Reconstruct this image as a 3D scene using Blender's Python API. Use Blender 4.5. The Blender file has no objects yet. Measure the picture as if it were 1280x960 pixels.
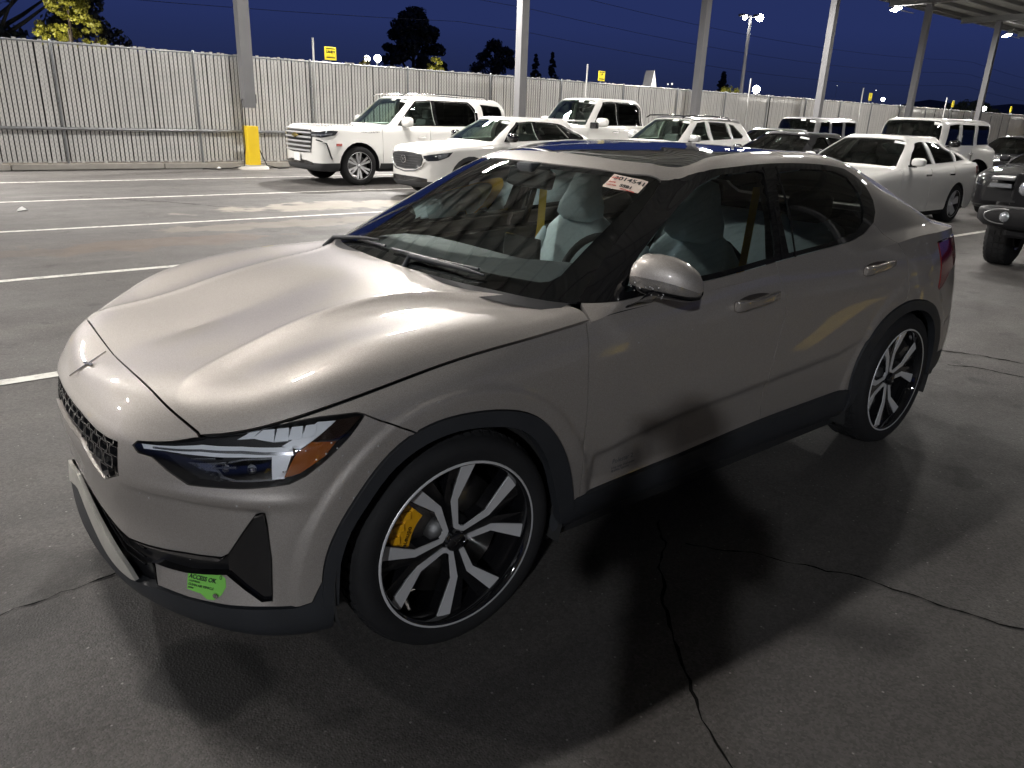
import bpy, bmesh, math, random
import numpy as np
from mathutils import Vector, Matrix, geometry
random.seed(7); np.random.seed(7)
sc=bpy.context.scene; COL=sc.collection; R=math.radians; PI=math.pi
# ---------------------------------------------------------------- camera
CAMP=dict(f=933.245,yaw=-2.25254,pitch=0.34621,roll=0.03757,loc=(1.1284,2.5055,1.5743))
def setup_camera():
    cd=bpy.data.cameras.new('camera'); co=bpy.data.objects.new('camera',cd); COL.objects.link(co)
    y,p,r=CAMP['yaw'],CAMP['pitch'],CAMP['roll']
    f=Vector((math.cos(y)*math.cos(p),math.sin(y)*math.cos(p),-math.sin(p))); rt=Vector((math.sin(y),-math.cos(y),0)); up=rt.cross(f)
    c,s=math.cos(r),math.sin(r); r2=c*rt+s*up; u2=-s*rt+c*up
    m=Matrix((r2,u2,-f)).transposed().to_4x4(); m.translation=Vector(CAMP['loc']); co.matrix_world=m
    cd.sensor_width=36; cd.lens=36*CAMP['f']/1280; cd.clip_start=.05; cd.clip_end=3000; sc.camera=co
setup_camera()
sc.render.resolution_x=1024; sc.render.resolution_y=768
sc.view_settings.view_transform='Standard'; sc.view_settings.look='None'; sc.view_settings.exposure=0.15
# ---------------------------------------------------------------- dusk sky: deep blue, a little paler towards the horizon
w=bpy.data.worlds.new('World'); sc.world=w; w.use_nodes=True; nt=w.node_tree; nt.nodes.clear()
_g=nt.nodes.new('ShaderNodeTexCoord'); _s=nt.nodes.new('ShaderNodeSeparateXYZ'); _r=nt.nodes.new('ShaderNodeValToRGB'); _b=nt.nodes.new('ShaderNodeBackground'); _o=nt.nodes.new('ShaderNodeOutputWorld')
nt.links.new(_g.outputs['Generated'],_s.inputs[0]); nt.links.new(_s.outputs['Z'],_r.inputs[0]); nt.links.new(_r.outputs[0],_b.inputs[0]); nt.links.new(_b.outputs[0],_o.inputs[0])
_r.color_ramp.elements[0].position=0; _r.color_ramp.elements[0].color=(.0105,.0150,.038,1)
_r.color_ramp.elements[1].position=1; _r.color_ramp.elements[1].color=(.0085,.0125,.046,1)
_e=_r.color_ramp.elements.new(.10); _e.color=(.0165,.0265,.100,1); _e=_r.color_ramp.elements.new(.3); _e.color=(.0170,.0285,.114,1)
_b.inputs[1].default_value=1.0

# ---------------------------------------------------------------- spline nets
def _nat(h):
    n=len(h)+1; A=np.zeros((n,n)); B=np.zeros((n,n)); A[0,0]=A[-1,-1]=1
    for i in range(1,n-1):
        A[i,i-1]=h[i-1]; A[i,i]=2*(h[i-1]+h[i]); A[i,i+1]=h[i]
        B[i,i-1]=6/h[i-1]; B[i,i]=-6/h[i-1]-6/h[i]; B[i,i+1]=6/h[i]
    return np.linalg.solve(A,B)
class Axis:
    def __init__(s,t,crease=()):
        s.t=np.array(t,float); n=len(t); s.n=n; cr=[0]+[c for c in crease if 0<c<n-1]+[n-1]
        s.seg=[]; s.M=[]
        for a,b in zip(cr[:-1],cr[1:]):
            s.seg.append((a,b)); s.M.append(_nat(np.diff(s.t[a:b+1])))
    def W(s,u):
        u=np.asarray(u,float); k=np.clip(np.searchsorted(s.t,u,side='right')-1,0,s.n-2)
        h=s.t[k+1]-s.t[k]; b=(u-s.t[k])/h; a=1-b; out=np.zeros((len(u),s.n)); r=np.arange(len(u))
        out[r,k]+=a; out[r,k+1]+=b
        ca=(a**3-a)*h*h/6; cb=(b**3-b)*h*h/6
        for (p,q),M in zip(s.seg,s.M):
            m=(k>=p)&(k<q)
            if m.any():
                out[np.ix_(np.where(m)[0],range(p,q+1))]+=ca[m,None]*M[k[m]-p]+cb[m,None]*M[k[m]+1-p]
        return out
FY=np.array([1,-1,1.])
class Net:
    """rows x columns of points; symmetric about y=0 at the flagged ends"""
    def __init__(s,P,sym0=True,sym1=True,symtop=False,crease_rows=(),crease_cols=()):
        P=np.array(P,float); R=P.shape[0]
        if symtop: P=np.concatenate([P,(P[-2:-4:-1]*FY)],0)
        a=0
        if sym0: P=np.concatenate([P[:,2:0:-1]*FY,P],1); a=2
        if sym1: P=np.concatenate([P,P[:,-2:-4:-1]*FY],1)
        s.P=P; du=np.linalg.norm(np.diff(P,axis=1),axis=2)[:R].mean(0); dv=np.linalg.norm(np.diff(P,axis=0),axis=2).mean(1)
        tu=np.concatenate([[0],np.cumsum(np.maximum(du,1e-3))]); tu-=tu[a]; tv=np.concatenate([[0],np.cumsum(np.maximum(dv,1e-3))])
        s.U=Axis(tu,[c+a for c in crease_cols]); s.V=Axis(tv,crease_rows)
        s.u0=0.; s.u1=tu[-3] if sym1 else tu[-1]; s.v0=0.; s.v1=tv[R-1]; s.a=a
        s._s=None
    def uc(s,c): return float(np.interp(c+s.a,range(s.U.n),s.U.t))
    def vr(s,r): return float(np.interp(r,range(s.V.n),s.V.t))
    def S(s,uv):
        uv=np.atleast_2d(uv); return np.einsum('ni,nj,ijk->nk',s.V.W(uv[:,1]),s.U.W(uv[:,0]),s.P,optimize=True)
    def N(s,uv,e=2e-3):
        uv=np.atleast_2d(uv); a=s.S(uv+[e,0])-s.S(uv-[e,0]); b=s.S(uv+[0,e])-s.S(uv-[0,e])
        n=np.cross(a,b); l=np.linalg.norm(n,axis=1,keepdims=True); return n/np.maximum(l,1e-12)
    def grid(s):
        if s._s is None:
            us=np.linspace(s.u0,s.u1,160); vs=np.linspace(s.v0,s.v1,90)
            g=np.stack(np.meshgrid(us,vs),-1).reshape(-1,2); s._s=(g,s.S(g))
        return s._s
    def inv(s,pts):
        """closest point on the net -> (u,v)"""
        pts=np.atleast_2d(np.array(pts,float)); g,G=s.grid(); out=[]
        for p in pts: out.append(g[((G-p)**2).sum(1).argmin()])
        uv=np.array(out); e=1e-3
        for _ in range(12):
            r=pts-s.S(uv); a=(s.S(uv+[e,0])-s.S(uv-[e,0]))/(2*e); b=(s.S(uv+[0,e])-s.S(uv-[0,e]))/(2*e)
            aa=(a*a).sum(1);bb=(b*b).sum(1);ab=(a*b).sum(1);ar=(a*r).sum(1);br=(b*r).sum(1); d=aa*bb-ab*ab+1e-9
            st=np.stack([(bb*ar-ab*br)/d,(aa*br-ab*ar)/d],1); st=np.clip(st,-.05,.05); uv=uv+st
            uv[:,0]=np.clip(uv[:,0],s.u0,s.u1); uv[:,1]=np.clip(uv[:,1],s.v0,s.v1)
        return uv

# ---------------------------------------------------------------- body surfaces of the near car (metres, front wheel at x=0)
def near_car_nets():
    plan=[(.868,0),(.853,.25),(.812,.45),(.728,.62),(.61,.77),(.46,.875),(.25,.915),(0,.93),(-.25,.93),(-.5,.928),(-.9,.925),(-1.4,.925),(-2.0,.925),(-2.45,.93),(-2.8,.93),(-3.15,.905),(-3.42,.84),(-3.60,.68),(-3.69,.4),(-3.72,0)]
    plan=np.array(plan); n=len(plan)
    q=np.concatenate([[plan[1]*[1,-1]],plan,[plan[-2]*[1,-1]]]); t=q[2:]-q[:-2]; nin=np.stack([t[:,1],-t[:,0]],1); nin/=np.linalg.norm(nin,axis=1,keepdims=True)
    nin=-np.where((nin*(plan-[-1.5,0])).sum(1,keepdims=True)<0,-nin,nin)
    K=[0,2,3,4,5,7,9,11,14,16,17,19]
    rows=[ # z,inset at the key columns
     [(.19,.14),(.19,.14),(.18,.13),(.175,.12),(.18,.10),(.20,.10),(.22,.10),(.22,.10),(.24,.10),(.25,.12),(.26,.12),(.27,.12)],
     [(.215,.030),(.215,.030),(.205,.030),(.20,.028),(.21,.03),(.25,.03),(.29,.035),(.30,.035),(.28,.03),(.29,.03),(.30,.03),(.30,.03)],
     [(.33,.004),(.33,.004),(.33,.004),(.33,.006),(.33,.012),(.37,.012),(.385,.014),(.395,.014),(.38,.010),(.38,.008),(.38,.008),(.38,.01)],
     [(.47,.016),(.47,.016),(.47,.010),(.475,.003),(.48,.004),(.50,.004),(.51,.004),(.52,.004),(.52,.002),(.5,0),(.5,0),(.5,0)],
     [(.60,0),(.60,0),(.60,.002),(.61,.004),(.62,.002),(.63,0),(.64,0),(.65,0),(.65,0),(.64,.01),(.64,.01),(.64,.0)],
     [(.69,.010),(.69,.010),(.69,.012),(.70,.018),(.73,.010),(.78,.008),(.79,.008),(.80,.008),(.82,.008),(.80,.03),(.80,.03),(.80,.02)],
     [(.725,.020),(.725,.020),(.73,.025),(.745,.036),(.785,.032),(.865,.025),(.89,.022),(.92,.020),(.96,.030),(.95,.06),(.95,.06),(.95,.04)],
     [(.75,.035),(.752,.035),(.762,.042),(.788,.058),(.832,.070),(.922,.066),(.968,.056),(1.012,.050),(1.08,.085),(1.08,.10),(1.075,.08),(1.07,.04)]]
    P=[]
    for r in rows:
        z=np.interp(range(n),K,[a for a,b in r]); i=np.interp(range(n),K,[b for a,b in r])
        P.append(np.column_stack([plan+nin*i[:,None],z]))
    A=Net(P,crease_rows=())
    E=np.array(P[-1][:10]); 
    Cx=[.45,.40,.33,.26,.18,.10,.01,-.09,-.18,-.27]; prof=([.45,.33,.2,.05,-.1,-.27],[.877,.908,.943,.985,1.015,1.031])
    s_f=[.065,.15,.38,.66,1.]; g_f=[.28,.43,.61,.81,1.]; s_s=[.045,.13,.32,.66,1.]; g_s=[.42,.76,.88,.96,1.]
    B=[E]
    for k in range(5):
        row=[]
        for c in range(10):
            w=np.interp(c,[0,3,6],[0,.35,1]); s=s_f[k]*(1-w)+s_s[k]*w; g=g_f[k]*(1-w)+g_s[k]*w
            C=np.array([Cx[c],0,np.interp(-Cx[c],[-q for q in prof[0]],prof[1])])
            p=E[c]+(C-E[c])*[s,s,g]
            if c==9: p=np.array([(-.505,.825,.994),(-.475,.745,1.006),(-.39,.62,1.017),(-.305,.33,1.026),(-.27,0,1.031)][k])
            if c==8: p=p*.6+.4*np.array([(-.26,.83,.973),(-.25,.76,.993),(-.23,.60,1.006),(-.2,.30,1.014),(-.18,0,1.018)][k])
            row.append(p)
        B.append(np.array(row))
    Bn=Net(B,sym1=False,symtop=True)
    s0=[(-.20,0,.99),(-.21,.25,.99),(-.23,.45,.99),(-.30,.66,.985),(-.44,.82,.975),(-.58,.872,.970),(-.8,.874,.976),(-1.09,.875,.994),(-1.5,.875,1.017),(-1.9,.874,1.042),(-2.2,.872,1.058),(-2.5,.865,1.069),(-2.8,.845,1.08),(-3.1,.815,1.085),(-3.37,.745,1.08),(-3.56,.60,1.075),(-3.66,.3,1.07),(-3.68,0,1.07)]
    top=A.S(np.stack([np.linspace(A.u0,A.u1,400),np.full(400,A.v1)],1))
    s0[4]=(-.475,.87,.968)
    for k in range(4,18): s0[k]=tuple(top[np.abs(top[:,0]-s0[k][0]).argmin()]) if k<17 else tuple(top[-1])
    s1=[(-.28,0,1.030),(-.29,.25,1.032),(-.315,.45,1.032),(-.385,.64,1.024),(-.50,.78,1.010),(-.62,.838,1.008),(-.80,.85,1.018),(-1.09,.855,1.031),(-1.5,.85,1.058),(-1.9,.842,1.084),(-2.2,.83,1.10),(-2.5,.81,1.105),(-2.8,.785,1.112),(-3.1,.74,1.11),(-3.32,.66,1.105),(-3.47,.52,1.105),(-3.54,.26,1.105),(-3.55,0,1.105)]
    s2=[(-.60,0,1.208),(-.61,.22,1.207),(-.64,.41,1.204),(-.70,.57,1.199),(-.79,.685,1.188),(-.84,.745,1.176),(-1.0,.76,1.210),(-1.22,.767,1.232),(-1.56,.768,1.25),(-1.92,.765,1.262),(-2.2,.755,1.265),(-2.48,.735,1.25),(-2.76,.705,1.225),(-3.03,.665,1.19),(-3.2,.60,1.17),(-3.31,.46,1.168),(-3.345,.23,1.17),(-3.355,0,1.17)]
    s3=[(-.98,0,1.392),(-.985,.2,1.391),(-1.01,.37,1.387),(-1.06,.49,1.379),(-1.12,.568,1.366),(-1.13,.624,1.334),(-1.25,.637,1.369),(-1.40,.645,1.396),(-1.65,.65,1.412),(-1.95,.65,1.417),(-2.2,.65,1.405),(-2.45,.64,1.37),(-2.72,.61,1.31),(-2.95,.585,1.26),(-3.06,.53,1.24),(-3.11,.40,1.24),(-3.12,.2,1.245),(-3.12,0,1.247)]
    s4=[(-1.09,0,1.424),(-1.095,.17,1.423),(-1.115,.32,1.42),(-1.15,.43,1.414),(-1.19,.505,1.406),(-1.22,.565,1.388),(-1.33,.585,1.413),(-1.46,.595,1.433),(-1.68,.60,1.447),(-1.95,.60,1.452),(-2.2,.597,1.443),(-2.43,.585,1.412),(-2.66,.56,1.36),(-2.84,.53,1.32),(-2.92,.47,1.31),(-2.95,.35,1.315),(-2.95,.18,1.32),(-2.95,0,1.322)]
    s5=[(-1.25,0,1.45),(-1.26,.12,1.449),(-1.29,.24,1.447),(-1.33,.33,1.444),(-1.38,.39,1.441),(-1.43,.42,1.442),(-1.52,.43,1.452),(-1.6,.435,1.46),(-1.75,.44,1.467),(-1.95,.44,1.469),(-2.15,.44,1.462),(-2.33,.43,1.445),(-2.5,.41,1.415),(-2.62,.37,1.393),(-2.7,.31,1.382),(-2.72,.22,1.381),(-2.73,.1,1.381),(-2.73,0,1.381)]
    xs=[-1.45,-1.47,-1.5,-1.53,-1.56,-1.6,-1.66,-1.72,-1.8,-1.9,-2.0,-2.08,-2.16,-2.24,-2.3,-2.35,-2.39,-2.42]
    s6=[(x,0,float(np.interp(-x,[1.45,1.6,1.75,1.9,2.05,2.2,2.42],[1.467,1.473,1.477,1.478,1.474,1.465,1.443]))) for x in xs]
    C=Net([s0,s1,s2,s3,s4,s5,s6],symtop=True,crease_rows=(1,))
    return A,Bn,C
# hood sculpting: raised centre with a swooping edge, soft fold below it
PLX=[-.60,-.474,-.304,-.139,.13,.447,.60,.66]; PLY=[.80,.735,.556,.430,.378,.400,.455,.49]
def hood_disp(P):
    x=P[:,0]; y=np.abs(P[:,1]); yp=(Axis(PLX).W(x)@np.array(PLY)); ye=np.interp(x,[-.5,0,.3,.5,.66],[.872,.862,.835,.78,.64])
    t=np.clip((y-yp)/np.maximum(ye-yp,.05),0,1); h=6.75*t*(1-t)**2; amp=.022*np.clip((.665-x)/.16,0,1)*np.clip((x+.56)/.25,0,1)*np.clip((ye-yp)/.20,0,1)
    return -amp*h+.004*np.exp(-((y-yp)/.02)**2)*np.clip((.655-x)/.05,0,1)*np.clip((x+.45)/.25,0,1)

# outlines of panels, lamps and glass on the body surfaces (metres)
OUT={
 'headlight':[(0.775,0.495,0.719),(0.764,0.504,0.733),(0.706,0.591,0.749),(0.65,0.65,0.769),(0.571,0.727,0.788),(0.493,0.782,0.813),(0.398,0.833,0.831),(0.311,0.865,0.834),(0.293,0.874,0.828),(0.352,0.888,0.778),(0.41,0.884,0.733),(0.461,0.869,0.696),(0.499,0.85,0.676),(0.549,0.813,0.666),(0.588,0.779,0.659),(0.648,0.716,0.654),(0.692,0.663,0.651),(0.725,0.608,0.678),(0.748,0.559,0.704),(0.77,0.516,0.704)],
 'grille':[(0.844,0.0,0.733),(0.841,0.17,0.724),(0.828,0.313,0.714),(0.814,0.389,0.712),(0.8,0.436,0.714),(0.813,0.449,0.623),(0.834,0.36,0.58),(0.844,0.313,0.598),(0.857,0.196,0.646),(0.852,0.061,0.71)],
 'slot_top':[(0.861,0.128,0.577),(0.851,0.08,0.485),(0.848,0.127,0.457),(0.842,0.212,0.447),(0.83,0.312,0.431),(0.809,0.418,0.41),(0.781,0.496,0.414),(0.748,0.568,0.419),(0.701,0.648,0.426),(0.655,0.714,0.434),(0.64,0.731,0.448),(0.607,0.769,0.521),(0.577,0.797,0.578),(0.558,0.813,0.586),(0.553,0.817,0.556),(0.549,0.819,0.455),(0.553,0.809,0.324),(0.575,0.792,0.319),(0.609,0.763,0.356),(0.641,0.731,0.396),(0.683,0.677,0.385),(0.717,0.627,0.376),(0.748,0.574,0.374),(0.776,0.52,0.374),(0.773,0.533,0.304)],
 'bumper_bottom':[(0.773,0.533,0.304),(0.713,0.432,0.191),(0.679,0.487,0.187),(0.636,0.734,0.297),(0.55,0.81,0.304),(0.501,0.842,0.303),(0.461,0.861,0.316),(0.444,0.868,0.337),(0.435,0.874,0.379)],
 'seam_bumper':[(0.293,0.874,0.828),(0.259,0.892,0.809),(0.207,0.906,0.783),(0.161,0.914,0.758)],
 'arch_outer':[(0.435,0.874,0.379),(0.43,0.879,0.43),(0.415,0.887,0.49),(0.382,0.897,0.561),(0.33,0.906,0.637),(0.271,0.909,0.701),(0.187,0.912,0.755),(0.101,0.916,0.78),(-0.015,0.922,0.783),(-0.137,0.925,0.764),(-0.245,0.927,0.72),(-0.318,0.929,0.65),(-0.374,0.928,0.558),(-0.413,0.92,0.452),(-0.441,0.909,0.331)],
 'arch_inner':[(0.401,0.881,0.331),(0.391,0.889,0.433),(0.362,0.9,0.527),(0.321,0.907,0.589),(0.255,0.912,0.665),(0.19,0.915,0.707),(0.116,0.919,0.733),(0.026,0.924,0.742),(-0.084,0.927,0.727),(-0.182,0.929,0.694),(-0.247,0.93,0.636),(-0.3,0.928,0.544),(-0.343,0.919,0.429),(-0.388,0.896,0.284)],
 'chrome':[(0.852,0.0,0.471),(0.852,0.0,0.477),(0.852,0.079,0.429),(0.848,0.19,0.401),(0.839,0.298,0.374),(0.827,0.381,0.342),(0.815,0.429,0.316),(0.808,0.45,0.295),(0.8,0.287,0.204),(0.819,0.246,0.211),(0.845,0.275,0.277),(0.855,0.194,0.305),(0.86,0.114,0.338),(0.86,0.029,0.373),(0.855,0.0,0.413)],
 'lip':[(0.854,0.0,0.432),(0.859,0.082,0.365),(0.85,0.151,0.243),(0.836,0.34,0.283),(0.784,0.329,0.201),(0.774,0.529,0.287),(0.713,0.632,0.274),(0.597,0.585,0.178),(0.551,0.81,0.293),(0.461,0.861,0.308),(0.439,0.87,0.327),(0.41,0.879,0.328),(0.414,0.868,0.233),(0.519,0.818,0.218),(0.62,0.728,0.21),(0.694,0.654,0.253),(0.755,0.559,0.266),(0.813,0.431,0.282),(0.847,0.267,0.284),(0.862,0.099,0.306),(0.86,0.0,0.378)],
 'sticker':[(0.722,0.62,0.374),(0.673,0.691,0.379),(0.661,0.706,0.385),(0.651,0.718,0.373),(0.65,0.72,0.348),(0.658,0.711,0.326),(0.671,0.694,0.308),(0.684,0.676,0.306),(0.696,0.661,0.32),(0.681,0.423,0.19)],
 'amber':[(0.509,0.841,0.689),(0.475,0.847,0.753),(0.435,0.856,0.78),(0.378,0.882,0.775),(0.409,0.883,0.741),(0.474,0.861,0.699)],
 'amber_top':[(0.469,0.848,0.759),(0.362,0.854,0.826),(0.299,0.872,0.829),(0.371,0.882,0.78),(0.431,0.857,0.783)],
 'bar':[(0.764,0.51,0.728),(0.651,0.662,0.753),(0.577,0.743,0.76),(0.479,0.834,0.769),(0.481,0.845,0.748),(0.583,0.754,0.735),(0.657,0.673,0.727),(0.729,0.578,0.724),(0.763,0.523,0.717)],
 'leg_down':[(0.526,0.807,0.747),(0.483,0.84,0.755),(0.509,0.841,0.685),(0.535,0.822,0.682)],
 'leg_up':[(0.502,0.814,0.77),(0.407,0.834,0.825),(0.364,0.854,0.826),(0.467,0.848,0.763)],
 'projector':[(0.644,0.702,0.706),(0.585,0.757,0.727),(0.53,0.81,0.736),(0.538,0.82,0.682),(0.609,0.755,0.672),(0.631,0.728,0.679)],
 'sensor':[(0.456,0.873,0.49)],
 'emblem':[(0.823,0.0,0.766),(0.777,0.003,0.804),(0.726,0.0,0.818)],
 'hood_front':[(0.689,0.0,0.827),(0.697,0.0,0.825),(0.706,0.247,0.834),(0.694,0.49,0.824),(0.651,0.639,0.778)],
 'taillight':[(-2.985,0.854,1.035),(-3.258,0.806,1.038),(-3.37,0.793,0.968),(-3.157,0.873,0.89),(-3.03,0.902,0.819),(-2.978,0.91,0.792),(-2.99,0.895,0.91)],
 'rear_arch_outer':[(-2.218,0.912,0.35),(-2.206,0.919,0.448),(-2.221,0.926,0.566),(-2.281,0.927,0.654),(-2.37,0.926,0.722),(-2.47,0.925,0.763),(-2.619,0.926,0.788),(-2.772,0.926,0.774),(-2.926,0.92,0.724),(-3.046,0.913,0.63)],
 'rear_arch_inner':[(-2.424,0.83,0.233),(-2.276,0.918,0.421),(-2.294,0.926,0.533),(-2.351,0.929,0.624),(-2.44,0.929,0.689),(-2.558,0.929,0.729),(-2.697,0.929,0.735),(-2.842,0.927,0.699),(-2.955,0.921,0.623)],
 'shutF':[(-0.49,0.872,0.967),(-0.472,0.914,0.855),(-0.47,0.925,0.723),(-0.462,0.927,0.558),(-0.466,0.913,0.374)],
 'shutB':[(-1.537,0.877,1.01),(-1.559,0.899,0.947),(-1.563,0.911,0.883),(-1.543,0.919,0.772),(-1.506,0.925,0.644),(-1.498,0.921,0.523),(-1.526,0.912,0.402)],
 'shutR':[(-2.543,0.855,1.064),(-2.581,0.881,1.011),(-2.596,0.911,0.929),(-2.593,0.922,0.846),(-2.572,0.926,0.786)],
 'sill_top':[(-0.466,0.913,0.374),(-0.515,0.913,0.377),(-0.998,0.91,0.386),(-1.526,0.912,0.402),(-2.14,0.915,0.407),(-2.194,0.916,0.413)],
 'sill_bot':[(-0.396,0.882,0.264),(-0.487,0.863,0.251),(-0.801,0.897,0.31),(-1.286,0.892,0.303),(-1.87,0.893,0.3),(-2.162,0.902,0.309)],
 'recess':[(-0.52,0.914,0.388),(-0.513,0.921,0.468),(-0.525,0.924,0.508),(-0.569,0.924,0.52),(-0.74,0.924,0.543),(-0.952,0.924,0.565),(-1.443,0.924,0.587),(-2.047,0.925,0.618),(-2.209,0.927,0.653)],
 'dlo':[(-0.543,0.824,1.0),(-0.716,0.851,1.017),(-1.087,0.855,1.03),(-1.487,0.85,1.057),(-1.777,0.844,1.077),(-2.111,0.834,1.098),(-2.273,0.818,1.121),(-2.397,0.791,1.161),(-2.445,0.766,1.203),(-2.462,0.735,1.254),(-2.448,0.7,1.307),(-2.408,0.669,1.353),(-2.307,0.649,1.392),(-2.128,0.649,1.412),(-1.935,0.647,1.42),(-1.594,0.642,1.417),(-1.42,0.636,1.406),(-1.311,0.625,1.393),(-1.242,0.606,1.38),(-1.181,0.592,1.366),(-1.137,0.579,1.363)],
 'glassF':[(-0.693,0.838,1.033),(-0.709,0.819,1.063),(-0.814,0.781,1.139),(-0.95,0.742,1.215),(-1.084,0.705,1.28),(-1.224,0.672,1.341),(-1.371,0.657,1.381),(-1.593,0.665,1.394),(-1.633,0.673,1.387),(-1.539,0.841,1.083),(-1.051,0.846,1.05)],
 'glassR':[(-1.64,0.84,1.087),(-1.636,0.781,1.227),(-1.69,0.691,1.369),(-1.724,0.677,1.386),(-1.905,0.67,1.396),(-2.165,0.671,1.385),(-2.273,0.686,1.357),(-2.321,0.727,1.295),(-2.32,0.769,1.22),(-2.28,0.797,1.168),(-2.199,0.817,1.132),(-1.976,0.833,1.108)],
 'wsh':[(-0.288,0.096,1.033),(-0.297,0.376,1.03),(-0.351,0.58,1.025),(-0.46,0.738,1.018),(-0.542,0.794,1.017),(-1.123,0.576,1.362),(-1.037,0.465,1.378),(-0.987,0.25,1.39),(-0.979,0.0,1.392)],
 'wsglass':[(-0.375,0.408,1.068),(-0.444,0.632,1.055),(-0.482,0.681,1.055),(-0.534,0.689,1.075),(-1.059,0.579,1.343),(-1.01,0.494,1.36),(-0.95,0.292,1.372)],
 'paper':[(-1.016,0.44,1.376),(-1.068,0.57,1.351),(-0.986,0.586,1.315),(-0.92,0.468,1.331)],
 'roofglass':[(-1.126,0.0,1.431),(-1.119,0.004,1.43),(-1.108,0.305,1.42),(-1.18,0.495,1.408),(-1.29,0.546,1.407),(-1.344,0.549,1.419),(-1.404,0.546,1.434),(-1.581,0.508,1.456)],
 'handleF':[(-1.226,0.897,0.945),(-1.242,0.904,0.92),(-1.479,0.903,0.931),(-1.494,0.896,0.957),(-1.464,0.892,0.966)],
 'handleR':[(-2.182,0.885,0.987),(-2.187,0.895,0.959),(-2.42,0.895,0.97),(-2.438,0.885,0.997),(-2.398,0.88,1.007)],
 'doortext':[(-0.628,0.919,0.457),(-0.738,0.916,0.439),(-0.729,0.913,0.402)],
 'shoulder':[(-0.498,0.872,0.968),(-0.875,0.875,0.983),(-1.573,0.873,1.018),(-2.572,0.854,1.066)],
 'cowl':[(-0.274,0.1,1.03),(-0.305,0.364,1.024),(-0.361,0.568,1.019),(-0.463,0.724,1.008),(-0.496,0.793,1.001)],
 'wiper':[(-0.271,0.05,1.031),(-0.322,0.413,1.024)],
}

# ---------------------------------------------------------------- materials
MATS={}
def nodes(name):
    m=bpy.data.materials.new(name); m.use_nodes=True; nt=m.node_tree; b=nt.nodes['Principled BSDF']; return m,nt,b
def pm(name,col,rough=.5,metal=0,coat=0,spec=.5,emit=None,es=0,noise=0,nscale=30,bump=0,bscale=60,coatr=.03,rvar=0):
    if name in MATS: return MATS[name]
    m,nt,b=nodes(name); b.inputs['Base Color'].default_value=(*col,1); b.inputs['Roughness'].default_value=rough; b.inputs['Metallic'].default_value=metal
    b.inputs['Coat Weight'].default_value=coat; b.inputs['Coat Roughness'].default_value=coatr; b.inputs['Specular IOR Level'].default_value=spec
    if emit: b.inputs['Emission Color'].default_value=(*emit,1); b.inputs['Emission Strength'].default_value=es
    L=nt.links
    if noise or bump or rvar:
        tc=nt.nodes.new('ShaderNodeTexCoord')
    if noise or rvar:
        n=nt.nodes.new('ShaderNodeTexNoise'); n.inputs['Scale'].default_value=nscale; n.inputs['Detail'].default_value=6; L.new(tc.outputs['Object'],n.inputs['Vector'])
        if noise:
            mx=nt.nodes.new('ShaderNodeMix'); mx.data_type='RGBA'; mx.blend_type='MIX'
            mx.inputs['A'].default_value=(*[c*(1-noise) for c in col],1); mx.inputs['B'].default_value=(*[min(1,c*(1+noise)) for c in col],1)
            L.new(n.outputs['Fac'],mx.inputs['Factor']); L.new(mx.outputs['Result'],b.inputs['Base Color'])
        if rvar:
            mr=nt.nodes.new('ShaderNodeMapRange'); mr.inputs[1].default_value=.3; mr.inputs[2].default_value=.7; mr.inputs[3].default_value=max(0,rough-rvar); mr.inputs[4].default_value=min(1,rough+rvar)
            L.new(n.outputs['Fac'],mr.inputs[0]); L.new(mr.outputs[0],b.inputs['Roughness'])
    if bump:
        n2=nt.nodes.new('ShaderNodeTexNoise'); n2.inputs['Scale'].default_value=bscale; n2.inputs['Detail'].default_value=4; L.new(tc.outputs['Object'],n2.inputs['Vector'])
        bp=nt.nodes.new('ShaderNodeBump'); bp.inputs['Strength'].default_value=bump; bp.inputs['Distance'].default_value=.01; L.new(n2.outputs['Fac'],bp.inputs['Height']); L.new(bp.outputs[0],b.inputs['Normal'])
    MATS[name]=m; return m
def glassm(name,tint,refl=.06,rough=0.0,top=1.15):
    """thin tinted pane: transmitted light is tinted, reflection follows the angle"""
    if name in MATS: return MATS[name]
    m=bpy.data.materials.new(name); m.use_nodes=True; nt=m.node_tree; nt.nodes.clear(); L=nt.links
    o=nt.nodes.new('ShaderNodeOutputMaterial'); t=nt.nodes.new('ShaderNodeBsdfTransparent'); g=nt.nodes.new('ShaderNodeBsdfGlossy'); mx=nt.nodes.new('ShaderNodeMixShader'); f=nt.nodes.new('ShaderNodeFresnel')
    f.inputs[0].default_value=1.52; mr=nt.nodes.new('ShaderNodeMapRange'); mr.inputs[3].default_value=refl-.035; mr.inputs[4].default_value=top
    t.inputs[0].default_value=(*tint,1); g.inputs['Roughness'].default_value=rough; g.inputs[0].default_value=(1,1,1,1)
    L.new(f.outputs[0],mr.inputs[0]); L.new(mr.outputs[0],mx.inputs[0]); L.new(t.outputs[0],mx.inputs[1]); L.new(g.outputs[0],mx.inputs[2]); L.new(mx.outputs[0],o.inputs[0])
    MATS[name]=m; return m
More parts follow.
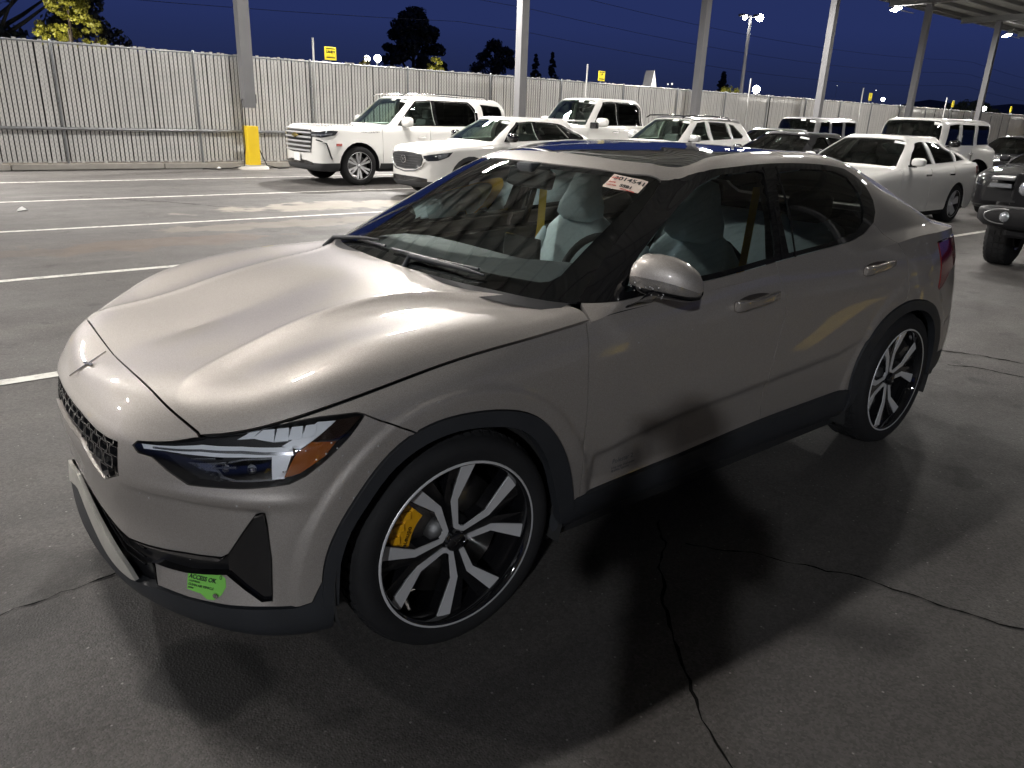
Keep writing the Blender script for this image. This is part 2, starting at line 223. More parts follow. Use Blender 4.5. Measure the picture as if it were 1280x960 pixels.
def carpaint(name,col,metal=.0,rough=.4,flake=0,dirt=.0,spec=.5):
    if name in MATS: return MATS[name]
    m,nt,b=nodes(name); L=nt.links; b.inputs['Metallic'].default_value=metal; b.inputs['Roughness'].default_value=rough; b.inputs['Coat Weight'].default_value=1; b.inputs['Coat Roughness'].default_value=.025; b.inputs['Coat IOR'].default_value=1.5; b.inputs['Specular IOR Level'].default_value=spec
    b.inputs['Base Color'].default_value=(*col,1); tc=nt.nodes.new('ShaderNodeTexCoord')
    if flake:
        v=nt.nodes.new('ShaderNodeTexVoronoi'); v.inputs['Scale'].default_value=900; L.new(tc.outputs['Object'],v.inputs['Vector'])
        hs=nt.nodes.new('ShaderNodeMix'); hs.data_type='RGBA'; hs.inputs['A'].default_value=(*[c*(1-flake) for c in col],1); hs.inputs['B'].default_value=(*[min(1,c*(1+flake)) for c in col],1)
        sp=nt.nodes.new('ShaderNodeSeparateColor'); L.new(v.outputs['Color'],sp.inputs[0]); L.new(sp.outputs[0],hs.inputs['Factor']); last=hs.outputs['Result']
        if dirt:
            n=nt.nodes.new('ShaderNodeTexNoise'); n.inputs['Scale'].default_value=2.5; n.inputs['Detail'].default_value=8; n.inputs['Roughness'].default_value=.65; L.new(tc.outputs['Object'],n.inputs['Vector'])
            mr=nt.nodes.new('ShaderNodeMapRange'); mr.inputs[1].default_value=.35; mr.inputs[2].default_value=.75; mr.inputs[3].default_value=.02; mr.inputs[4].default_value=.02+dirt; L.new(n.outputs['Fac'],mr.inputs[0])
            L.new(mr.outputs[0],b.inputs['Coat Roughness'])
        L.new(last,b.inputs['Base Color'])
    MATS[name]=m; return m
# ---------------------------------------------------------------- object helpers
def tag(o,label=None,cat=None,group=None,kind=None):
    if label: o['label']=label
    if cat: o['category']=cat
    if group: o['group']=group
    if kind: o['kind']=kind
    return o
def mesh(name,V,F,mat=None,smooth=True,mats=None,fm=None):
    me=bpy.data.meshes.new(name); me.from_pydata([tuple(map(float,v)) for v in V],[],[tuple(int(i) for i in f) for f in F]); me.update()
    for m in (mats or ([mat] if mat else [])): me.materials.append(m)
    if smooth: me.polygons.foreach_set('use_smooth',[True]*len(me.polygons))
    if fm is not None: me.polygons.foreach_set('material_index',list(fm))
    return me
def link(name,me,parent=None,loc=None,rot=None,scale=None):
    o=bpy.data.objects.new(name,me); COL.objects.link(o); o.parent=parent
    if loc is not None: o.location=loc
    if rot is not None: o.rotation_euler=rot
    if scale is not None: o.scale=scale
    return o
def empty(name,loc=(0,0,0),rz=0,parent=None):
    o=bpy.data.objects.new(name,None); COL.objects.link(o); o.location=loc; o.rotation_euler=(0,0,rz); o.parent=parent; o.empty_display_size=.1; return o
class MB:
    """collects simple solids into one mesh"""
    def __init__(s): s.V=[]; s.F=[]; s.sm=[]
    def add(s,V,F,smooth=False):
        k=len(s.V); s.V+= [tuple(v) for v in V]; s.F+=[tuple(i+k for i in f) for f in F]; s.sm+=[smooth]*len(F); return s
    def box(s,c,d,M=None,bev=0):
        x,y,z=[q/2 for q in d]; V=[]
        if bev>0:
            b=min(bev,x*.9,y*.9,z*.9); bm=bmesh.new(); bmesh.ops.create_cube(bm,size=1); bmesh.ops.scale(bm,vec=d,verts=bm.verts); bmesh.ops.bevel(bm,geom=list(bm.edges),offset=b,segments=2,affect='EDGES',profile=.5)
            V=[v.co.copy() for v in bm.verts]; bm.verts.index_update(); F=[[v.index for v in f.verts] for f in bm.faces]; bm.free()
        else:
            V=[Vector(q) for q in ((-x,-y,-z),(x,-y,-z),(x,y,-z),(-x,y,-z),(-x,-y,z),(x,-y,z),(x,y,z),(-x,y,z))]; F=[(0,3,2,1),(4,5,6,7),(0,1,5,4),(1,2,6,5),(2,3,7,6),(3,0,4,7)]
        if M is not None: V=[M@v for v in V]
        V=[(v[0]+c[0],v[1]+c[1],v[2]+c[2]) for v in V]; return s.add(V,F)
    def tube(s,pts,r,n=8,cap=True,smooth=True,flat=None):
        pts=[Vector(q) for q in pts]; rr=r if hasattr(r,'__len__') else [r]*len(pts); V=[]; F=[]; pu=None
        for i,q in enumerate(pts):
            t=(pts[min(i+1,len(pts)-1)]-pts[max(i-1,0)]).normalized()
            u=t.orthogonal().normalized() if pu is None else (pu-t*pu.dot(t)).normalized(); pu=u; v=t.cross(u)
            for k in range(n):
                a=2*PI*k/n; V.append(q+(u*math.cos(a)+v*math.sin(a)*(flat or 1))*rr[i])
        for i in range(len(pts)-1):
            for k in range(n): a=i*n+k; b=i*n+(k+1)%n; F.append((a,b,b+n,a+n))
        s.add(V,F,smooth)
        if cap: s.add(V[:n],[tuple(range(n))[::-1]]); s.add(V[-n:],[tuple(range(n))])
        return s
    def prism(s,poly,n,d,origin=(0,0,0),U=None,W=None):
        """polygon (2D) in plane U,W extruded by d along n"""
        U=Vector(U);W=Vector(W);n=Vector(n);o=Vector(origin); a=[o+U*p[0]+W*p[1] for p in poly]; b=[q+n*d for q in a]; k=len(poly)
        return s.add(a+b,[tuple(range(k))[::-1],tuple(range(k,2*k))]+[(i,(i+1)%k,(i+1)%k+k,i+k) for i in range(k)])
    def lathe(s,prof,n=32,axis='y',c=(0,0,0),smooth=True,closed=False):
        """prof: (radius, offset along axis)"""
        V=[];F=[]; m=len(prof)
        for r,h in prof:
            for k in range(n):
                a=2*PI*k/n; x,z=r*math.cos(a),r*math.sin(a)
                V.append({'y':(c[0]+x,c[1]+h,c[2]+z),'z':(c[0]+x,c[1]+z,c[2]+h),'x':(c[0]+h,c[1]+x,c[2]+z)}[axis])
        for i in range(m-1 if not closed else m):
            j=(i+1)%m
            for k in range(n): F.append((i*n+k,i*n+(k+1)%n,j*n+(k+1)%n,j*n+k))
        return s.add(V,F,smooth)
    def mesh(s,name,mat): 
        me=mesh(name,s.V,s.F,mat,False); me.polygons.foreach_set('use_smooth',s.sm); return me
    def obj(s,name,mat,parent=None,**k): return link(name,s.mesh(name,mat),parent,**k)
def copytree(o,parent=None,**k):
    c=o.copy(); COL.objects.link(c); c.parent=parent
    for ch in o.children: copytree(ch,c)
    for a,b in k.items(): setattr(c,a,b)
    return c
# ---------------------------------------------------------------- panels cut from a net
def inpoly(P,Q):
    x,y=P[:,0],P[:,1]; r=np.zeros(len(P),bool); n=len(Q)
    for i in range(n):
        x1,y1=Q[i];x2,y2=Q[(i+1)%n]
        if y1==y2: continue
        c=((y1>y)!=(y2>y))&(x<(x2-x1)*(y-y1)/(y2-y1)+x1); r^=c
    return r
def dens(Q,s):
    out=[]; n=len(Q)
    for i in range(n):
        a,b=np.array(Q[i]),np.array(Q[(i+1)%n]); k=max(1,int(np.ceil(np.linalg.norm(b-a)/s)))
        for j in range(k): out.append(a+(b-a)*j/k)
    return np.array(out)
def area2(Q): x,y=Q[:,0],Q[:,1]; return (x*np.roll(y,-1)-np.roll(x,-1)*y).sum()
def insetp(Q,g):
    if area2(Q)<0: Q=Q[::-1]
    t=np.roll(Q,-1,0)-Q; n=np.stack([-t[:,1],t[:,0]],1); n/=np.maximum(np.linalg.norm(n,axis=1,keepdims=True),1e-9)
    m=n+np.roll(n,1,0); l=np.linalg.norm(m,axis=1,keepdims=True); m=m/np.maximum(l,.3); return Q+m*g
def smoothpoly(Q,it=1):
    Q=np.array(Q,float)
    for _ in range(it):
        a=Q*.75+np.roll(Q,-1,0)*.25; b=Q*.25+np.roll(Q,-1,0)*.75; Q=np.stack([a,b],1).reshape(-1,2)
    return Q
def panel(net,poly,sp=.025,holes=(),gap=.0028,off=0,thick=.020,disp=None,keep=1e-4,sm=0,mirror_center=False):
    """piece of the net inside a polygon of (u,v); returns V,F"""
    Q=np.array(poly,float)
    if sm: Q=smoothpoly(Q,sm)
    Q=dens(Q,sp); 
    if area2(Q)<0: Q=Q[::-1]
    onb=[(abs(Q[:,1]-net.v1)<keep),(abs(Q[:,1]-net.v0)<keep),(abs(Q[:,0]-net.u0)<keep),(abs(Q[:,0]-net.u1)<keep)]
    Qi=insetp(Q,gap); Qi[onb[0],1]=net.v1; Qi[onb[1],1]=net.v0; Qi[onb[2],0]=net.u0; Qi[onb[3],0]=net.u1
    skipb=onb[0]|onb[1]|onb[2]|onb[3]
    loops=[Qi]; skips=[skipb]
    for h in holes:
        h=dens(np.array(h,float),sp); 
        if area2(h)<0: h=h[::-1]
        hs=(abs(h[:,0]-net.u0)<keep)|(abs(h[:,0]-net.u1)<keep)
        h=insetp(h,-gap)[::-1]; loops.append(h); skips.append(hs[::-1])
    mn,mx=Qi.min(0),Qi.max(0); gx=np.arange(mn[0]+sp*.5,mx[0],sp); gy=np.arange(mn[1]+sp*.5,mx[1],sp*.9)
    g=np.stack(np.meshgrid(gx,gy),-1); g[1::2,:,0]+=sp*.5; g=g.reshape(-1,2); k=inpoly(g,Qi)
    for h in loops[1:]: k&=~inpoly(g,h)
    g=g[k]; allb=np.concatenate(loops)
    if len(g):
        d=np.full(len(g),9.)
        for i in range(0,len(allb),400): d=np.minimum(d,np.sqrt(((g[:,None]-allb[None,i:i+400])**2).sum(2)).min(1))
        g=g[d>sp*.55]
    pts=np.concatenate([allb,g]); E=[]; k=0
    for l in loops: n=len(l); E+=[(k+i,k+(i+1)%n) for i in range(n)]; k+=n
    vo,_,fo,ov,_,_=geometry.delaunay_2d_cdt([Vector(q) for q in pts],E,[],0,1e-7)
    vo=np.array([tuple(q) for q in vo]); fo=np.array([f for f in fo if len(f)==3]); c=vo[fo].mean(1); m=inpoly(c,Qi)
    for h in loops[1:]: m&=~inpoly(c,h)
    fo=fo[m]; uv=vo
    uv=np.stack([np.clip(uv[:,0],net.u0,net.u1),np.clip(uv[:,1],net.v0,net.v1)],1)
    P=net.S(uv); N=net.N(uv); 
    # outward normals
    ctr=np.array([-1.4,0,.6]); sg=np.sign(((P-ctr)*N).sum()); N=N*sg
    P2=P+N*off
    if disp is not None: P2=P2+N*disp(P)[:,None]
    tri=P2[fo]; fn=np.cross(tri[:,1]-tri[:,0],tri[:,2]-tri[:,0]); 
    flip=(fn*N[fo[:,0]]).sum(1)<0; fo[flip]=fo[flip][:,::-1]
    V=[tuple(q) for q in P2]; F=[tuple(f) for f in fo]
    if thick:
        ed={}
        for f in fo:
            for a,b in ((f[0],f[1]),(f[1],f[2]),(f[2],f[0])): ed[(a,b)]=1
        bl=[(a,b) for (a,b) in ed if (b,a) not in ed]; used={}; inn=P2-N*thick
        def onk(q): return abs(q[0]-net.u0)<keep or abs(q[0]-net.u1)<keep or abs(q[1]-net.v0)<keep or abs(q[1]-net.v1)<keep
        for a,b in bl:
            if onk(uv[a]) and onk(uv[b]): continue
            k=len(V); V+=[tuple(P2[a]),tuple(P2[b]),tuple(inn[b]),tuple(inn[a])]; F.append((k+1,k,k+3,k+2))
    return V,F
def mirror(VF,join=True):
    V,F=VF; k=len(V); V2=[(x,-y,z) for x,y,z in V]; F2=[tuple(i+k for i in f[::-1]) for f in F]
    return (list(V)+V2,list(F)+F2) if join else (V2,[tuple(f[::-1]) for f in F])
def merge(*a):
    V=[];F=[]
    for v,f in a: k=len(V); V+=list(v); F+=[tuple(i+k for i in q) for q in f]
    return V,F
def weld(me,d=2e-5,only=None):
    bm=bmesh.new(); bm.from_mesh(me); vs=[v for v in bm.verts if (only is None or only(v.co))]; bmesh.ops.remove_doubles(bm,verts=vs,dist=d); bm.to_mesh(me); bm.free(); return me
def pobj(name,VF,mat,parent,both=False,weldy=False,label=None):
    """both: a mirrored twin object as well"""
    me=mesh(name,VF[0],VF[1],mat)
    if weldy: weld(me,1e-4,lambda c:abs(c.y)<2e-4)
    o=link(name,me,parent); r=[o]
    if both: o2=link(name,mesh(name,*mirror(VF,False),mat),parent); r.append(o2)
    return r if both else o
def textmesh(s,size,mat,depth=0,bold=0,align='CENTER',spacing=1,shear=0,xs=1):
    c=bpy.data.curves.new('text','FONT'); c.body=s; c.size=size; c.extrude=depth; c.align_x=align; c.align_y='CENTER'; c.offset=bold; c.space_character=spacing; c.shear=shear; c.resolution_u=3
    o=bpy.data.objects.new('text',c); COL.objects.link(o); dg=bpy.context.evaluated_depsgraph_get(); dg.update(); me=bpy.data.meshes.new_from_object(o.evaluated_get(dg)); bpy.data.objects.remove(o); 
    me.materials.clear(); me.materials.append(mat)
    return me
def frame(o,ux,uy):
    ux=Vector(ux).normalized(); uy=Vector(uy); uz=ux.cross(uy).normalized(); uy=uz.cross(ux); m=Matrix((ux,uy,uz)).transposed().to_4x4(); m.translation=Vector(o); return m

# ================================================================ shared builders
def loft(secs,n=20,cap=True):
    """sections: (centre, U half vector, W half vector, exponent)"""
    V=[];F=[]
    for c,U,W,e in secs:
        c=np.array(c,float);U=np.array(U,float);W=np.array(W,float)
        for k in range(n):
            a=2*PI*k/n; ca,sa=math.cos(a),math.sin(a); V.append(tuple(c+U*np.sign(ca)*abs(ca)**(2/e)+W*np.sign(sa)*abs(sa)**(2/e)))
    for i in range(len(secs)-1):
        for k in range(n): F.append((i*n+k,i*n+(k+1)%n,(i+1)*n+(k+1)%n,(i+1)*n+k))
    if cap:
        for base,r in ((0,-1),((len(secs)-1)*n,1)):
            c=len(V); V.append(tuple(np.mean(V[base:base+n],0)))
            for k in range(n): F.append((base+k,base+(k+1)%n,c)[::r])
    return V,F
BLK=pm('gloss_black',(.006,.006,.007),.06,coat=1); PLA=pm('black_plastic',(.022,.024,.028),.55,noise=.25,nscale=8,bump=.15,bscale=400)
RUB=pm('tyre_rubber',(.014,.014,.015),.78,spec=.3,noise=.3,nscale=12,bump=.12,bscale=120); ALU=pm('machined_alloy',(.66,.66,.67),.36,metal=.35,noise=.08,nscale=5); CHR=pm('chrome',(.75,.75,.75),.08,metal=1)
DISC=pm('brake_steel',(.30,.29,.28),.35,metal=1,noise=.3,nscale=6); DARK=pm('dark_void',(.006,.006,.007),.9); RED=pm('red_lens',(.18,.004,.006),.12,coat=1); AMB=pm('amber_lens',(.30,.085,.010),.18,coat=1)
CLEAR=glassm('clear_lens',(.93,.94,.95),.05); MIR=pm('mirror_glass',(.7,.72,.75),.03,metal=1)
def wheel_parts(root,R,rr,w,style,tyre_parts=True,rim=ALU,caliper=None,steer=0,side=1,face=.0,cap=True,lowpoly=False,spoke_mat=None,treads=None):
    """wheel centred at the origin of root; outer face towards +y*side"""
    S=side; n=72 if not lowpoly else 28; hw=w/2; sh=R-rr
    tp=[(rr-.004,hw*.93),(rr+.010,hw*.99),(rr+sh*.30,hw*1.04),(rr+sh*.60,hw*1.03),(rr+sh*.85,hw*.93),(R-.006,hw*.80),(R,hw*.66),(R,-hw*.66),(R-.006,-hw*.80),(rr+sh*.6,-hw*1.03),(rr,-hw*.95)]
    m=MB(); m.lathe([(r,h*S) for r,h in tp],n)
    if S<0: m.F=[f[::-1] for f in m.F]
    if not lowpoly:
        nt=treads or 60
        for k in range(nt):
            a=2*PI*k/nt
            for (h0,h1,dr,wd,sk) in ((hw*.66,hw*.93,.000,.60,.15),(hw*.22,hw*.60,.0045,.66,-.25),(-hw*.2,hw*.16,.0045,.8,.0),(-hw*.60,-hw*.26,.0045,.66,.25)):
                half=PI/nt*wd; V=[]
                for (hh,rb) in ((h0,R if h0<hw*.6 else R-.002),(h1,R if h1<hw*.8 else R-.022)):
                    for (aa) in (a-half+sk*half*(1 if hh==h0 else -1),a+half+sk*half*(1 if hh==h0 else -1)):
                        for rad in (rb-.004,rb+.0055): V.append((rad*math.cos(aa),hh*S,rad*math.sin(aa)))
                m.add(V,[(1,3,7,5),(0,1,5,4),(2,6,7,3),(0,2,3,1),(4,5,7,6)])
    ty=m.obj('tyre',RUB,root)
    rm=MB(); rm.lathe([(rr+.000,hw*.95*S),(rr+.002,hw*1.0*S),(rr-.006,hw*1.0*S),(rr-.012,hw*.90*S),(rr-.022,hw*.55*S),(rr-.030,-.02*S),(rr-.03,-hw*.9*S),(rr,-hw*.95*S)],n)
    if S<0: rm.F=[f[::-1] for f in rm.F]
    barrel=spoke_mat or BLK
    rim_o=rm.obj('rim',barrel,root)
    lp=MB(); lp.lathe([(rr-.004,hw*1.005*S),(rr+.0015,hw*1.0*S+.002*S),(rr+.0035,hw*.985*S)],n); 
    if S<0: lp.F=[f[::-1] for f in lp.F]
    lp.obj('rim_lip',rim,rim_o)
    yo=(hw*.92+face)*S
    def flat(poly,d,y0,mb,bulge=0):
        # polygon in wheel plane extruded inward
        a=[(px,y0+S*bulge*(1-(math.hypot(px,pz)/rr)**2)*-1,pz) for px,pz in poly]; b=[(x*1.0,y-d*S,z) for x,y,z in a]; k=len(poly)
        f=[tuple(range(k)),tuple(range(k,2*k))[::-1]]+[(i,i+k,(i+1)%k+k,(i+1)%k) for i in range(k)]
        if S>0: f=[q[::-1] for q in f]
        mb.add(a+b,f)
    if style=='quad_u':
        for q in range(4):
            ca=R_(122-90*q) if S>0 else R_(58+90*q); mb=MB(); bk=MB()
            def T(t,s): return (t*math.cos(ca)-s*math.sin(ca),t*math.sin(ca)+s*math.cos(ca))
            for sg in (1,-1):
                outer=[(.2505,.0755),(.238,.1225),(.148,.0885),(.098,.0815),(.034,.0215)]; inner=[(.2505,.0755),(.115,.0600),(.052,.0125)]
                # arm: quads from rim to elbow to vertex
                q1=[T(.2575,.0760*sg),T(.2390,.1210*sg),T(.1195,.0870*sg),T(.1210,.0625*sg)]
                q2=[T(.1210,.0625*sg),T(.1195,.0870*sg),T(.1080,.0835*sg),T(.034,.0200*sg),T(.050,.0125*sg)]
                q3=[T(.050,.0125*sg),T(.034,.0200*sg),T(.030,.0),T(.047,.0)]
                for pl in (q1,q2,q3):
                    if sg<0: pl=pl[::-1]
                    flat(pl,.010,yo-.018*S*(1-0)+.0*S,mb,bulge=.016)
                    # black body of the spoke, wider and deeper
                k1=[T(.2560,.073*sg),T(.2130,.158*sg),T(.096,.104*sg),T(.018,.018*sg),T(.042,.006*sg),T(.116,.0570*sg)]
                if sg<0: k1=k1[::-1]
                flat(k1,.045,yo-.0225*S,bk,bulge=.016)
            sp=mb.obj('spoke_face',rim,rim_o); bk.obj('spoke',BLK,rim_o)
    else:
        ns,wi,wo,tw=style; mb=MB()
        for k in range(ns):
            a=2*PI*k/ns+PI/2
            for pr in ((-1,1) if tw else (0,)):
                a2=a+pr*tw
                def T(r,s,a=a2): return (r*math.cos(a)-s*math.sin(a),r*math.sin(a)+s*math.cos(a))
                mbq=[T(rr*.16,-wi),T(rr*.97,-wo),T(rr*.97,wo),T(rr*.16,wi)]; flat(mbq,.03,yo-.012*S,mb,bulge=.02)
        mb.obj('spokes',rim,rim_o)
    if cap:
        cp=MB(); cp.lathe([(.0001,yo-.010*S),(.028,yo-.012*S),(.033,yo-.018*S),(.034,yo-.05*S)],24); 
        if S<0: cp.F=[f[::-1] for f in cp.F]
        cp.obj('hub_cap',BLK if style=='quad_u' else rim,root)
    hb=MB(); hb.lathe([(.0001,yo-.045*S),(.075,yo-.05*S),(.085,yo-.12*S)],24)
    if S<0: hb.F=[f[::-1] for f in hb.F]
    hb.obj('hub',DARK if lowpoly else pm('hub_metal',(.05,.05,.05),.4,metal=.8),root)
    dk=MB(); dr=rr*.74; dk.lathe([(.08,yo-.085*S),(dr,yo-.085*S),(dr,yo-.112*S),(.08,yo-.112*S)],48 if not lowpoly else 20)
    if S<0: dk.F=[f[::-1] for f in dk.F]
    dk.obj('brake_disc',DISC,root)
    return rim_o,ty
R_=math.radians
def emblem_star(name,mat,parent,M,s):
    """four-pointed mark of two offset crossing blades"""
    m=MB(); t=.0035
    for (poly) in ([(-.5,-.016),(-.5,.0),(-.04,.055),(.0,-.02)],[(.5,.016),(.5,.0),(.04,-.055),(.0,.02)],[(-.075,.26),(-.03,.28),(.02,.03),(-.06,.0)],[(.075,-.26),(.03,-.28),(-.02,-.03),(.06,.0)]):
        m.prism([(x*s,y*s) for x,y in poly],(0,0,1),t,(0,0,0),(1,0,0),(0,1,0))
    o=m.obj(name,mat,parent); o.matrix_local=M; return o
# ================================================================ the near car
def build_near_car():
    A,B,C=near_car_nets(); O=OUT
    PAINT=carpaint('champagne_paint',(.385,.355,.328),metal=.58,rough=.52,flake=.20,dirt=.0)
    root=empty('electric_car'); tag(root,'champagne metallic four-door fastback parked closest, yellow brake calipers and green sticker on its bumper','car')
    uvA=lambda pts: [tuple(q) for q in A.inv(pts)]; uvB=lambda pts:[tuple(q) for q in B.inv(pts)]; uvC=lambda pts:[tuple(q) for q in C.inv(pts)]
    def av1(x): # u of the A top edge at given x on the side
        us=np.linspace(A.u0,A.u1,900); P=A.S(np.stack([us,np.full(900,A.v1)],1)); return float(us[np.abs(P[:,0]-x).argmin()])
    def cv0(x):
        us=np.linspace(C.uc(4),C.u1,900); P=C.S(np.stack([us,np.full(900,C.v0)],1)); return float(us[np.abs(P[:,0]-x).argmin()])
    def sp3(pts,k=4):
        P=np.array(pts,float); t=np.concatenate([[0],np.cumsum(np.linalg.norm(np.diff(P,axis=0),axis=1))]); W=Axis(t).W(np.concatenate([np.linspace(a,b,k,endpoint=False) for a,b in zip(t[:-1],t[1:])]+[[t[-1]]])); return [tuple(q) for q in W@P]
    # surface relief: flared arches, scooped lower doors, inset lower bumper corner
    rx=[q[0] for q in O['recess']][3:]; rz=[q[2] for q in O['recess']][3:]
    def dispA(P):
        x,y,z=P.T; d=np.zeros(len(P))
        for cx,r0 in ((0,.497),(-2.69,.53)):
            r=np.hypot(x-cx,z-.345); t=np.clip((r-r0)/.013,0,1); f=1-t*t*(3-2*t); d+=.009*f
        zr=np.interp(-x,[-q for q in rx],rz); t=np.clip((zr-z)/.020,0,1); f=t*t*(3-2*t)
        tx=np.clip((-.512-x)/.022,0,1); f=f*tx*tx*(3-2*tx); tb=np.clip((z-.375)/.03,0,1); f=f*tb*(1-np.clip((-x-2.1)/.3,0,1)); d-=.013*f
        # bumper corner inset
        t1=np.clip((.603-z)/.016,0,1); t2=np.clip((x-.545)/.02,0,1); f=(t1*t1*(3-2*t1))*(t2*t2*(3-2*t2))*np.clip((x-.5)/.05,0,1)*np.clip((.82-x)/.10,0,1)*np.clip((z-.30)/.08,0,1); d-=.020*f
        # ledge under the headlamp
        g=np.exp(-((z-.625)/.016)**2)*np.clip((x-.42)/.1,0,1)*np.clip((.80-x)/.1,0,1); d+=.007*g
        return d
    # ---- front bumper and nose
    HL=O['headlight']; hl=uvA(HL); 
    AO=sp3(O['arch_outer'],3); nA=[i for i,q in enumerate(AO) if q[0]>.16][-1]+1
    st=[(.849,.127,.464)]+O['slot_top'][3:]
    bottom=[(.772,.53,.302),(.713,.627,.297),(.636,.731,.297),(.55,.809,.302),(.5,.841,.303),(.461,.861,.316)]
    uhc=av1(.655)
    q=[(A.u0,A.inv([(.852,0,.480)])[0][1])]+uvA(st)+uvA(bottom[1:])+uvA(AO[:nA])+uvA(O['seam_bumper'][::-1])+[hl[k] for k in (9,10,11,12,13,14,15,16,17,18,19,0,1,2)]+[(uhc,A.v1),(A.u0,A.v1)]
    g=uvA(O['grille']); g[0]=(A.u0,g[0][1]); g[-1]=(A.u0,A.inv([(.868,0,.648)])[0][1]) 
    g=[(A.u0,A.inv([(.85,0,.728)])[0][1])]+uvA(O['grille'][1:9])+[(A.u0,A.inv([(.866,0,.652)])[0][1])]
    # split at the centre line: grille opening is a notch, not a hole
    qi=[(A.u0,A.inv([(.852,0,.480)])[0][1])]+q[1:-1]+[(A.u0,A.v1),g[0]]+g[1:-1]+[g[-1]]
    bump=panel(A,qi,.0125,disp=dispA,thick=.02)
    hf=sp3([(.704,0,.8235),(.7025,.12,.8235),(.6995,.25,.823),(.694,.37,.8215),(.684,.49,.815),(.670,.58,.801),(.651,.645,.780)],4); hfu=[(B.u0,B.inv([hf[0]])[0][1])]+uvB(hf[1:])
    ubc=B.inv([(.655,.655,.786)])[0][0]
    nose=panel(B,[(B.u0,B.v0)]+[(u,B.v0) for u in np.linspace(B.u0,ubc,12)[1:]]+hfu[::-1],.016,thick=.012)
    pobj('front_bumper',mirror(merge(bump,nose)),PAINT,root,weldy=True)
    bumper=[o for o in root.children if o.name.startswith('front_bumper')][0]
    # ---- hood
    u9=B.uc(9)
    vs_=B.v0+.0025; cow=[(u9,B.v1)]+[(u9,B.vr(r)) for r in (4.5,4,3.5,3,2.5,2,1.5,1,.5)]+[(u9,vs_)]
    us=np.linspace(u9,ubc,30)
    hood=panel(B,cow+[(u,vs_) for u in us[1:]]+hfu[::-1]+[(B.u0,B.v1)],.0125,disp=hood_disp,thick=.020,gap=.0038)
    pobj('hood',mirror(hood),PAINT,root,weldy=True)
    # ---- fenders
    va_=A.v1-.0012; fen=[(av1(.485),va_)]+[hl[6],hl[7],hl[8]]+uvA(O['seam_bumper'][1:])+uvA(AO[nA:])+uvA([(-.452,.912,.374)])+uvA(sp3(O['shutF'][::-1],3)[:-1])+[(av1(-.49),va_)]+[(u,va_) for u in np.linspace(av1(-.49),av1(.485),26)[1:-1]]
    def dA(P): return dispA(P)
    pobj('front_fender',panel(A,fen,.0135,disp=dA),PAINT,root,both=True)
    # ---- doors (outer skin below and shoulder band above the crease)
    sF,sB,sR=[uvA(sp3(O[k],3)) for k in ('shutF','shutB','shutR')]
    RAO=sp3([(-2.215,.915,.36)]+O['rear_arch_outer'][1:],3)
    sill=O['sill_top']
    d1=[(av1(-.49),A.v1)]+sF[1:]+uvA(sill[1:3])+[sB[-1]]+sB[::-1][1:-1]+[(av1(-1.537),A.v1)]+[(u,A.v1) for u in np.linspace(av1(-1.537),av1(-.49),30)[1:-1]]
    v1b=C.vr(1)
    def band(x0,x1):
        a,b=cv0(x0),cv0(x1); return [(u,C.v0) for u in np.linspace(a,b,30)]+[(u,v1b) for u in np.linspace(b,a,30)]
    pobj('front_door',merge(panel(A,d1,.016,disp=dA),panel(C,band(-.50,-1.537),.016)),PAINT,root,both=True)
    fdoors=[o for o in root.children if o.name.startswith('front_door')]
    k=[i for i,qq in enumerate(RAO) if qq[0]>-2.575]
    d2=[(av1(-1.537),A.v1)]+sB[1:]+uvA(sill[4:5])+uvA([(-2.20,.916,.408)])+uvA([RAO[i] for i in k][1:])+sR[::-1][:-1]+[(av1(-2.543),A.v1)]+[(u,A.v1) for u in np.linspace(av1(-2.543),av1(-1.537),30)[1:-1]]
    tipC=uvC([(-2.397,.791,1.161),(-2.43,.80,1.135),(-2.49,.83,1.10)])
    bd=[(u,C.v0) for u in np.linspace(cv0(-1.537),cv0(-2.543),30)]+tipC[::-1]+uvC([(-2.273,.818,1.121),(-2.18,.828,1.104)])+[(u,v1b) for u in np.linspace(C.inv([(-2.1,.834,1.095)])[0][0],cv0(-1.537),20)]
    pobj('rear_door',merge(panel(A,d2,.016,disp=dA),panel(C,bd,.016)),PAINT,root,both=True)
    rdoors=[o for o in root.children if o.name.startswith('rear_door')]
    # ---- rear quarter, tail lamp band, rear bumper
    TL=[(-2.985,.854,1.035),(-3.258,.806,1.043),(-3.45,.74,1.04),(-3.60,.60,1.035),(-3.68,.3,1.03)]; TL2=[(-3.70,.3,.94),(-3.62,.66,.94),(-3.40,.82,.935),(-3.157,.873,.875),(-3.03,.902,.805),(-2.978,.91,.792),(-2.99,.895,.91)]
    tl=uvA(TL)+[(A.u1,A.inv([(-3.69,0,1.03)])[0][1]),(A.u1,A.inv([(-3.71,0,.94)])[0][1])]+uvA(TL2)
    archr=[RAO[i] for i in range(len(RAO)) if RAO[i][0]<=-2.575]+[(-3.10,.91,.53),(-3.135,.905,.42)]
    qp=[(av1(-2.543),A.v1)]+sR[1:]+uvA(archr[:-1])+uvA([(-3.2,.895,.60),(-3.35,.86,.64)])+[(A.u1,A.inv([(-3.72,0,.64)])[0][1])]+[tl[6]]+tl[7:]+tl[:5]+[tl[5]]+[(A.u1,A.v1)]+[(u,A.v1) for u in np.linspace(A.u1,av1(-2.543),40)[1:-1]]
    pobj('quarter_panel',mirror(panel(A,qp,.02,disp=dA)),PAINT,root,weldy=True)
    pobj('tail_lamp',mirror(panel(A,tl,.02,off=.004,thick=.03)),RED,root,weldy=True)
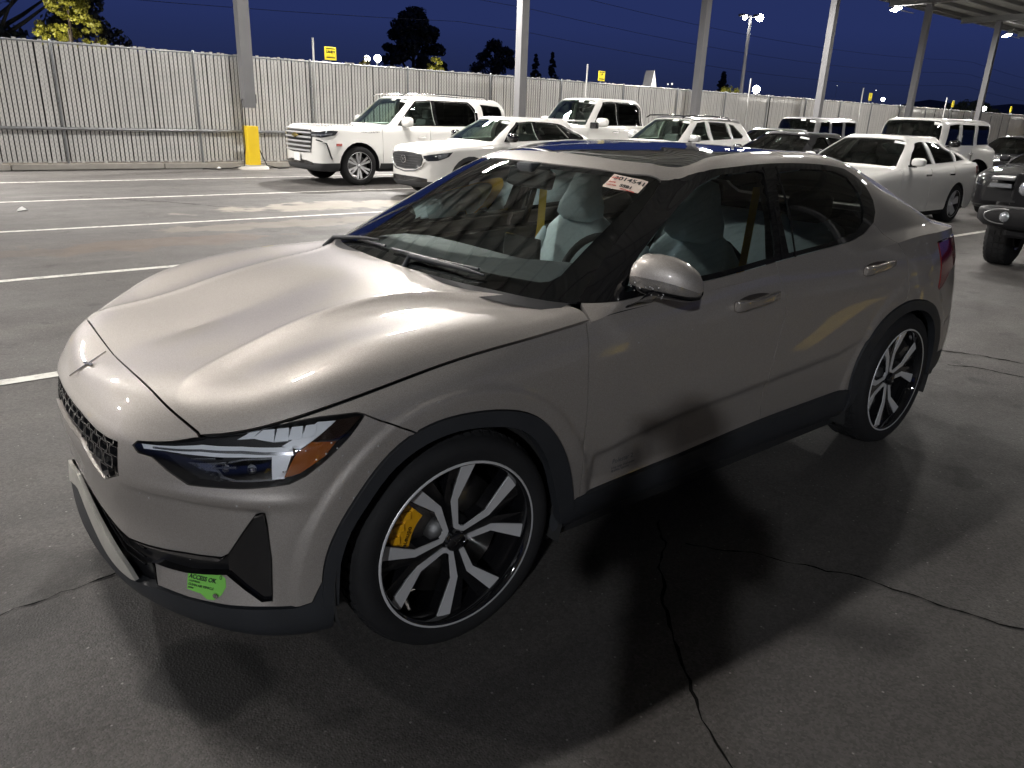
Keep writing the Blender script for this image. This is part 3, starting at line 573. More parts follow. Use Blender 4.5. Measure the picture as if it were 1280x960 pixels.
    rb=uvA([(-3.10,.91,.53),(-3.2,.895,.60),(-3.35,.86,.64)])+[(A.u1,A.inv([(-3.72,0,.64)])[0][1]),(A.u1,A.inv([(-3.71,0,.40)])[0][1])]+uvA([(-3.5,.80,.42),(-3.3,.88,.42),(-3.14,.905,.42)])
    pobj('rear_bumper',mirror(panel(A,rb,.025,thick=.02)),PAINT,root,weldy=True)
    rl=uvA([(-3.14,.905,.42),(-3.3,.88,.42),(-3.5,.80,.42)])+[(A.u1,A.inv([(-3.71,0,.40)])[0][1]),(A.u1,A.v0)]+[(A.uc(c),A.v0) for c in (18,17,16)]+uvA([(-3.2,.86,.26),(-3.16,.89,.30)])
    pobj('rear_valance',mirror(panel(A,rl,.03,thick=.03)),PLA,root,weldy=True)
    # ---- black cladding
    def ring(out,inn,off=.010): 
        return merge(panel(A,uvA(out)+uvA(inn[::-1]),.02,off=off,thick=.035,gap=.0005,disp=dispA))
    AI=[(.398,.882,.30)]+sp3(O['arch_inner'][1:-1],3)+[(-.388,.90,.30)]
    pobj('wheel_arch_trim',ring([(.437,.868,.30)]+AO+[(-.445,.90,.29)],AI),PLA,root,both=True)
    AIr=sp3([(-2.262,.91,.33)]+O['rear_arch_inner'][1:]+[(-3.03,.912,.50),(-3.06,.905,.40),(-3.07,.90,.33)],3)
    pobj('wheel_arch_trim',ring([(-2.212,.90,.30)]+RAO+[(-3.10,.91,.53),(-3.135,.905,.42),(-3.15,.89,.31)],AIr),PLA,root,both=True)
    sl=uvA([(-.44,.905,.372)]+list(sill[1:5])+[(-2.212,.91,.405),(-2.225,.88,.27),(-1.8,.86,.265),(-1.3,.86,.265),(-.8,.86,.26),(-.40,.86,.25)])
    pobj('side_sill',panel(A,sl,.025,off=.012,thick=.05,gap=.0),PLA,root,both=True)
    ct=sp3([(.852,.079,.437),(.848,.19,.408),(.839,.298,.377),(.827,.381,.344),(.815,.429,.318),(.807,.453,.292)],3); cb=sp3([(.814,.420,.284),(.829,.34,.279),(.845,.265,.286),(.855,.194,.310),(.860,.114,.343),(.862,.04,.368)],3)
    cb=[tuple(np.array(b_)*.68+np.array(t_)*.32) for b_,t_ in zip(cb,ct[::-1])]
    chp=[(A.u0,A.inv([(.852,0,.455)])[0][1])]+uvA(ct+cb)+[(A.u0,A.inv([(.860,0,.40)])[0][1])]
    lipt=uvA(cb[::-1]+[(.80,.46,.288),(.777,.53,.298),(.72,.628,.295),(.635,.731,.293),(.55,.809,.30),(.5,.841,.301),(.461,.861,.314),(.437,.874,.379),(.405,.885,.33)])
    lip=[(A.u0,A.inv([(.860,0,.40)])[0][1])]+lipt+uvA([(.408,.865,.215)])+[(u,A.vr(.35)) for u in np.linspace(A.inv([(.42,.84,.2)])[0][0],A.u0,20)]
    pobj('front_lip',mirror(panel(A,lip,.02,off=.004,thick=.03,gap=.001)),PLA,root,weldy=True)
    STEEL=pm('satin_skid_trim',(.52,.50,.45),.42,metal=.35,noise=.25,nscale=14)
    pobj('skid_trim',mirror(panel(A,chp,.014,off=.007,thick=.012,gap=.001)),STEEL,root,weldy=True)
    # lower intake: recessed dark panel with slats
    lo=[(A.u0,A.inv([(.852,0,.49)])[0][1])]+uvA(st[:16])+uvA([(.56,.80,.30),(.66,.70,.30),(.76,.54,.30),(.81,.41,.28),(.84,.25,.272)])+[(A.u0,A.inv([(.862,0,.36)])[0][1])]
    li=pobj('lower_intake',mirror(panel(A,lo,.03,off=-.028,thick=0,gap=-.006)),pm('intake_black',(.008,.008,.009),.3,coat=.3),root,weldy=True)
    for zz in (.0,.026,.05):
        pts=[(.852,0,.462-zz*.4),(.85,.16,.446-zz*.5),(.84,.27,.425-zz*.7),(.82,.38,.400-zz),(.79,.47,.392-zz)]
        sp=A.S(A.inv(pts)); nn=A.N(A.inv(pts)); nn*=np.sign((nn*(sp-[-1,0,.5])).sum()); 
        for sg in (1,-1): MB().tube([tuple((a-b*.018)*[1,sg,1]) for a,b in zip(sp,nn)],.006,6,flat=.5).obj('slat',BLK,li)
    # fog corner: black pocket with a sensor
    fog=[O['slot_top'][k] for k in (11,12,13,14,15,16,17,18,19)]
    fp=pobj('fog_pocket',panel(A,uvA(fog)+uvA([(.642,.736,.448)]),.02,off=-.012,thick=.0,gap=.001),BLK,root,both=True)
    # closing walls of the slot and pocket
    def wall(keys,net,depth,mat,name,par,both=True,closed=False):
        P=net.S(dens_open(net.inv(keys),.02)); Nn=net.N(net.inv(P)); Nn*=np.sign((Nn*(P-[-1,0,.5])).sum(1,keepdims=True)); Q=P-Nn*depth; n=len(P)
        V=[tuple(q) for q in P]+[tuple(q) for q in Q]; F=[(i,i+1,i+1+n,i+n) for i in range(n-1)]
        pobj(name,(V,F),mat,par,both=both)
    wall(st,A,.030,BLK,'intake_edge',root)
    # ---- grille: recessed panel with a lattice
    gp=pobj('grille',mirror(panel(A,g,.03,off=-.035,thick=0,gap=-.004)),pm('grille_black',(.008,.008,.009),.35,coat=.4),root,weldy=True)
    G3=O['grille']; wall([(.85,0,.728)]+G3[1:9]+[(.866,0,.652)],A,.042,PAINT,'grille_edge',root)
    pg=np.array(g)
    cell=MB(); GM=pm('grille_bar',(.014,.014,.016),.16,coat=1)
    def onA(u,v,o):
        P=A.S([(u,v)])[0]; N=A.N([(u,v)])[0]; N*=np.sign((N*(P-np.array([-1,0,.5]))).sum()); return P+N*o
    umax=pg[:,0].max(); vmin,vmax=pg[:,1].min(),pg[:,1].max(); du=.058; dv=.056
    nb=0
    for i in range(int(umax/du)+2):
        for j in range(int((vmax-vmin)/dv)+2):
            u0_=i*du+(.029 if j%2 else 0); v0_=vmin+j*dv
            cu=np.array([(u0_+du*.40,v0_),(u0_+du*.46,v0_+dv*.5),(u0_+du*.40,v0_+dv*.93),(u0_-du*.40,v0_+dv*.93),(u0_-du*.46,v0_+dv*.5),(u0_-du*.40,v0_)])
            if not inpoly(cu[[1,4]]+[[1e-5,0],[1e-5,0]],pg).all() and not (i==0 and inpoly(cu[[1]],pg).all()): continue
            if i==0 and j%2==0: cu[:,0]=np.clip(cu[:,0],-1,9)
            top=[]; 
            for (uu,vv) in cu: top.append(onA(abs(uu),vv,-.008)*([1,1,1] if uu>=0 else [1,-1,1]))
            c=np.mean(top,0); N=A.N([(abs(cu[0][0]),cu[0][1])])[0]; N*=np.sign(N[0]); bot=[t-N*.014-(t-c)*.12 for t in top]; inner=[c+(t-c)*.86 for t in top]; innb=[c+(t-c)*.74-N*.018 for t in top]
            for sg in ((1,-1) if not (i==0 and j%2==0) else (1,)):
                V=[tuple(q*np.array([1,sg,1])) for q in bot+top+inner+innb]; F=[]
                for r in range(3):
                    for k_ in range(6): f=(r*6+k_,r*6+(k_+1)%6,(r+1)*6+(k_+1)%6,(r+1)*6+k_); F.append(f if sg>0 else f[::-1])
                F.append(tuple(range(18,24)))
                pobj_=mesh('grille_cell',V,F,GM,False); link('grille_cell',pobj_,gp)
    # emblem on the nose
    em=[np.array(q) for q in ((.823,0,.766),(.776,0,.804),(.728,0,.8185))]
    ue=B.inv([em[1]])[0]; N=B.N([ue])[0]; N*=np.sign(N[2]); dirv=em[0]-em[2]
    emblem_star('emblem',pm('emblem_metal',(.55,.52,.47),.15,metal=1),bumper,frame(tuple(B.S([ue])[0]+N*.002),tuple(dirv),tuple(np.cross(N,dirv))),.125)
    # ---- headlamps
    hp=[(u,min(v,A.v1)) for u,v in hl]
    topi=[2,3,4,5,6]
    hou=pm('lamp_housing',(.022,.022,.025),.35,coat=.3)
    for sg in (1,-1):
        H=empty('headlight',parent=root)
        def put(name,pts,off,thick,mat,sm=0,sp=.02,gap=0,disp=None):
            vf=panel(A,uvA(pts) if len(pts[0])==3 else pts,sp,off=off,thick=thick,gap=gap,sm=sm,disp=disp)
            if sg<0: vf=mirror(vf,False)
            return link(name,mesh(name,*vf,mat),H)
        put('housing',hp,-.050,0,hou,gap=-.006); 
        edge=A.S(dens(np.array(hp),.02)); en=A.N(A.inv(edge)); en*=np.sign((en*(edge-[-1,0,.5])).sum(1,keepdims=True)); Q=edge-en*.055; n=len(edge)
        V=[tuple(q*np.array([1,sg,1])) for q in np.concatenate([edge-en*.004,Q])]; link('housing_wall',mesh('housing_wall',V,[(i,(i+1)%n,(i+1)%n+n,i+n) for i in range(n)],hou),H)
        put('lens',hp,-.002,.0,CLEAR,gap=.003)
        DR=pm('light_guide',(.85,.87,.90),.30,coat=.3,spec=.8); SIL=pm('lamp_silver',(.45,.46,.48),.25,metal=.9)
        put('light_bar',O['bar'],-.010,.018,DR); put('light_bar',[(.574,.742,.7465),(.478,.838,.755),(.480,.842,.749),(.578,.748,.7415),(.655,.668,.7365),(.74,.55,.722),(.74,.547,.727),(.652,.665,.741)],-.006,.01,SIL)
        put('light_bar',O['leg_down'],-.014,.02,DR); put('light_bar',O['leg_up'],-.016,.02,DR)
        put('side_marker',O['amber'],-.012,.015,AMB); put('side_marker_lens',O['amber_top'],-.014,.012,pm('smoked_amber',(.018,.009,.007),.15,coat=1))
        put('projector_frame',[(.652,.695,.709),(.585,.757,.733),(.522,.815,.742),(.531,.825,.676),(.612,.752,.665),(.640,.720,.672)],-.026,.010,SIL); put('projector_window',O['projector'],-.022,.012,BLK)
        put('inner_vane',[(.70,.645,.706),(.655,.695,.712),(.640,.716,.690),(.672,.680,.690)],-.020,.008,SIL)
        pj=A.S(A.inv([(.60,.745,.70)]))[0]
        for (px,py,pz,rd) in ((.628,.715,.700,.014),(.578,.765,.702,.016)):
            P=A.S(A.inv([(px,py,pz)]))[0]; Nn=A.N(A.inv([(px,py,pz)]))[0]; Nn*=np.sign(Nn[0]); m=MB(); m.lathe([(.0001,0),(rd*.6,-.002),(rd,-.008),(rd*1.08,-.018)],20,'z'); o=m.obj('projector_lens',CHR,H); o.matrix_local=frame(tuple((P-Nn*.020)*np.array([1,sg,1])),(0,1,.2),tuple(np.cross(Nn*np.array([1,sg,1]),(0,1,.2))))
        # stepped reflectors above the bar
        for k in range(5):
            t=k/4; x=.545-.125*t; base=[(x+.035,.0,.772+.018*t),(x+.012,0,.797+.016*t),(x-.010,0,.803+.016*t),(x+.004,0,.776+.017*t)]
            pts=[]
            for (bx,_,bz) in base:
                gq,GG=A.grid(); mm=GG[:,1]>.4; pp=GG[mm][(np.hypot(GG[mm][:,0]-bx,GG[mm][:,2]-bz)).argmin()]; pts.append((bx,pp[1],bz))
            put('reflector_fin',pts,-.014,.012,DR,sp=.01)
        for k in range(3):
            a=(.70-.022*k,.645+.02*k,.712-.010*k); b=(.655-.022*k,.70+.02*k,.722-.010*k)
            pa,pb=[A.S(A.inv([q_]))[0]*np.array([1,sg,1])-np.array([.022,0,0]) for q_ in (a,b)]; MB().tube([tuple(pa),tuple(pb)],[.0015,.004],6).obj('reflector_fin',SIL,H)
        led=MB()
        for k in range(6):
            P=A.S(A.inv([(.682-.008*k,.668+.010*k,.694-.0062*k)]))[0]*np.array([1,sg,1])-np.array([.02,0.01*sg,0]); led.box(tuple(P),(.008,.005,.006))
        led.obj('led_row',SIL,H)
    # ---- glass house
    wl=[(C.u0,v1b)]+[(u,v1b) for u in np.linspace(C.u0,C.inv([(-.542,.800,1.012)])[0][0],10)[1:]]+uvC([(-.80,.692,1.190),(-1.122,.576,1.362)])
    wtop=[(u,C.vr(3)) for u in np.linspace(C.inv([(-1.10,.555,1.369)])[0][0],C.u0,10)]
    wp_=wl+wtop
    WG=glassm('windshield_glass',(.84,.90,.87),.11); SG=glassm('side_glass',(.72,.79,.78),.07); TG=glassm('roof_glass_tint',(.02,.022,.028),.06)
    pobj('windshield',mirror(panel(C,wp_,.03,off=-.003,thick=0,gap=0)),WG,root,weldy=True)
    wh=[(C.u0,C.inv([(-.335,0,1.062)])[0][1])]+uvC([(-.345,.25,1.064),(-.375,.408,1.066),(-.444,.60,1.055),(-.475,.655,1.052),(-.50,.675,1.056),(-.54,.685,1.078),(-1.05,.572,1.339),(-1.055,.56,1.350),(-1.03,.50,1.358),(-.975,.35,1.366)])+[(C.u0,C.inv([(-.945,0,1.373)])[0][1])]
    fr=[(C.u0,v1b)]+wl[1:]+wtop[:-1]+[(C.u0,C.vr(3))]+wh[::-1]
    FRIT=pm('frit_black',(.010,.010,.013),.25)
    pobj('windshield_border',mirror(panel(C,fr,.03,off=-.0065,thick=0,gap=0)),FRIT,root,weldy=True)
    dl=O['dlo']
    blk=uvC([(-.52,.79,1.006)])+[(u,v1b) for u in np.linspace(C.inv([(-.545,.815,1.008)])[0][0],C.inv([(-2.1,.834,1.095)])[0][0],40)]+uvC(dl[6:-1])+uvC([(-1.122,.578,1.361),(-.80,.694,1.189)])
    gF,gR=uvC(O['glassF']),uvC(O['glassR'])
    pobj('window_surround',panel(C,blk,.02,holes=[gF,gR],off=.001,thick=.01,gap=.001),BLK,root,both=True)
    pobj('door_window',panel(C,gF,.03,off=-.004,thick=0,gap=-.003),SG,root,both=True); pobj('door_window',panel(C,gR,.03,off=-.004,thick=0,gap=-.003),SG,root,both=True)
    # division strips on the B pillar and sail trim line
    for xs in ((-1.575,-1.665),):
        for x0 in xs:
            P=C.S(C.inv([(x0-.012,.848,1.07),(x0-.03,.77,1.24),(x0-.075,.655,1.41)])); 
            for sg in (1,-1): MB().tube([tuple((p_+np.array([0,.004,0]))*np.array([1,sg,1])) for p_ in P],.004,6).obj('pillar_strip',BLK,root)
    # roof skin and C pillars
    RG=[(C.u0,C.inv([(-1.118,0,1.429)])[0][1])]+uvC([(-1.112,.15,1.428),(-1.115,.305,1.42),(-1.15,.42,1.414),(-1.19,.495,1.408),(-1.235,.53,1.409),(-1.29,.545,1.412),(-1.343,.546,1.42),(-1.45,.54,1.438),(-1.65,.535,1.452),(-1.95,.53,1.458),(-2.2,.51,1.451),(-2.35,.46,1.437),(-2.44,.36,1.43)])+[(C.u1,C.inv([(-2.50,0,1.432)])[0][1])]
    rearc=[(C.u1,C.inv([(-3.50,0,1.125)])[0][1])]+uvC([(-3.48,.3,1.128),(-3.38,.52,1.13),(-3.28,.585,1.14),(-3.10,.55,1.225),(-2.92,.50,1.30),(-2.85,.44,1.338),(-2.80,.25,1.362)])+[(C.u1,C.inv([(-2.79,0,1.367)])[0][1])]
    roof=[(C.u0,C.vr(3))]+[(u,C.vr(3)) for u in np.linspace(C.u0,C.inv([(-1.10,.555,1.369)])[0][0],12)[1:]]+uvC([(-1.124,.578,1.361)])+uvC([q for q in dl[6:-1] if q[0]<-1.14 and not (q[0]>-2.40 and q[2]<1.17)][::-1])+tipC+[(cv0(-2.543),C.v0)]+[(u,C.v0) for u in np.linspace(cv0(-2.543),C.u1,30)[1:]]+rearc+RG[::-1]
    pobj('roof_panel',mirror(panel(C,roof,.022,gap=.0,thick=.012)),PAINT,root,weldy=True)
    pobj('roof_glass',mirror(panel(C,RG+[(C.u1,C.v1),(C.u0,C.v1)],.035,off=-.002,thick=.0,gap=.003)),pm('roof_glass',(.004,.005,.008),.03,coat=1,spec=.6),root,weldy=True)
    pobj('rear_window',mirror(panel(C,rearc,.04,off=-.003,thick=0,gap=.003)),SG,root,weldy=True)
    # ---- dark inner shell, floor and liners
    holes=[]
    for cx,rr_ in ((0,.40),(-2.69,.43)):
        pts=[(cx+rr_*math.cos(a),.92,.33+rr_*math.sin(a)) for a in np.linspace(-.25,PI+.25,24)]; holes.append(pts)
    h0,h1=uvA(holes[0]),uvA(holes[1])
    sh=[(A.u0,A.v0),(h0[0][0],A.v0)]+h0+[(h0[-1][0],A.v0),(h1[0][0],A.v0)]+h1+[(h1[-1][0],A.v0),(A.u1,A.v0),(A.u1,A.v1),(A.u0,A.v1)]
    pobj('inner_shell',mirror(panel(A,sh,.06,off=-.060,thick=0,gap=0)),DARK,root)
    inner_b=[(B.u0,B.v0),(u9,B.v0),(u9,B.v1),(B.u0,B.v1)]; pobj('inner_shell',mirror(panel(B,inner_b,.06,off=-.035,thick=0,gap=0)),DARK,root)
    f=MB(); f.box((-1.35,0,.235),(1.9,1.66,.10)); f.box((.12,0,.30),(.95,1.15,.12)); f.box((-2.75,0,.26),(1.1,1.2,.12)); f.box((-3.3,0,.3),(.5,1.4,.12)); f.obj('floor_pan',DARK,root)
    for cx,rr_ in ((0,.415),(-2.69,.44)):
        for sg in (1,-1):
            m=MB(); a=np.linspace(-.30,PI+.30,30); V=[]; 
            for y in (.905,.60): V+=[(cx+rr_*math.cos(q_),y*sg,.335+rr_*math.sin(q_)) for q_ in a]
            n=len(a); m.add(V,[(i,i+1,i+1+n,i+n) for i in range(n-1)],True); m.add(V[n:],[tuple(range(n))]); m.obj('arch_liner',pm('liner_black',(.02,.02,.02),.85,noise=.4,nscale=10),root)
    # ---- wheels
    for x,fr_ in ((0,True),(-2.735,False)):
        for sg in (1,-1):
            w=empty('wheel',(x,.785*sg,.347),R_(-2.0) if fr_ else 0,root)
            wheel_parts(w,.349,.271,.245,'quad_u',side=sg)
            M_=frame((0,sg*(.1225*.92-.010+.0015),0),(1,0,.9) if sg>0 else (-1,0,.9),(-.9*1,0,1) if sg>0 else (.9,0,1))
            emblem_star('emblem',CHR,w,M_,.045)
            # brake caliper
            GOLD=pm('caliper_gold',(.80,.40,.012),.35,coat=.7)
            ang=28 if fr_ else 150
            if sg<0: ang=ang
            cal=MB(); a0,a1=R_(ang-21),R_(ang+19); Vs=[]
            for (rad,yy) in ((.138,.040),(.150,.068),(.195,.074),(.228,.062),(.236,-.03),(.138,-.03)): 
                Vs.append([(rad*math.cos(a0+(a1-a0)*t),yy*sg,rad*math.sin(a0+(a1-a0)*t)) for t in np.linspace(0,1,9)])
            V=[p_ for r_ in Vs for p_ in r_]; F=[(i*9+j,i*9+j+1,((i+1)%6)*9+j+1,((i+1)%6)*9+j) for i in range(6) for j in range(8)]+[tuple(i*9 for i in range(6)),tuple(i*9+8 for i in range(6))[::-1]]
            cal.add(V,F); 
            for t in (.22,.5,.78):
                aa=a0+(a1-a0)*t; cal.box((.205*math.cos(aa),.073*sg,.205*math.sin(aa)),(.034,.010,.026),bev=.003)
            cc=cal.obj('brake_caliper',GOLD if fr_ else DISC,w)
            if sg>0 and fr_:
                t=textmesh('brembo',.021,BLK,.0004); to=link('lettering',t,cc); aa=R_(ang-8 if fr_ else ang+6); to.matrix_local=frame((.166*math.cos(aa),.0742,.166*math.sin(aa)),(-math.sin(aa),0,math.cos(aa)),(-math.cos(aa),0,-math.sin(aa)))
    # ---- door handles
    for key,doors in (('handleF',fdoors),('handleR',rdoors)):
        P=np.array(O[key]); c0=P[:3].mean(0); x0,x1=P[:,0].max(),P[:,0].min(); zc=P[:,2].mean()
        for i,sg in enumerate((1,-1)):
            HC=pm('handle_paint',(.50,.46,.42),.18,metal=.8,coat=1)
            sl_=.055*1.0
            secs=[]
            for t,hh,dd,o in ((0,.019,.006,.006),(.02,.021,.014,.014),(.16,.021,.018,.022),(.22,.017,.015,.026),(.7,.016,.015,.027),(.96,.016,.013,.022),(1,.014,.006,.012)):
                x=x0+(x1-x0)*t; z=zc-.004+ (0.050*(t-.5)*.6 if True else 0)*.6; y=float(A.S(A.inv([(x,.9,z)]))[0][1]); secs.append(((x,(y+o)*sg,z),(0,dd*sg*.7,0),(0,0,hh),5))
            V,F=loft(secs,16); link('door_handle',mesh('door_handle',V,F if sg>0 else [f_[::-1] for f_ in F],HC),doors[i])
            y=float(A.S(A.inv([((x0+x1)/2,.9,zc)]))[0][1]); rec=MB(); rec.prism([((x0+x1)/2+(x1-x0)*.40*math.cos(q_),.024*math.sin(q_)+zc-.004) for q_ in np.linspace(0,2*PI,20)[:-1]],(0,sg,0),.0035,(0,(y-.001)*sg,0),(1,0,0),(0,0,1)); rec.obj('handle_shade',pm('handle_shade_tone',(.09,.08,.075),.4,metal=.5,coat=.5),doors[i])  # flat dark disc painted in for the shade behind the handle
    # ---- door mirrors
    for i,sg in enumerate((1,-1)):
        if sg<0: continue   # the photograph shows no mirror on the far side
        m=empty('door_mirror',parent=root)
        prof=[(0,.42,-.010),(.05,.72,-.006),(.16,.93,0),(.34,1.0,.0),(.55,.98,.0),(.75,.88,-.004),(.90,.68,-.010),(.98,.40,-.016),(1.0,.10,-.018)]
        base=np.array([-.735,.835,1.088]); tip=np.array([-.835,1.045,1.070])
        def hs(lo,hi,sx=1,n=26):
            V=[];F=[]
            for t,s_,dz in prof:
                c=base+(tip-base)*t+np.array([0,0,dz]); hx=.074*s_*sx; 
                for k in range(n+1):
                    a=lo+(hi-lo)*k/n; ca,sa=math.cos(a),math.sin(a); e=.82
                    x=np.sign(ca)*abs(ca)**e*hx*(1.0 if ca>0 else .55); z=(np.sign(sa)*abs(sa)**e)*(.082 if sa>0 else .056)*s_
                    V.append(((c[0]+x),(c[1]+x*.25)*sg,c[2]+z))
            for r_ in range(len(prof)-1):
                for k in range(n): q_=r_*(n+1)+k; F.append((q_,q_+1,q_+n+2,q_+n+1) if sg>0 else (q_+n+1,q_+n+2,q_+1,q_))
            return V,F
        a1_=math.asin(-.32)
        V,F=hs(.10,PI+.18); link('mirror_cap',mesh('mirror_cap',V,F,PAINT),m)
        V,F=hs(-.34,.10,1.008); link('mirror_band',mesh('mirror_band',V,F,pm('band_silver',(.33,.31,.29),.25,metal=.7,coat=1)),m)
        V,F=hs(-2.6,-.34,1.0); link('mirror_underside',mesh('mirror_underside',V,F,BLK),m)
        V,F=hs(PI-.4,PI+1.0,.98); link('mirror_back',mesh('mirror_back',V,F,BLK),m)
        st_=loft([((-.745,.93*sg,1.045),(.045,0,0),(0,0.03*sg,.02),2),((-.74,.895*sg,1.012),(.046,0,0),(0,.025*sg,.02),2),((-.735,.862*sg,.985),(.062,0,0),(0,.02*sg,.022),2),((-.735,.84*sg,.975),(.068,0,0),(0,.01*sg,.022),2)],16)
        link('mirror_stalk',mesh('mirror_stalk',*st_,BLK),m)
        if sg<0: # far mirror is folded back against the door
            pv=Vector((-.74,-.90,0)); m.matrix_local=Matrix.Translation(pv)@Matrix.Rotation(R_(-66),4,'Z')@Matrix.Translation(-pv)
    # ---- wiper and cowl
    cw=[]; 
    CP=pm('cowl_plastic',(.012,.012,.014),.6)
    us_=np.linspace(C.u0,C.inv([(-.50,.78,1.006)])[0][0],14); P1=C.S(np.stack([us_,np.full(14,v1b)],1))+[0,0,-.004]; P0=P1+np.array([.06,0,-.018])
    Vc=[tuple(q_) for q_ in P0]+[tuple(q_) for q_ in P1]; pobj('cowl_panel',mirror((Vc,[(i,i+1,i+15,i+14) for i in range(13)])),CP,root)
    def onC(x,y,o=.012):
        P,N=sp_n(C,(x,abs(y),1.03+(-.30-x)*.5)); q=P+N*o; return (q[0],q[1]*(1 if y>=0 else -1),q[2])
    wl_=MB(); wl_.tube([onC(-.285,.10,-.004),onC(-.325,.10,.018),onC(-.345,.42,.020),onC(-.36,.50,.012)],[.010,.011,.007,.004],8); wl_.tube([onC(-.335,-.06,.010),onC(-.345,.2,.009),onC(-.375,.45,.008)],.0055,6); wl_.obj('wiper',PLA,root)
    wl_=MB(); wl_.tube([onC(-.285,-.62,-.002),onC(-.33,-.58,.018),onC(-.345,-.3,.018),onC(-.36,-.20,.012)],[.010,.011,.007,.004],8); wl_.tube([onC(-.35,-.70,.010),onC(-.345,-.4,.009),onC(-.34,-.12,.008)],.0055,6); wl_.obj('wiper',PLA,root)
    # ---- parking sensor, door text, green sticker, windshield paper
    P,N=sp_n(A,O['sensor'][0]); sm_=MB(); sm_.lathe([(.0001,.0015),(.008,.0015),(.0095,.0005),(.0095,-.004)],20,'z'); so=sm_.obj('parking_sensor',pm('sensor_paint',(.26,.23,.20),.3,metal=.6),bumper); so.matrix_local=frame(tuple(P+N*.001),(0,0,1),tuple(np.cross(N,(0,0,1))))
    sm2=MB(); sm2.lathe([(.0098,.0012),(.0115,.0012)],20,'z'); so2=sm2.obj('sensor_ring',DARK,bumper); so2.matrix_local=frame(tuple(P+N*.001),(0,0,1),tuple(np.cross(N,(0,0,1))))
    TXT=pm('grey_lettering',(.10,.10,.11),.5)
    for s_,sz,dz,dx in (('Polestar 2',.026,0,0),('Long range Dual motor',.0125,-.026,0),('78 kWh / 300 kW',.0125,-.040,0)):
        P,N=sp_n(A,(-.630,.92,.452+dz)); P=P+N*(float(dispA(np.array([P]))[0])+.0016)
        t=textmesh(s_,sz,TXT,.0003,align='LEFT'); conform(t,frame(tuple(P),(-1,-.01,-.0),tuple(np.cross(N,(-1,0,0)))),A,.0016,dispA); o=link('lettering',t,fdoors[0])
    GS=pm('green_sticker',(.22,.62,.10),.45); INK=pm('sticker_ink',(.02,.05,.02),.6)
    SP=[(.722,.622,.372),(.674,.690,.376),(.662,.706,.381),(.651,.719,.371),(.649,.721,.348),(.657,.712,.325),(.671,.695,.308),(.684,.677,.306),(.696,.661,.318),(.722,.624,.322)]
    stk=panel(A,uvA(SP),.01,off=.0012,thick=.0008,gap=0,disp=dispA); so=pobj('green_sticker',stk,GS,bumper)
    def ontext(s_,size,pos,right,mat,par,off=.0022,bold=0,shear=0,net=A,sp=1):
        P,N=sp_n(net,pos); t=textmesh(s_,size,mat,.0002,align='LEFT',bold=bold,shear=shear,spacing=sp); conform(t,frame(tuple(P),right,tuple(np.cross(N,right))),net,off,dispA if net is A else None); o=link('lettering',t,par); return o
    rt=np.array(SP[2])-np.array(SP[0]); rt[2]=0
    for s_,sz,dz in (('ACCESS OK',.0165,-.012),('CALIFORNIA',.0065,-.024),('CLEAN AIR VEHICLE',.0090,-.034),('EXPIRES',.005,-.043)):
        ontext(s_,sz,(.719,.626,.372+dz),tuple(rt),INK,so,bold=.0006 if 'ACC' in s_ else .0002,shear=.25)
    ontext('0',.017,(.6625,.7055,.372),tuple(rt),INK,so); P,N=sp_n(A,(.668,.700,.322)); d_=MB(); d_.lathe([(.0001,.0),(.008,.0)],16,'z'); do=d_.obj('hologram',CHR,so); do.matrix_local=frame(tuple(P+N*.0005),(0,0,1),tuple(np.cross(N,(0,0,1))))
    PAP=pm('paper_tag',(.64,.53,.45),.6,noise=.06,nscale=8)
    pp=[(-1.012,.440,1.376),(-1.070,.562,1.352),(-.992,.585,1.317),(-.925,.465,1.333)]
    pvf=panel(C,uvC(pp),.03,off=.001,thick=.0004,gap=0); po=pobj('paper_tag',pvf,PAP,root)
    P0,N0=sp_n(C,pp[0]); P3,_=sp_n(C,pp[3]); rt=np.array(pp[1])-np.array(pp[0]); dn=np.array(pp[3])-np.array(pp[0])
    BI=pm('ink_black',(.02,.02,.02),.7); RI=pm('ink_red',(.45,.06,.04),.7)
    for s_,sz,a_,b_,mt in (('3014541',.036,.10,.30,BI),('SS81',.026,.42,.74,BI),('DATE',.010,.07,.62,RI),('STOCK',.010,.04,.30,RI),('SEATTLE AUTO',.008,.50,.94,RI),('LOT NO.',.010,.06,.82,RI)):
        P=np.array(pp[0])+rt*a_+dn*b_; P,N=sp_n(C,P); t=textmesh(s_,sz,mt,.0001,align='LEFT',bold=.0008); up=np.cross(N,rt); conform(t,frame(tuple(P),tuple(rt),tuple(up)),C,.0022); o=link('lettering',t,po)
    # ---- dew drops
    DW=pm('dew_drop',(.9,.9,.9),.02,metal=.6,coat=1); rr=random.Random(11); dm_=MB()
    def drop(P,N,r):
        N=Vector(N).normalized(); u=N.orthogonal().normalized(); v=N.cross(u); V=[tuple(Vector(P)+N*r*.8)]
        for q_ in (.55,1.0): V+=[tuple(Vector(P)+(u*math.cos(a)+v*math.sin(a))*r*q_+N*r*(.55 if q_<1 else 0)) for a in np.linspace(0,2*PI,7)[:-1]]
        dm_.add(V,[(0,1+k,1+(k+1)%6) for k in range(6)]+[(1+k,7+k,7+(k+1)%6,1+(k+1)%6) for k in range(6)],True)
    cand=[]
    for c_,rad,n_ in (((.36,.885,.73),.07,16),((.42,.88,.62),.05,7),((.0,.92,.80),.12,9),((-2.85,.90,.93),.16,26),((-2.35,.92,.86),.12,8),((-.9,.90,.86),.25,5),((.60,.78,.60),.10,6),((.75,.60,.55),.10,4),((-1.0,.91,.72),.25,4)):
        for _ in range(n_): cand.append((c_[0]+rr.gauss(0,rad),c_[1],c_[2]+rr.gauss(0,rad*.6)))
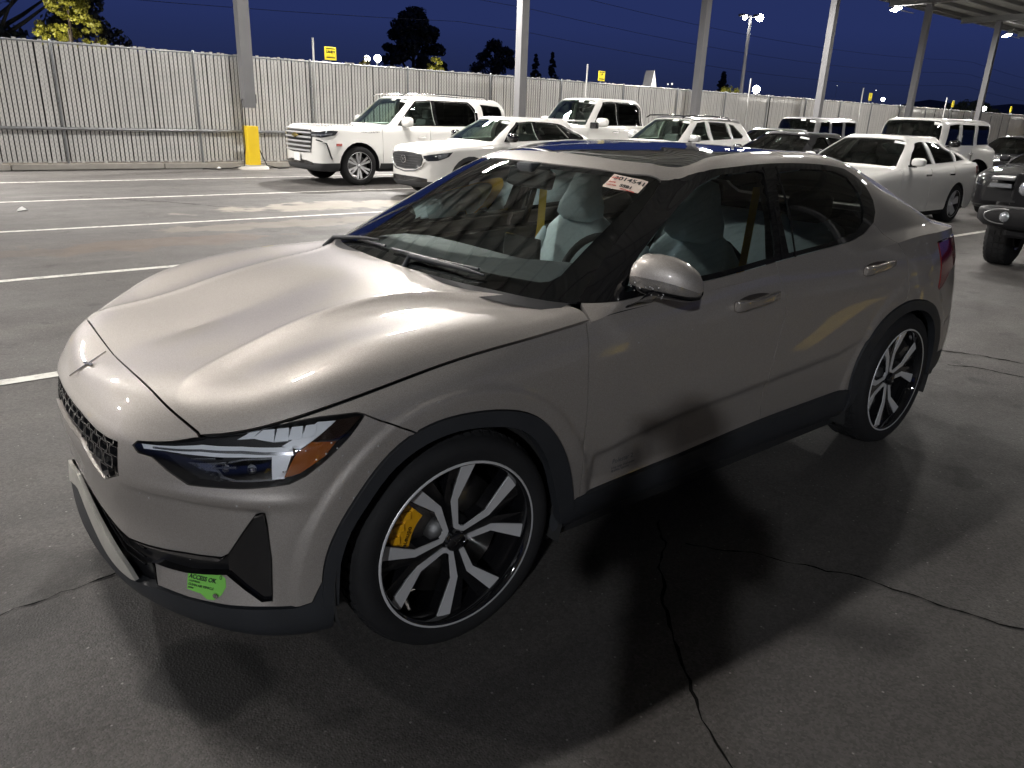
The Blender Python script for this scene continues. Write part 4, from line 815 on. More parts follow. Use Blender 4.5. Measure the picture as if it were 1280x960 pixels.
    uvd=A.inv(cand); Pd=A.S(uvd); Nd=A.N(uvd); Nd*=np.sign((Nd*(Pd-[-1.4,0,.6])).sum()); Pd=Pd+Nd*(dispA(Pd)+.0005)[:,None]
    for P_,N_ in zip(Pd,Nd): drop(P_,N_,rr.uniform(.0013,.0032))
    for _ in range(16): drop((-.735+.060+rr.uniform(-.02,.012),.86+rr.uniform(0,.17),1.062+rr.uniform(-.015,.02)),(1,.2,0),rr.uniform(.0013,.0028))
    do=dm_.obj('dew',DW,root); do['kind']='stuff'
    # ---- cabin
    DSH=pm('dash_grey',(.085,.095,.105),.65,noise=.2,nscale=40,bump=.1,bscale=300); SEAT=pm('seat_fabric',(.66,.76,.80),.85,noise=.12,nscale=60,bump=.25,bscale=500); SEATD=pm('seat_dark',(.03,.035,.04),.7); LIN=pm('cabin_lining',(.02,.022,.025),.8); BELT=pm('belt_gold',(.80,.50,.05),.6)
    ys=np.linspace(-.74,.74,25); V=[];F=[]
    for x,z in ((-.42,.99),(-.55,1.012),(-.75,1.015),(-.90,.995),(-.98,.95),(-1.0,.86),(-.96,.70)):
        for y in ys:
            hump=.045*math.exp(-((y-.37)/.19)**2)*math.exp(-((x+.82)/.16)**2); V.append((x+.10*(y/.74)**2*(-1)*(1 if x>-.7 else .3),y,z+hump-.012*(abs(y)/.74)**3))
    n=len(ys); F=[(i*n+j,i*n+j+1,(i+1)*n+j+1,(i+1)*n+j) for i in range(6) for j in range(n-1)]
    da=link('dashboard',mesh('dashboard',V,F,DSH),root); scm=MB(); scm.box((-.93,-.0,1.0),(.02,.24,.17),bev=.008); scm.obj('centre_screen',pm('screen_off',(.01,.011,.012),.1,coat=1),da)
    for k in range(8): MB().box((-.52-.0*k,-.02+.035*k,1.019),(.012,.022,.004)).obj('defroster_slot',DARK,da)
    sw=empty('steering_wheel',(-1.0,.37,.965),0,root); sw.rotation_euler=(0,R_(-22),0)
    m=MB(); m.tube([(0,.178*math.cos(a),.172*math.sin(a)) for a in np.linspace(0,2*PI,37)],.0155,8,cap=False); m.obj('rim',SEATD,sw)
    m=MB(); m.box((.01,0,0),(.05,.15,.10),bev=.02); m.box((.0,.10,.0),(.015,.10,.03)); m.box((.0,-.10,.0),(.015,.10,.03)); m.box((0,0,-.09),(.015,.03,.10)); m.obj('hub',SEATD,sw); MB().box((-.012,.135,-.0),(.012,.05,.02)).obj('switches',CHR,sw)
    def seat(x,y,rear=False):
        s=empty('seat',(x,y,.30),0,root)
        if not rear:
            c=loft([((.28,0,.20),(0,.235,0),(.0,0,.06),3.5),((.20,0,.215),(0,.255,0),(0,0,.085),3.5),((-.15,0,.195),(0,.25,0),(0,0,.08),3.5),((-.27,0,.19),(0,.22,0),(0,0,.06),3.5)],24); link('cushion',mesh('cushion',*c,SEAT),s)
            b=[]; 
            for t,hw_,hd in ((0,.20,.05),(.08,.245,.075),(.3,.255,.085),(.5,.262,.085),(.7,.258,.075),(.85,.235,.062),(.96,.17,.045),(1.0,.12,.02)): b.append(((-.25-.20*t,0,.20+.60*t),(0,hw_,0),(hd,0,.02),3.2))
            link('backrest',mesh('backrest',*loft(b,28),SEAT),s)
            for sg in (1,-1):
                q_=[((-.245-.20*t+.055,sg*(.225-.0*t),.22+.60*t),(0,.038*k_,0),(.042*k_,0,0),2) for t,k_ in ((0,.4),(.15,1),(.5,1.05),(.72,.8),(.82,.2))]; link('bolster',mesh('bolster',*loft(q_,14),SEAT),s)
            h=[((-.385,0,.77),(0,.10,0),(.035,0,0),3),((-.395,0,.80),(0,.150,0),(.055,0,0),3.2),((-.405,0,.85),(0,.140,0),(.060,0,0),3.2),((-.42,0,.92),(0,.100,0),(.055,0,0),3),((-.435,0,.985),(0,.075,0),(.05,0,0),3),((-.445,0,1.02),(0,.058,0),(.035,0,0),3),((-.45,0,1.03),(0,.02,0),(.01,0,0),3)]
            link('headrest',mesh('headrest',*loft(h,24),SEAT),s)
            link('backrest_shell',mesh('backrest_shell',*loft([((-.29-.20*t,0,.20+.60*t),(0,hw_*.98,0),(.07,0,.02),3.2) for t,hw_ in ((0,.2),(.1,.24),(.6,.25),(.9,.2),(.97,.12))],20),SEATD),s)
        else:
            link('cushion',mesh('cushion',*loft([((.25,0,.22),(0,.60,0),(0,0,.06),5),((.18,0,.235),(0,.62,0),(0,0,.09),5),((-.25,0,.21),(0,.60,0),(0,0,.08),5)],28),SEAT),s)
            link('backrest',mesh('backrest',*loft([((-.25-.24*t,0,.22+.58*t),(0,hw_,0),(.08*k_,0,.02),5) for t,hw_,k_ in ((0,.60,.8),(.2,.62,1),(.8,.58,1),(.98,.54,.6),(1,.5,.1))],32),SEAT),s)
            for yy in (.34,-.34): link('headrest',mesh('headrest',*loft([((-.46,yy,.80),(0,.10,0),(.035,0,0),3),((-.47,yy,.85),(0,.125,0),(.05,0,0),3),((-.48,yy,.93),(0,.115,0),(.045,0,0),3),((-.485,yy,.955),(0,.06,0),(.015,0,0),3)],20),SEATD),s)
    seat(-1.22,.37); seat(-1.22,-.37); seat(-2.12,0,True)
    for sg in (1,-1):
        bl=MB()
        for a_,b_ in (((-1.62,.665*sg,1.33),(-1.60,.66*sg,1.00)),((-1.60,.66*sg,1.00),(-1.50,.62*sg,.60))):
            bl.add([(a_[0]-.026,a_[1],a_[2]),(a_[0]+.026,a_[1],a_[2]),(b_[0]+.026,b_[1],b_[2]),(b_[0]-.026,b_[1],b_[2])],[(0,1,2,3)]); bl.add([(a_[0]-.026,a_[1]-.002*sg,a_[2]),(a_[0]+.026,a_[1]-.002*sg,a_[2]),(b_[0]+.026,b_[1]-.002*sg,b_[2]),(b_[0]-.026,b_[1]-.002*sg,b_[2])],[(0,1,2,3)])
        bl.obj('seat_belt',BELT,root)
        bl=MB(); pts=[(-2.62,.44*sg,1.16),(-2.58,.42*sg,1.0),(-2.45,.35*sg,.75)]; bl.tube(pts,.024,6,flat=.08); bl.obj('seat_belt',BELT,root)
        dc=loft([((-.62,.80*sg,.74),(0,.02,0),(0,0,.20),4),((-1.5,.80*sg,.74),(0,.03,0),(0,0,.24),4),((-2.4,.78*sg,.76),(0,.03,0),(0,0,.24),4)],16); link('door_trim',mesh('door_trim',*dc,pm('trim_grey',(.06,.07,.075),.7)),root)
        bp=MB(); bp.tube([(-1.60,.80*sg,1.0),(-1.62,.735*sg,1.22),(-1.68,.62*sg,1.39)],[.05,.042,.04],10,flat=.35); bp.obj('pillar_lining',LIN,root)
    m=MB(); m.box((-.965,0,1.325),(.05,.26,.075),M=Matrix.Rotation(-.3,3,'Y'),bev=.012); m.box((-.97,0,1.365),(.10,.10,.05),bev=.012); m.obj('rear_view_mirror',SEATD,root)
    # headlining under the opaque roof
    hd=panel(C,[(C.u0,C.vr(3.3)),(C.u1,C.vr(3.3)),(C.u1,C.v1),(C.u0,C.v1)],.08,off=-.035,thick=0,gap=0); pobj('headlining',mirror(hd),LIN,root)
    m=MB(); m.box((-1.5,0,.40),(1.9,1.5,.05)); m.box((-1.3,0,.55),(1.0,.24,.30),bev=.03); m.obj('cabin_floor',LIN,root); 
    m=MB(); m.box((-3.0,0,1.02),(.8,1.3,.03)); m.obj('parcel_shelf',LIN,root)
    return root
def conform(me,M,net,off,disp=None):
    V=np.array([tuple(M@v.co) for v in me.vertices]); z=np.array([v.co.z for v in me.vertices]); sgn=np.where(V[:,1]<0,-1,1); Q=V*np.stack([np.ones(len(V)),sgn,np.ones(len(V))],1); uv=net.inv(Q); P=net.S(uv); N=net.N(uv); N=N*np.sign((N*(P-np.array([-1.4,0,.6]))).sum()); d=off+z+(disp(P) if disp is not None else 0); P=P+N*d[:,None]
    P[:,1]*=sgn
    for v,q in zip(me.vertices,P): v.co=q
    return me
def sp_n(net,p):
    u=net.inv([p]); P=net.S(u)[0]; N=net.N(u)[0]; N=N*np.sign((N*(P-np.array([-1.4,0,.6]))).sum()); return P,N
def dens_open(Q,s):
    out=[]
    for a,b in zip(Q[:-1],Q[1:]):
        a,b=np.array(a),np.array(b); k=max(1,int(np.ceil(np.linalg.norm(b-a)/s)))
        for j in range(k): out.append(a+(b-a)*j/k)
    out.append(np.array(Q[-1])); return np.array(out)

# ================================================================ the other cars (own frame: nose at x=0, tail at -L)
def invxz(net,pts,ymin=.25):
    g,G=net.grid(); m=G[:,1]>ymin; g=g[m];G=G[m]; out=[]
    for x,z in pts:
        k=((G[:,0]-x)**2+(G[:,2]-z)**2).argmin(); uv=g[k].copy()
        for _ in range(6):
            P=net.S([uv])[0]; e=1e-3; a=(net.S([uv+[e,0]])[0]-P)/e; b=(net.S([uv+[0,e]])[0]-P)/e; J=np.array([[a[0],b[0]],[a[2],b[2]]]); r=np.array([x-P[0],z-P[2]])
            if abs(np.linalg.det(J))<1e-4: break
            uv=uv+np.clip(np.linalg.solve(J,r),-.08,.08); uv[0]=min(max(uv[0],net.u0),net.u1); uv[1]=min(max(uv[1],net.v0),net.v1)
        out.append(tuple(uv))
    return out
def gen_nets(s):
    L,w=s['L'],s['W']/2; gc=s.get('gc',.2); fo,wb=s['fo'],s['wb']; rn=s.get('rn',1.); rt=s.get('rt',1.); xc=s['xc']
    pf=[(0,0),(-.012*rn,.30),(-.05*rn,.56),(-.13*rn,.76),(-.27*rn,.90),(-.50*rn,.975)]
    plan=[(x,y*w) for x,y in pf]+[(-fo,w),(xc-.12,w),(-fo-wb*.55,w),(-fo-wb,w)]+[(-L+.55*rt,.985*w),(-L+.26*rt,.92*w),(-L+.10*rt,.76*w),(-L+.03*rt,.42*w),(-L,0)]
    if s.get('order'): pass
    plan=np.array(plan); n=len(plan); kc=7
    q=np.concatenate([[plan[1]*[1,-1]],plan,[plan[-2]*[1,-1]]]); t=q[2:]-q[:-2]; nin=np.stack([t[:,1],-t[:,0]],1); nin/=np.linalg.norm(nin,axis=1,keepdims=True); nin=-np.where((nin*(plan-[-L/2,0])).sum(1,keepdims=True)<0,-nin,nin)
    zt=np.interp(-plan[:,0],[0,-plan[4][0],-plan[5][0],fo,-xc,-xc+.6,fo+wb,L-.3,L],[s['zn'],s['zn']+.015,s['zn']+.05,(s['zn']*.35+s['zc']*.65)-.02,s['zc']-.035,s['zb1']-.035,s['zb2']-.035,s['zd']-.01,s['zd']-.02])
    A=[]
    for f,i in ((0,.12),(.07,.035),(.22,.006),(.45,0),(.68,.004),(.86,.012),(.95,.028),(1,.062)):
        ii=i*np.where(np.arange(n)<4,s.get('fi',.7),1); A.append(np.column_stack([plan+nin*ii[:,None],gc+(zt-gc)*f]))
    An=Net(A); E=A[-1][:kc+1]
    cw=s['zc']; cx=np.linspace(-.35,xc+.05,kc+1); Bm=[E]; g_f=[.30,.50,.72,.88,1.]; s_f=[.05,.14,.35,.66,1.]
    for k in range(5):
        row=[]
        for c in range(kc+1):
            C=np.array([cx[c],0,float(np.interp(-cx[c],[0,.35,.7*-xc,-xc],[s['zn']+.03,s['zn']+.09*s.get('hc',1),s['zc']-.025,s['zc']]))]); p=E[c]+(C-E[c])*[s_f[k],s_f[k],g_f[k]]
            if c==kc: cc=[(xc-.11,w*.92),(xc-.08,w*.84),(xc-.03,w*.62),(xc+.03,w*.32),(xc+.05,0)][k]; p=np.array([cc[0],cc[1],E[c][2]+(cw-E[c][2])*g_f[k]])
            row.append(p)
        Bm.append(np.array(row))
    Bn=Net(Bm,sym1=False,symtop=True)
    wb_=w-.085; wt=s['wt']; zr=s['zr']; xt=s['xt']; xr=s['xr']; xb=s['xb']
    def bz(x): return float(np.interp(-x,[-xc,-xc+.5,fo+wb,L-.3],[s['zc'],s['zb1'],s['zb2'],s['zd']+.02]))
    fx=[0,.2,.45,.7,1.]
    base=[(xc,0,s['zc']+.01),(xc-.01,wb_*.35,s['zc']+.01),(xc-.05,wb_*.68,s['zc']),(xc-.14,wb_*.90,s['zc']-.01),(xc-.26,wb_*.985,bz(xc-.26)),(xc-.40,wb_,bz(xc-.4))]
    top=[(xt,0,zr-.045),(xt-.005,wt*.35,zr-.047),(xt-.03,wt*.66,zr-.052),(xt-.08,wt*.88,zr-.062),(xt-.14,wt*.965,zr-.085),(xt-.22,wt,zr-.095)]
    xs_b=np.linspace(xc-.40,xb+.35,7)[1:-1]; xs_t=np.linspace(xt-.22,xr+.12,7)[1:-1]
    arc=lambda x: zr-.085-.0*x
    for a,b in zip(xs_b,xs_t): 
        base.append((a,wb_,bz(a))); f=(b-xt)/(xr-xt); top.append((b,wt,zr-.075-s.get('droop',.03)*max(0,f-.4)**2*2.5))
    zre=zr-.075-s.get('droop',.03)-.0
    base+= [(xb+.30,wb_*.985,bz(xb+.3)),(xb+.12,wb_*.93,bz(xb+.1)),(xb+.03,wb_*.70,bz(xb)),(xb,wb_*.35,bz(xb)),(xb,0,bz(xb))]
    top+= [(xr+.10,wt*.985,zre),(xr+.03,wt*.93,zre+.012),(xr-.0,wt*.68,zre+.022),(xr-.01,wt*.34,zre+.027),(xr-.01,0,zre+.028)]
    base=np.array(base);top=np.array(top); m=len(base)
    us=np.linspace(An.u0,An.u1,500); at=An.S(np.stack([us,np.full(500,An.v1)],1)); s0=[]
    for k in range(m):
        if k<4: s0.append(base[k]+[.06,0,-.03])
        elif k>=m-5:
            f=[.0,.25,.55,.8,1][k-(m-5)]; tgt=np.array([(-L+.45),(-L+.2),(-L+.10),(-L+.05),-L][k-(m-5)]); yy=[.97,.9,.72,.38,0][k-(m-5)]*w
            kk=((at[:,0]-tgt)**2+(at[:,1]-yy)**2).argmin(); s0.append(at[kk])
        else: s0.append(at[np.abs(at[:,0]-base[k][0]).argmin()])
    s0[-1]=at[-1]
    cxs=np.linspace(xt-.5,xr+.35 if xt-.5>xr+.35 else xt-.6,m); cl=np.array([(x,0,zr+.012*math.cos((x-(xt+xr)/2)/(xt-xr)*2)-.012) for x in cxs])
    bul=np.zeros((m,3)); 
    mid=base*.5+top*.5; mid[:,1]*=1.022; mid[:m-5,2]+=.012; mid[m-5:,0]-=.02
    rows=[s0,base,mid,top,top+(cl-top)*[.10,.10,.62],top+(cl-top)*[.45,.45,.92],cl]
    Cn=Net(rows,symtop=True,crease_rows=(1,))
    return An,Bn,Cn,kc
GCLR=glassm('car_glass_clear',(.66,.78,.71),.07,top=.8); GDRK=glassm('car_glass_dark',(.05,.055,.055),.05,top=.55); PAPER=pm('white_paper',(.8,.8,.78),.6)
def gen_car(name,s,loc,yaw,label,cat,group='parked cars behind'):
    A,B,C,kc=gen_nets(s); root=empty(name); tag(root,label,cat,group); P=s['paint']; L,w=s['L'],s['W']/2; fo,wb=s['fo'],s['wb']; R0=s['R']; xc=s['xc']; cl=s.get('clad'); sp=s.get('sp',.07); CL=pm('dark_cladding',(.03,.031,.033),.6)
    ra=R0+s.get('ag',.055); gc=s.get('gc',.2)
    def top_u(x):
        us=np.linspace(A.uc(3),A.uc(12),500); q=A.S(np.stack([us,np.full(500,A.v1)],1)); return float(us[np.abs(q[:,0]-x).argmin()])
    def arch(cx,r=ra,n=14,a0=-.12): return invxz(A,[(cx+r*math.cos(a)*s.get('asq',1),R0+r*math.sin(a)) for a in np.linspace(a0,PI-a0,n)])
    dl=s['doors']; zl=gc+.05  # door cut lines
    low=lambda x: invxz(A,[(x,zl+.02)])[0]
    a1=arch(-fo); a2=arch(-fo-wb)
    # front body: centre to the first door line, wheel arch cut out
    fb=[(A.u0,A.vr(.8))]+[(u,A.vr(.8)) for u in np.linspace(A.u0,a1[0][0],8)[1:-1]]+a1+[low(dl[0])]+invxz(A,[(dl[0],z) for z in np.linspace(zl+.1,s['zc']-.12,5)])+[(top_u(dl[0]),A.v1),(A.u0,A.v1)]
    pobj('front_body',mirror(panel(A,fb,sp,thick=.02,gap=.003)),P,root,weldy=True)
    hd=[(B.u0,B.v0),(B.uc(kc),B.v0)]+[(B.uc(kc),B.vr(r)) for r in (1,2,3,4,5)]+[(B.u0,B.v1)]
    pobj('hood',mirror(panel(B,hd,sp,thick=.02,gap=.003)),P,root,weldy=True)
    doors=[]
    for i in range(len(dl)-1):
        x0,x1=dl[i],dl[i+1]; zz=lambda x:[(x,z) for z in np.linspace(zl+.1,s['zb1']-.14,5)]
        lo=[low(x) for x in np.linspace(x0,x1,5)]
        if x1<-fo-wb+ra*.98: # cut by the rear arch
            aa=[u for u,(a) in zip(a2,np.linspace(-.12,PI+.12,14)) if (-fo-wb+ra*math.cos(a))>x1]; lo=[low(x0)]+[low(-fo-wb+ra)]+aa; side=invxz(A,[(x1,z) for z in np.linspace(R0+math.sqrt(max(.01,ra**2-(x1+fo+wb)**2))+.03,s['zb1']-.14,3)])
        else: side=invxz(A,zz(x1))
        pl=[(top_u(x0),A.v1)]+invxz(A,zz(x0))[::-1]+lo+side+[(top_u(x1),A.v1)]
        doors+=pobj('front_door' if i==0 else 'rear_door',panel(A,pl,sp,thick=.02,gap=.006),P,root,both=True)
    x1=dl[-1]; aa=[u for u,(a) in zip(a2,np.linspace(-.12,PI+.12,14)) if (-fo-wb+ra*math.cos(a))<=x1+.01] if x1<-fo-wb+ra*.98 else [low(x1),low(-fo-wb+ra)]+a2
    rb=[(top_u(x1),A.v1)]+aa+[(u,A.vr(.8)) for u in np.linspace(a2[-1][0],A.u1,8)[1:]]+[(A.u1,A.v1)]
    if not s.get('bed'): pobj('rear_body',mirror(panel(A,rb,sp,thick=.02,gap=.003)),P,root,weldy=True)
    else: pobj('cargo_bed',mirror(panel(A,rb,sp,thick=.04,gap=.003)),P,root,weldy=True)
    sh=[(A.u0,A.v0),(A.u1,A.v0),(A.u1,A.v1),(A.u0,A.v1)]
    hs=[]
    for cx in (-fo,-fo-wb): hs.append(invxz(A,[(cx+(ra+.02)*math.cos(a),max(gc-.03,R0+(ra+.02)*math.sin(a))) for a in np.linspace(-.3,PI+.3,16)]))
    q=[(A.u0,A.v0),(hs[0][0][0],A.v0)]+hs[0]+[(hs[0][-1][0],A.v0),(hs[1][0][0],A.v0)]+hs[1]+[(hs[1][-1][0],A.v0),(A.u1,A.v0),(A.u1,A.v1),(A.u0,A.v1)]
    pobj('inner_shell',mirror(panel(A,q,.12,off=-.03,thick=0,gap=0)),DARK,root)
    m=MB(); m.box((-L/2,0,gc+.05),(L*.86,w*1.25,.12)); m.box((-fo-wb/2,0,gc+.06),(wb-2*ra,w*1.9,.12)); m.obj('floor_pan',DARK,root)
    for cx in (-fo,-fo-wb):
        for sg in (1,-1):
            mm=MB(); a=np.linspace(-.2,PI+.2,16); V=[(cx+ra*1.0*math.cos(t),y*sg,R0+ra*math.sin(t)) for y in (w-.03,w-.42) for t in a]; mm.add(V,[(i,i+1,i+17,i+16) for i in range(15)],True); mm.add(V[16:],[tuple(range(16))]); mm.obj('arch_liner',DARK,root)
    if cl:
        for cx in (-fo,-fo-wb):
            pobj('wheel_arch_trim',panel(A,arch(cx,ra+cl)+arch(cx,ra-.005)[::-1],sp*.7,off=.012,thick=.03,gap=0),CL,root,both=True)
    if cl or s.get('sill'):
        si=[low(-fo-ra)]+[low(x) for x in np.linspace(-fo-ra,-fo-wb+ra,8)[1:]]; si2=invxz(A,[(x,zl+.13) for x in np.linspace(-fo-wb+ra+.02,-fo-ra-.02,8)]) ; pobj('side_sill',panel(A,si+si2,sp,off=.012,thick=.04,gap=0),CL,root,both=True)
    # lower black band of the front bumper
    lb=[(u,A.vr(.3)) for u in np.linspace(A.u0,a1[0][0],8)]+[(u,A.vr(s.get('lbv',1.35))) for u in np.linspace(a1[0][0],A.u0,8)]; pobj('bumper_lower',mirror(panel(A,lb,sp,off=.006,thick=.03,gap=0)),CL,root,weldy=True)
    # cabin skin and windows
    vb,vt=C.vr(1),C.vr(3)
    def cz(x,h,top=False): # point at fraction h between belt and roof edge for a given x
        us=np.linspace(C.uc(4),C.uc(12),120); b=C.S(np.stack([us,np.full(120,vb)],1)); t=C.S(np.stack([us,np.full(120,vt)],1)); zb_=b[np.abs(b[:,0]-x).argmin()][2]; zt_=t[np.abs(t[:,0]-x).argmin()][2]; return (x,zb_+(zt_-zb_)*h)
    wins=[]
    for poly in s['wins']: wins.append(invxz(C,[cz(x,h) for x,h in poly],.3))
    wu=C.inv([C.S([(C.uc(3.35),vb)])[0]])[0][0]
    wsb=[(C.u0,vb+.03),(C.uc(2.6),vb+.03),(C.uc(3.25),vb+.045),(C.uc(3.35),(vb+vt)/2),(C.uc(3.35),vt-.06),(C.uc(2.9),vt-.02),(C.u0,vt-.015)]
    mC=C.P.shape[1]-4; nb=mC-1
    rwin=s.get('rwin',True); 
    rear=[(C.u1,vb+.05),(C.uc(nb-2),vb+.05),(C.uc(nb-2.75),vb+.08),(C.uc(nb-2.75),vt-.09),(C.uc(nb-2),vt-.05),(C.u1,vt-.05)]
    skin=[(C.u0,C.v0)]+[(u,C.v0) for u in np.linspace(C.u0,C.u1,30)[1:]]+rear+[(C.u1,C.v1),(C.u0,C.v1)]+wsb[::-1]
    RP=s.get('roofpaint',P)
    pobj('cabin_shell',mirror(panel(C,skin,sp*.85,holes=wins,gap=.0,thick=.03)),P,root,weldy=True)
    if s.get('roofpaint'): pobj('roof_panel',mirror(panel(C,[(C.u0,vt+.01),(C.u1,vt+.01),(C.u1,C.v1),(C.u0,C.v1)],sp,off=.004,thick=.0,gap=0)),RP,root,weldy=True)
    pobj('windshield',mirror(panel(C,wsb,.12,off=-.012,thick=0,gap=-.01)),s.get('wsg',GCLR),root,weldy=True)
    pobj('rear_window',mirror(panel(C,rear,.12,off=-.012,thick=0,gap=-.01)),s.get('sg2',GDRK),root,weldy=True)
    for i,wv in enumerate(wins): pobj('side_window',panel(C,wv,.12,off=-.012,thick=0,gap=-.01),s.get('sg1',GCLR) if i==0 else s.get('sg2',GDRK),root,both=True)
    fr_=s.get('winframe',BLK)
    if fr_:
        for i,wv in enumerate(wins):
            a=np.array(wv); c=a.mean(0); big=[tuple(c+(q_-c)*1+np.sign(q_-c)*.012) for q_ in a]; pobj('window_frame',panel(C,big,.08,holes=[wv],off=.004,thick=.012,gap=0),fr_,root,both=True)
    if s.get('sur'):
        sw_=invxz(C,[cz(x,h) for x,h in s['sur']],.3); pobj('window_surround',panel(C,sw_,.08,holes=wins[:s.get('nsur',2)],off=.003,thick=.008,gap=0),BLK,root,both=True)
    # cabin contents
    INT=pm('car_interior',(.11,.11,.115),.8); z0=s['zc']
    m=MB(); m.box((xc-.42,0,z0-.06),(.55,w*1.6,.10),bev=.03); 
    for yy in (.38,-.38):
        m.box((xc-1.35,yy*w/.93,z0-.12),(.20,.46,.55),M=Matrix.Rotation(-.2,3,'Y'),bev=.06); m.box((xc-1.47,yy*w/.93,z0+.26),(.12,.26,.20),bev=.05)
    if not s.get('norear'): m.box((xc-2.15,0,z0-.12),(.22,w*1.3,.5),M=Matrix.Rotation(-.2,3,'Y'),bev=.06)
    m.box((-fo-wb*.55,0,z0-.45),(2.2,w*1.7,.06)); m.obj('seats_and_dash',INT,root)
    # paper tags behind the windshield
    for (uu,vv,wd) in ((C.uc(2.7),vt-.10,.09),)+(((C.uc(1.0),vt-.07,.08),) if s.get('tags',1)>1 else ()):
        pobj('paper_tag',panel(C,[(uu-wd,vv-.035),(uu+wd,vv-.035),(uu+wd,vv+.035),(uu-wd,vv+.035)],.2,off=.003,thick=.002,gap=0),PAPER,root)
    # mirrors and handles
    mx,mz=xc-.52,s['zb1']+.09; mc=s.get('mirpaint',P)
    for sg in (1,-1):
        mo=empty('door_mirror',parent=root); ms=s.get('ms',1)
        V,F=loft([((mx-.02*t,(w-.06+.26*ms*t)*sg,mz),(.07*k*ms,0,0),(0,0,.085*k*ms),3) for t,k in ((0,.55),(.15,.9),(.5,1),(.85,.9),(1,.5))],14); link('mirror_cap',mesh('mirror_cap',V,F,mc),mo)
        q_=MB(); q_.box((mx-.065*ms,(w+.07*ms)*sg,mz),(.02,.19*ms,.13*ms),bev=.008); q_.box((mx,(w-.06)*sg,mz-.07),(.08,.16,.03),bev=.01); q_.obj('mirror_glass',BLK,mo)
    HM=s.get('handle',CHR)
    for k,x in enumerate(s.get('hx',[])):
        zz=s['hz']; 
        for j,sg in enumerate((1,-1)):
            uv=invxz(A,[(x,zz)])[0]; y=A.S([uv])[0][1]; MB().box((x,(y+.022)*sg,zz),(.20,.03,.035),bev=.008).obj('door_handle',HM,doors[k*2+j] if k*2+j<len(doors) else root)
    # wheels
    for cx in (-fo,-fo-wb):
        for sg in (1,-1):
            ww=empty('wheel',(cx,(w-.135)*sg,R0),0,root); wheel_parts(ww,R0,s['rr'],.24,s.get('spokes',(5,.035,.05,0)),side=sg,rim=s.get('rim',BRIGHT),lowpoly=True,cap=True)
    # lamps: side outline in 3D points on the front, both sides
    for nm,pts,mt,o_ in s.get('lamps',[]): pobj(nm,panel(A,[tuple(q_) for q_ in A.inv(pts)],.05,off=o_,thick=.02,gap=0),mt,root,both=True)
    for nm,pts,mt,o_ in s.get('front',[]): # half outlines starting and ending on the centre line
        uv=[tuple(q_) for q_ in A.inv(pts)]; uv[0]=(A.u0,uv[0][1]); uv[-1]=(A.u0,uv[-1][1]); pobj(nm,mirror(panel(A,uv,.05,off=o_,thick=.02,gap=0)),mt,root,weldy=True)
    for nm,pts,mt,o_ in s.get('rearlamps',[]):
        pobj(nm,panel(A,[tuple(q_) for q_ in A.inv(pts)],.05,off=o_,thick=.02,gap=0),mt,root,both=True)
    if s.get('extra'): s['extra'](root,A,B,C,s)
    root.location=loc; root.rotation_euler=(0,0,yaw)
    return root
BRIGHT=pm('bright_alloy',(.62,.62,.63),.30,metal=.35,coat=.3); HLB=pm('headlamp_dark',(.03,.032,.036),.08,coat=1); HLS=pm('headlamp_clear',(.45,.47,.5),.12,metal=.7,coat=1)
WHITE=carpaint('white_paint',(.80,.79,.76),rough=.35); WHITEP=carpaint('pearl_white_paint',(.80,.785,.75),rough=.35); BLACKP=carpaint('black_paint',(.008,.008,.010),rough=.5,spec=.1); SILV=carpaint('silver_paint',(.55,.55,.55),metal=.5,rough=.35); GREYP=carpaint('grey_paint',(.16,.16,.16),rough=.4); OLIVE=carpaint('olive_grey_paint',(.055,.062,.050),metal=.3,rough=.35); ROOFGR=carpaint('dark_grey_roof_paint',(.14,.14,.135),metal=.3,rough=.35)
def chrome_bars(zs,ys,x=.02,t=.030,mat=None,name='grille_bar'):
    def f(root,A,B,C,s):
        g=[o for o in root.children if o.name.startswith('grille')]; par=g[0] if g else root
        for z,y1 in zip(zs,ys):
            pts=[]
            for y in np.linspace(-y1,y1,13): P=A.S(A.inv([(-.02,abs(y),z)]))[0]; pts.append((P[0]+x,y,z))
            MB().tube(pts,t*.5,6,flat=1.).obj(name,mat or CHR,par)
    return f
def plate(root,x,z,y=0,mat=None):
    p=MB(); p.box((x,y,z),(.012,.31,.155),bev=.003); return p.obj('licence_plate',mat or PAPER,root)
def roofrails(mat,z,x0,x1,y):
    def f(root,A,B,C,s):
        for sg in (1,-1): MB().tube([(x0,y*sg,z-.03),(x0-.12,y*sg,z+.025),((x0+x1)/2,y*sg,z+.045),(x1+.12,y*sg,z+.02),(x1,y*sg,z-.04)],.017,8).obj('roof_rail',mat,root)
    return f
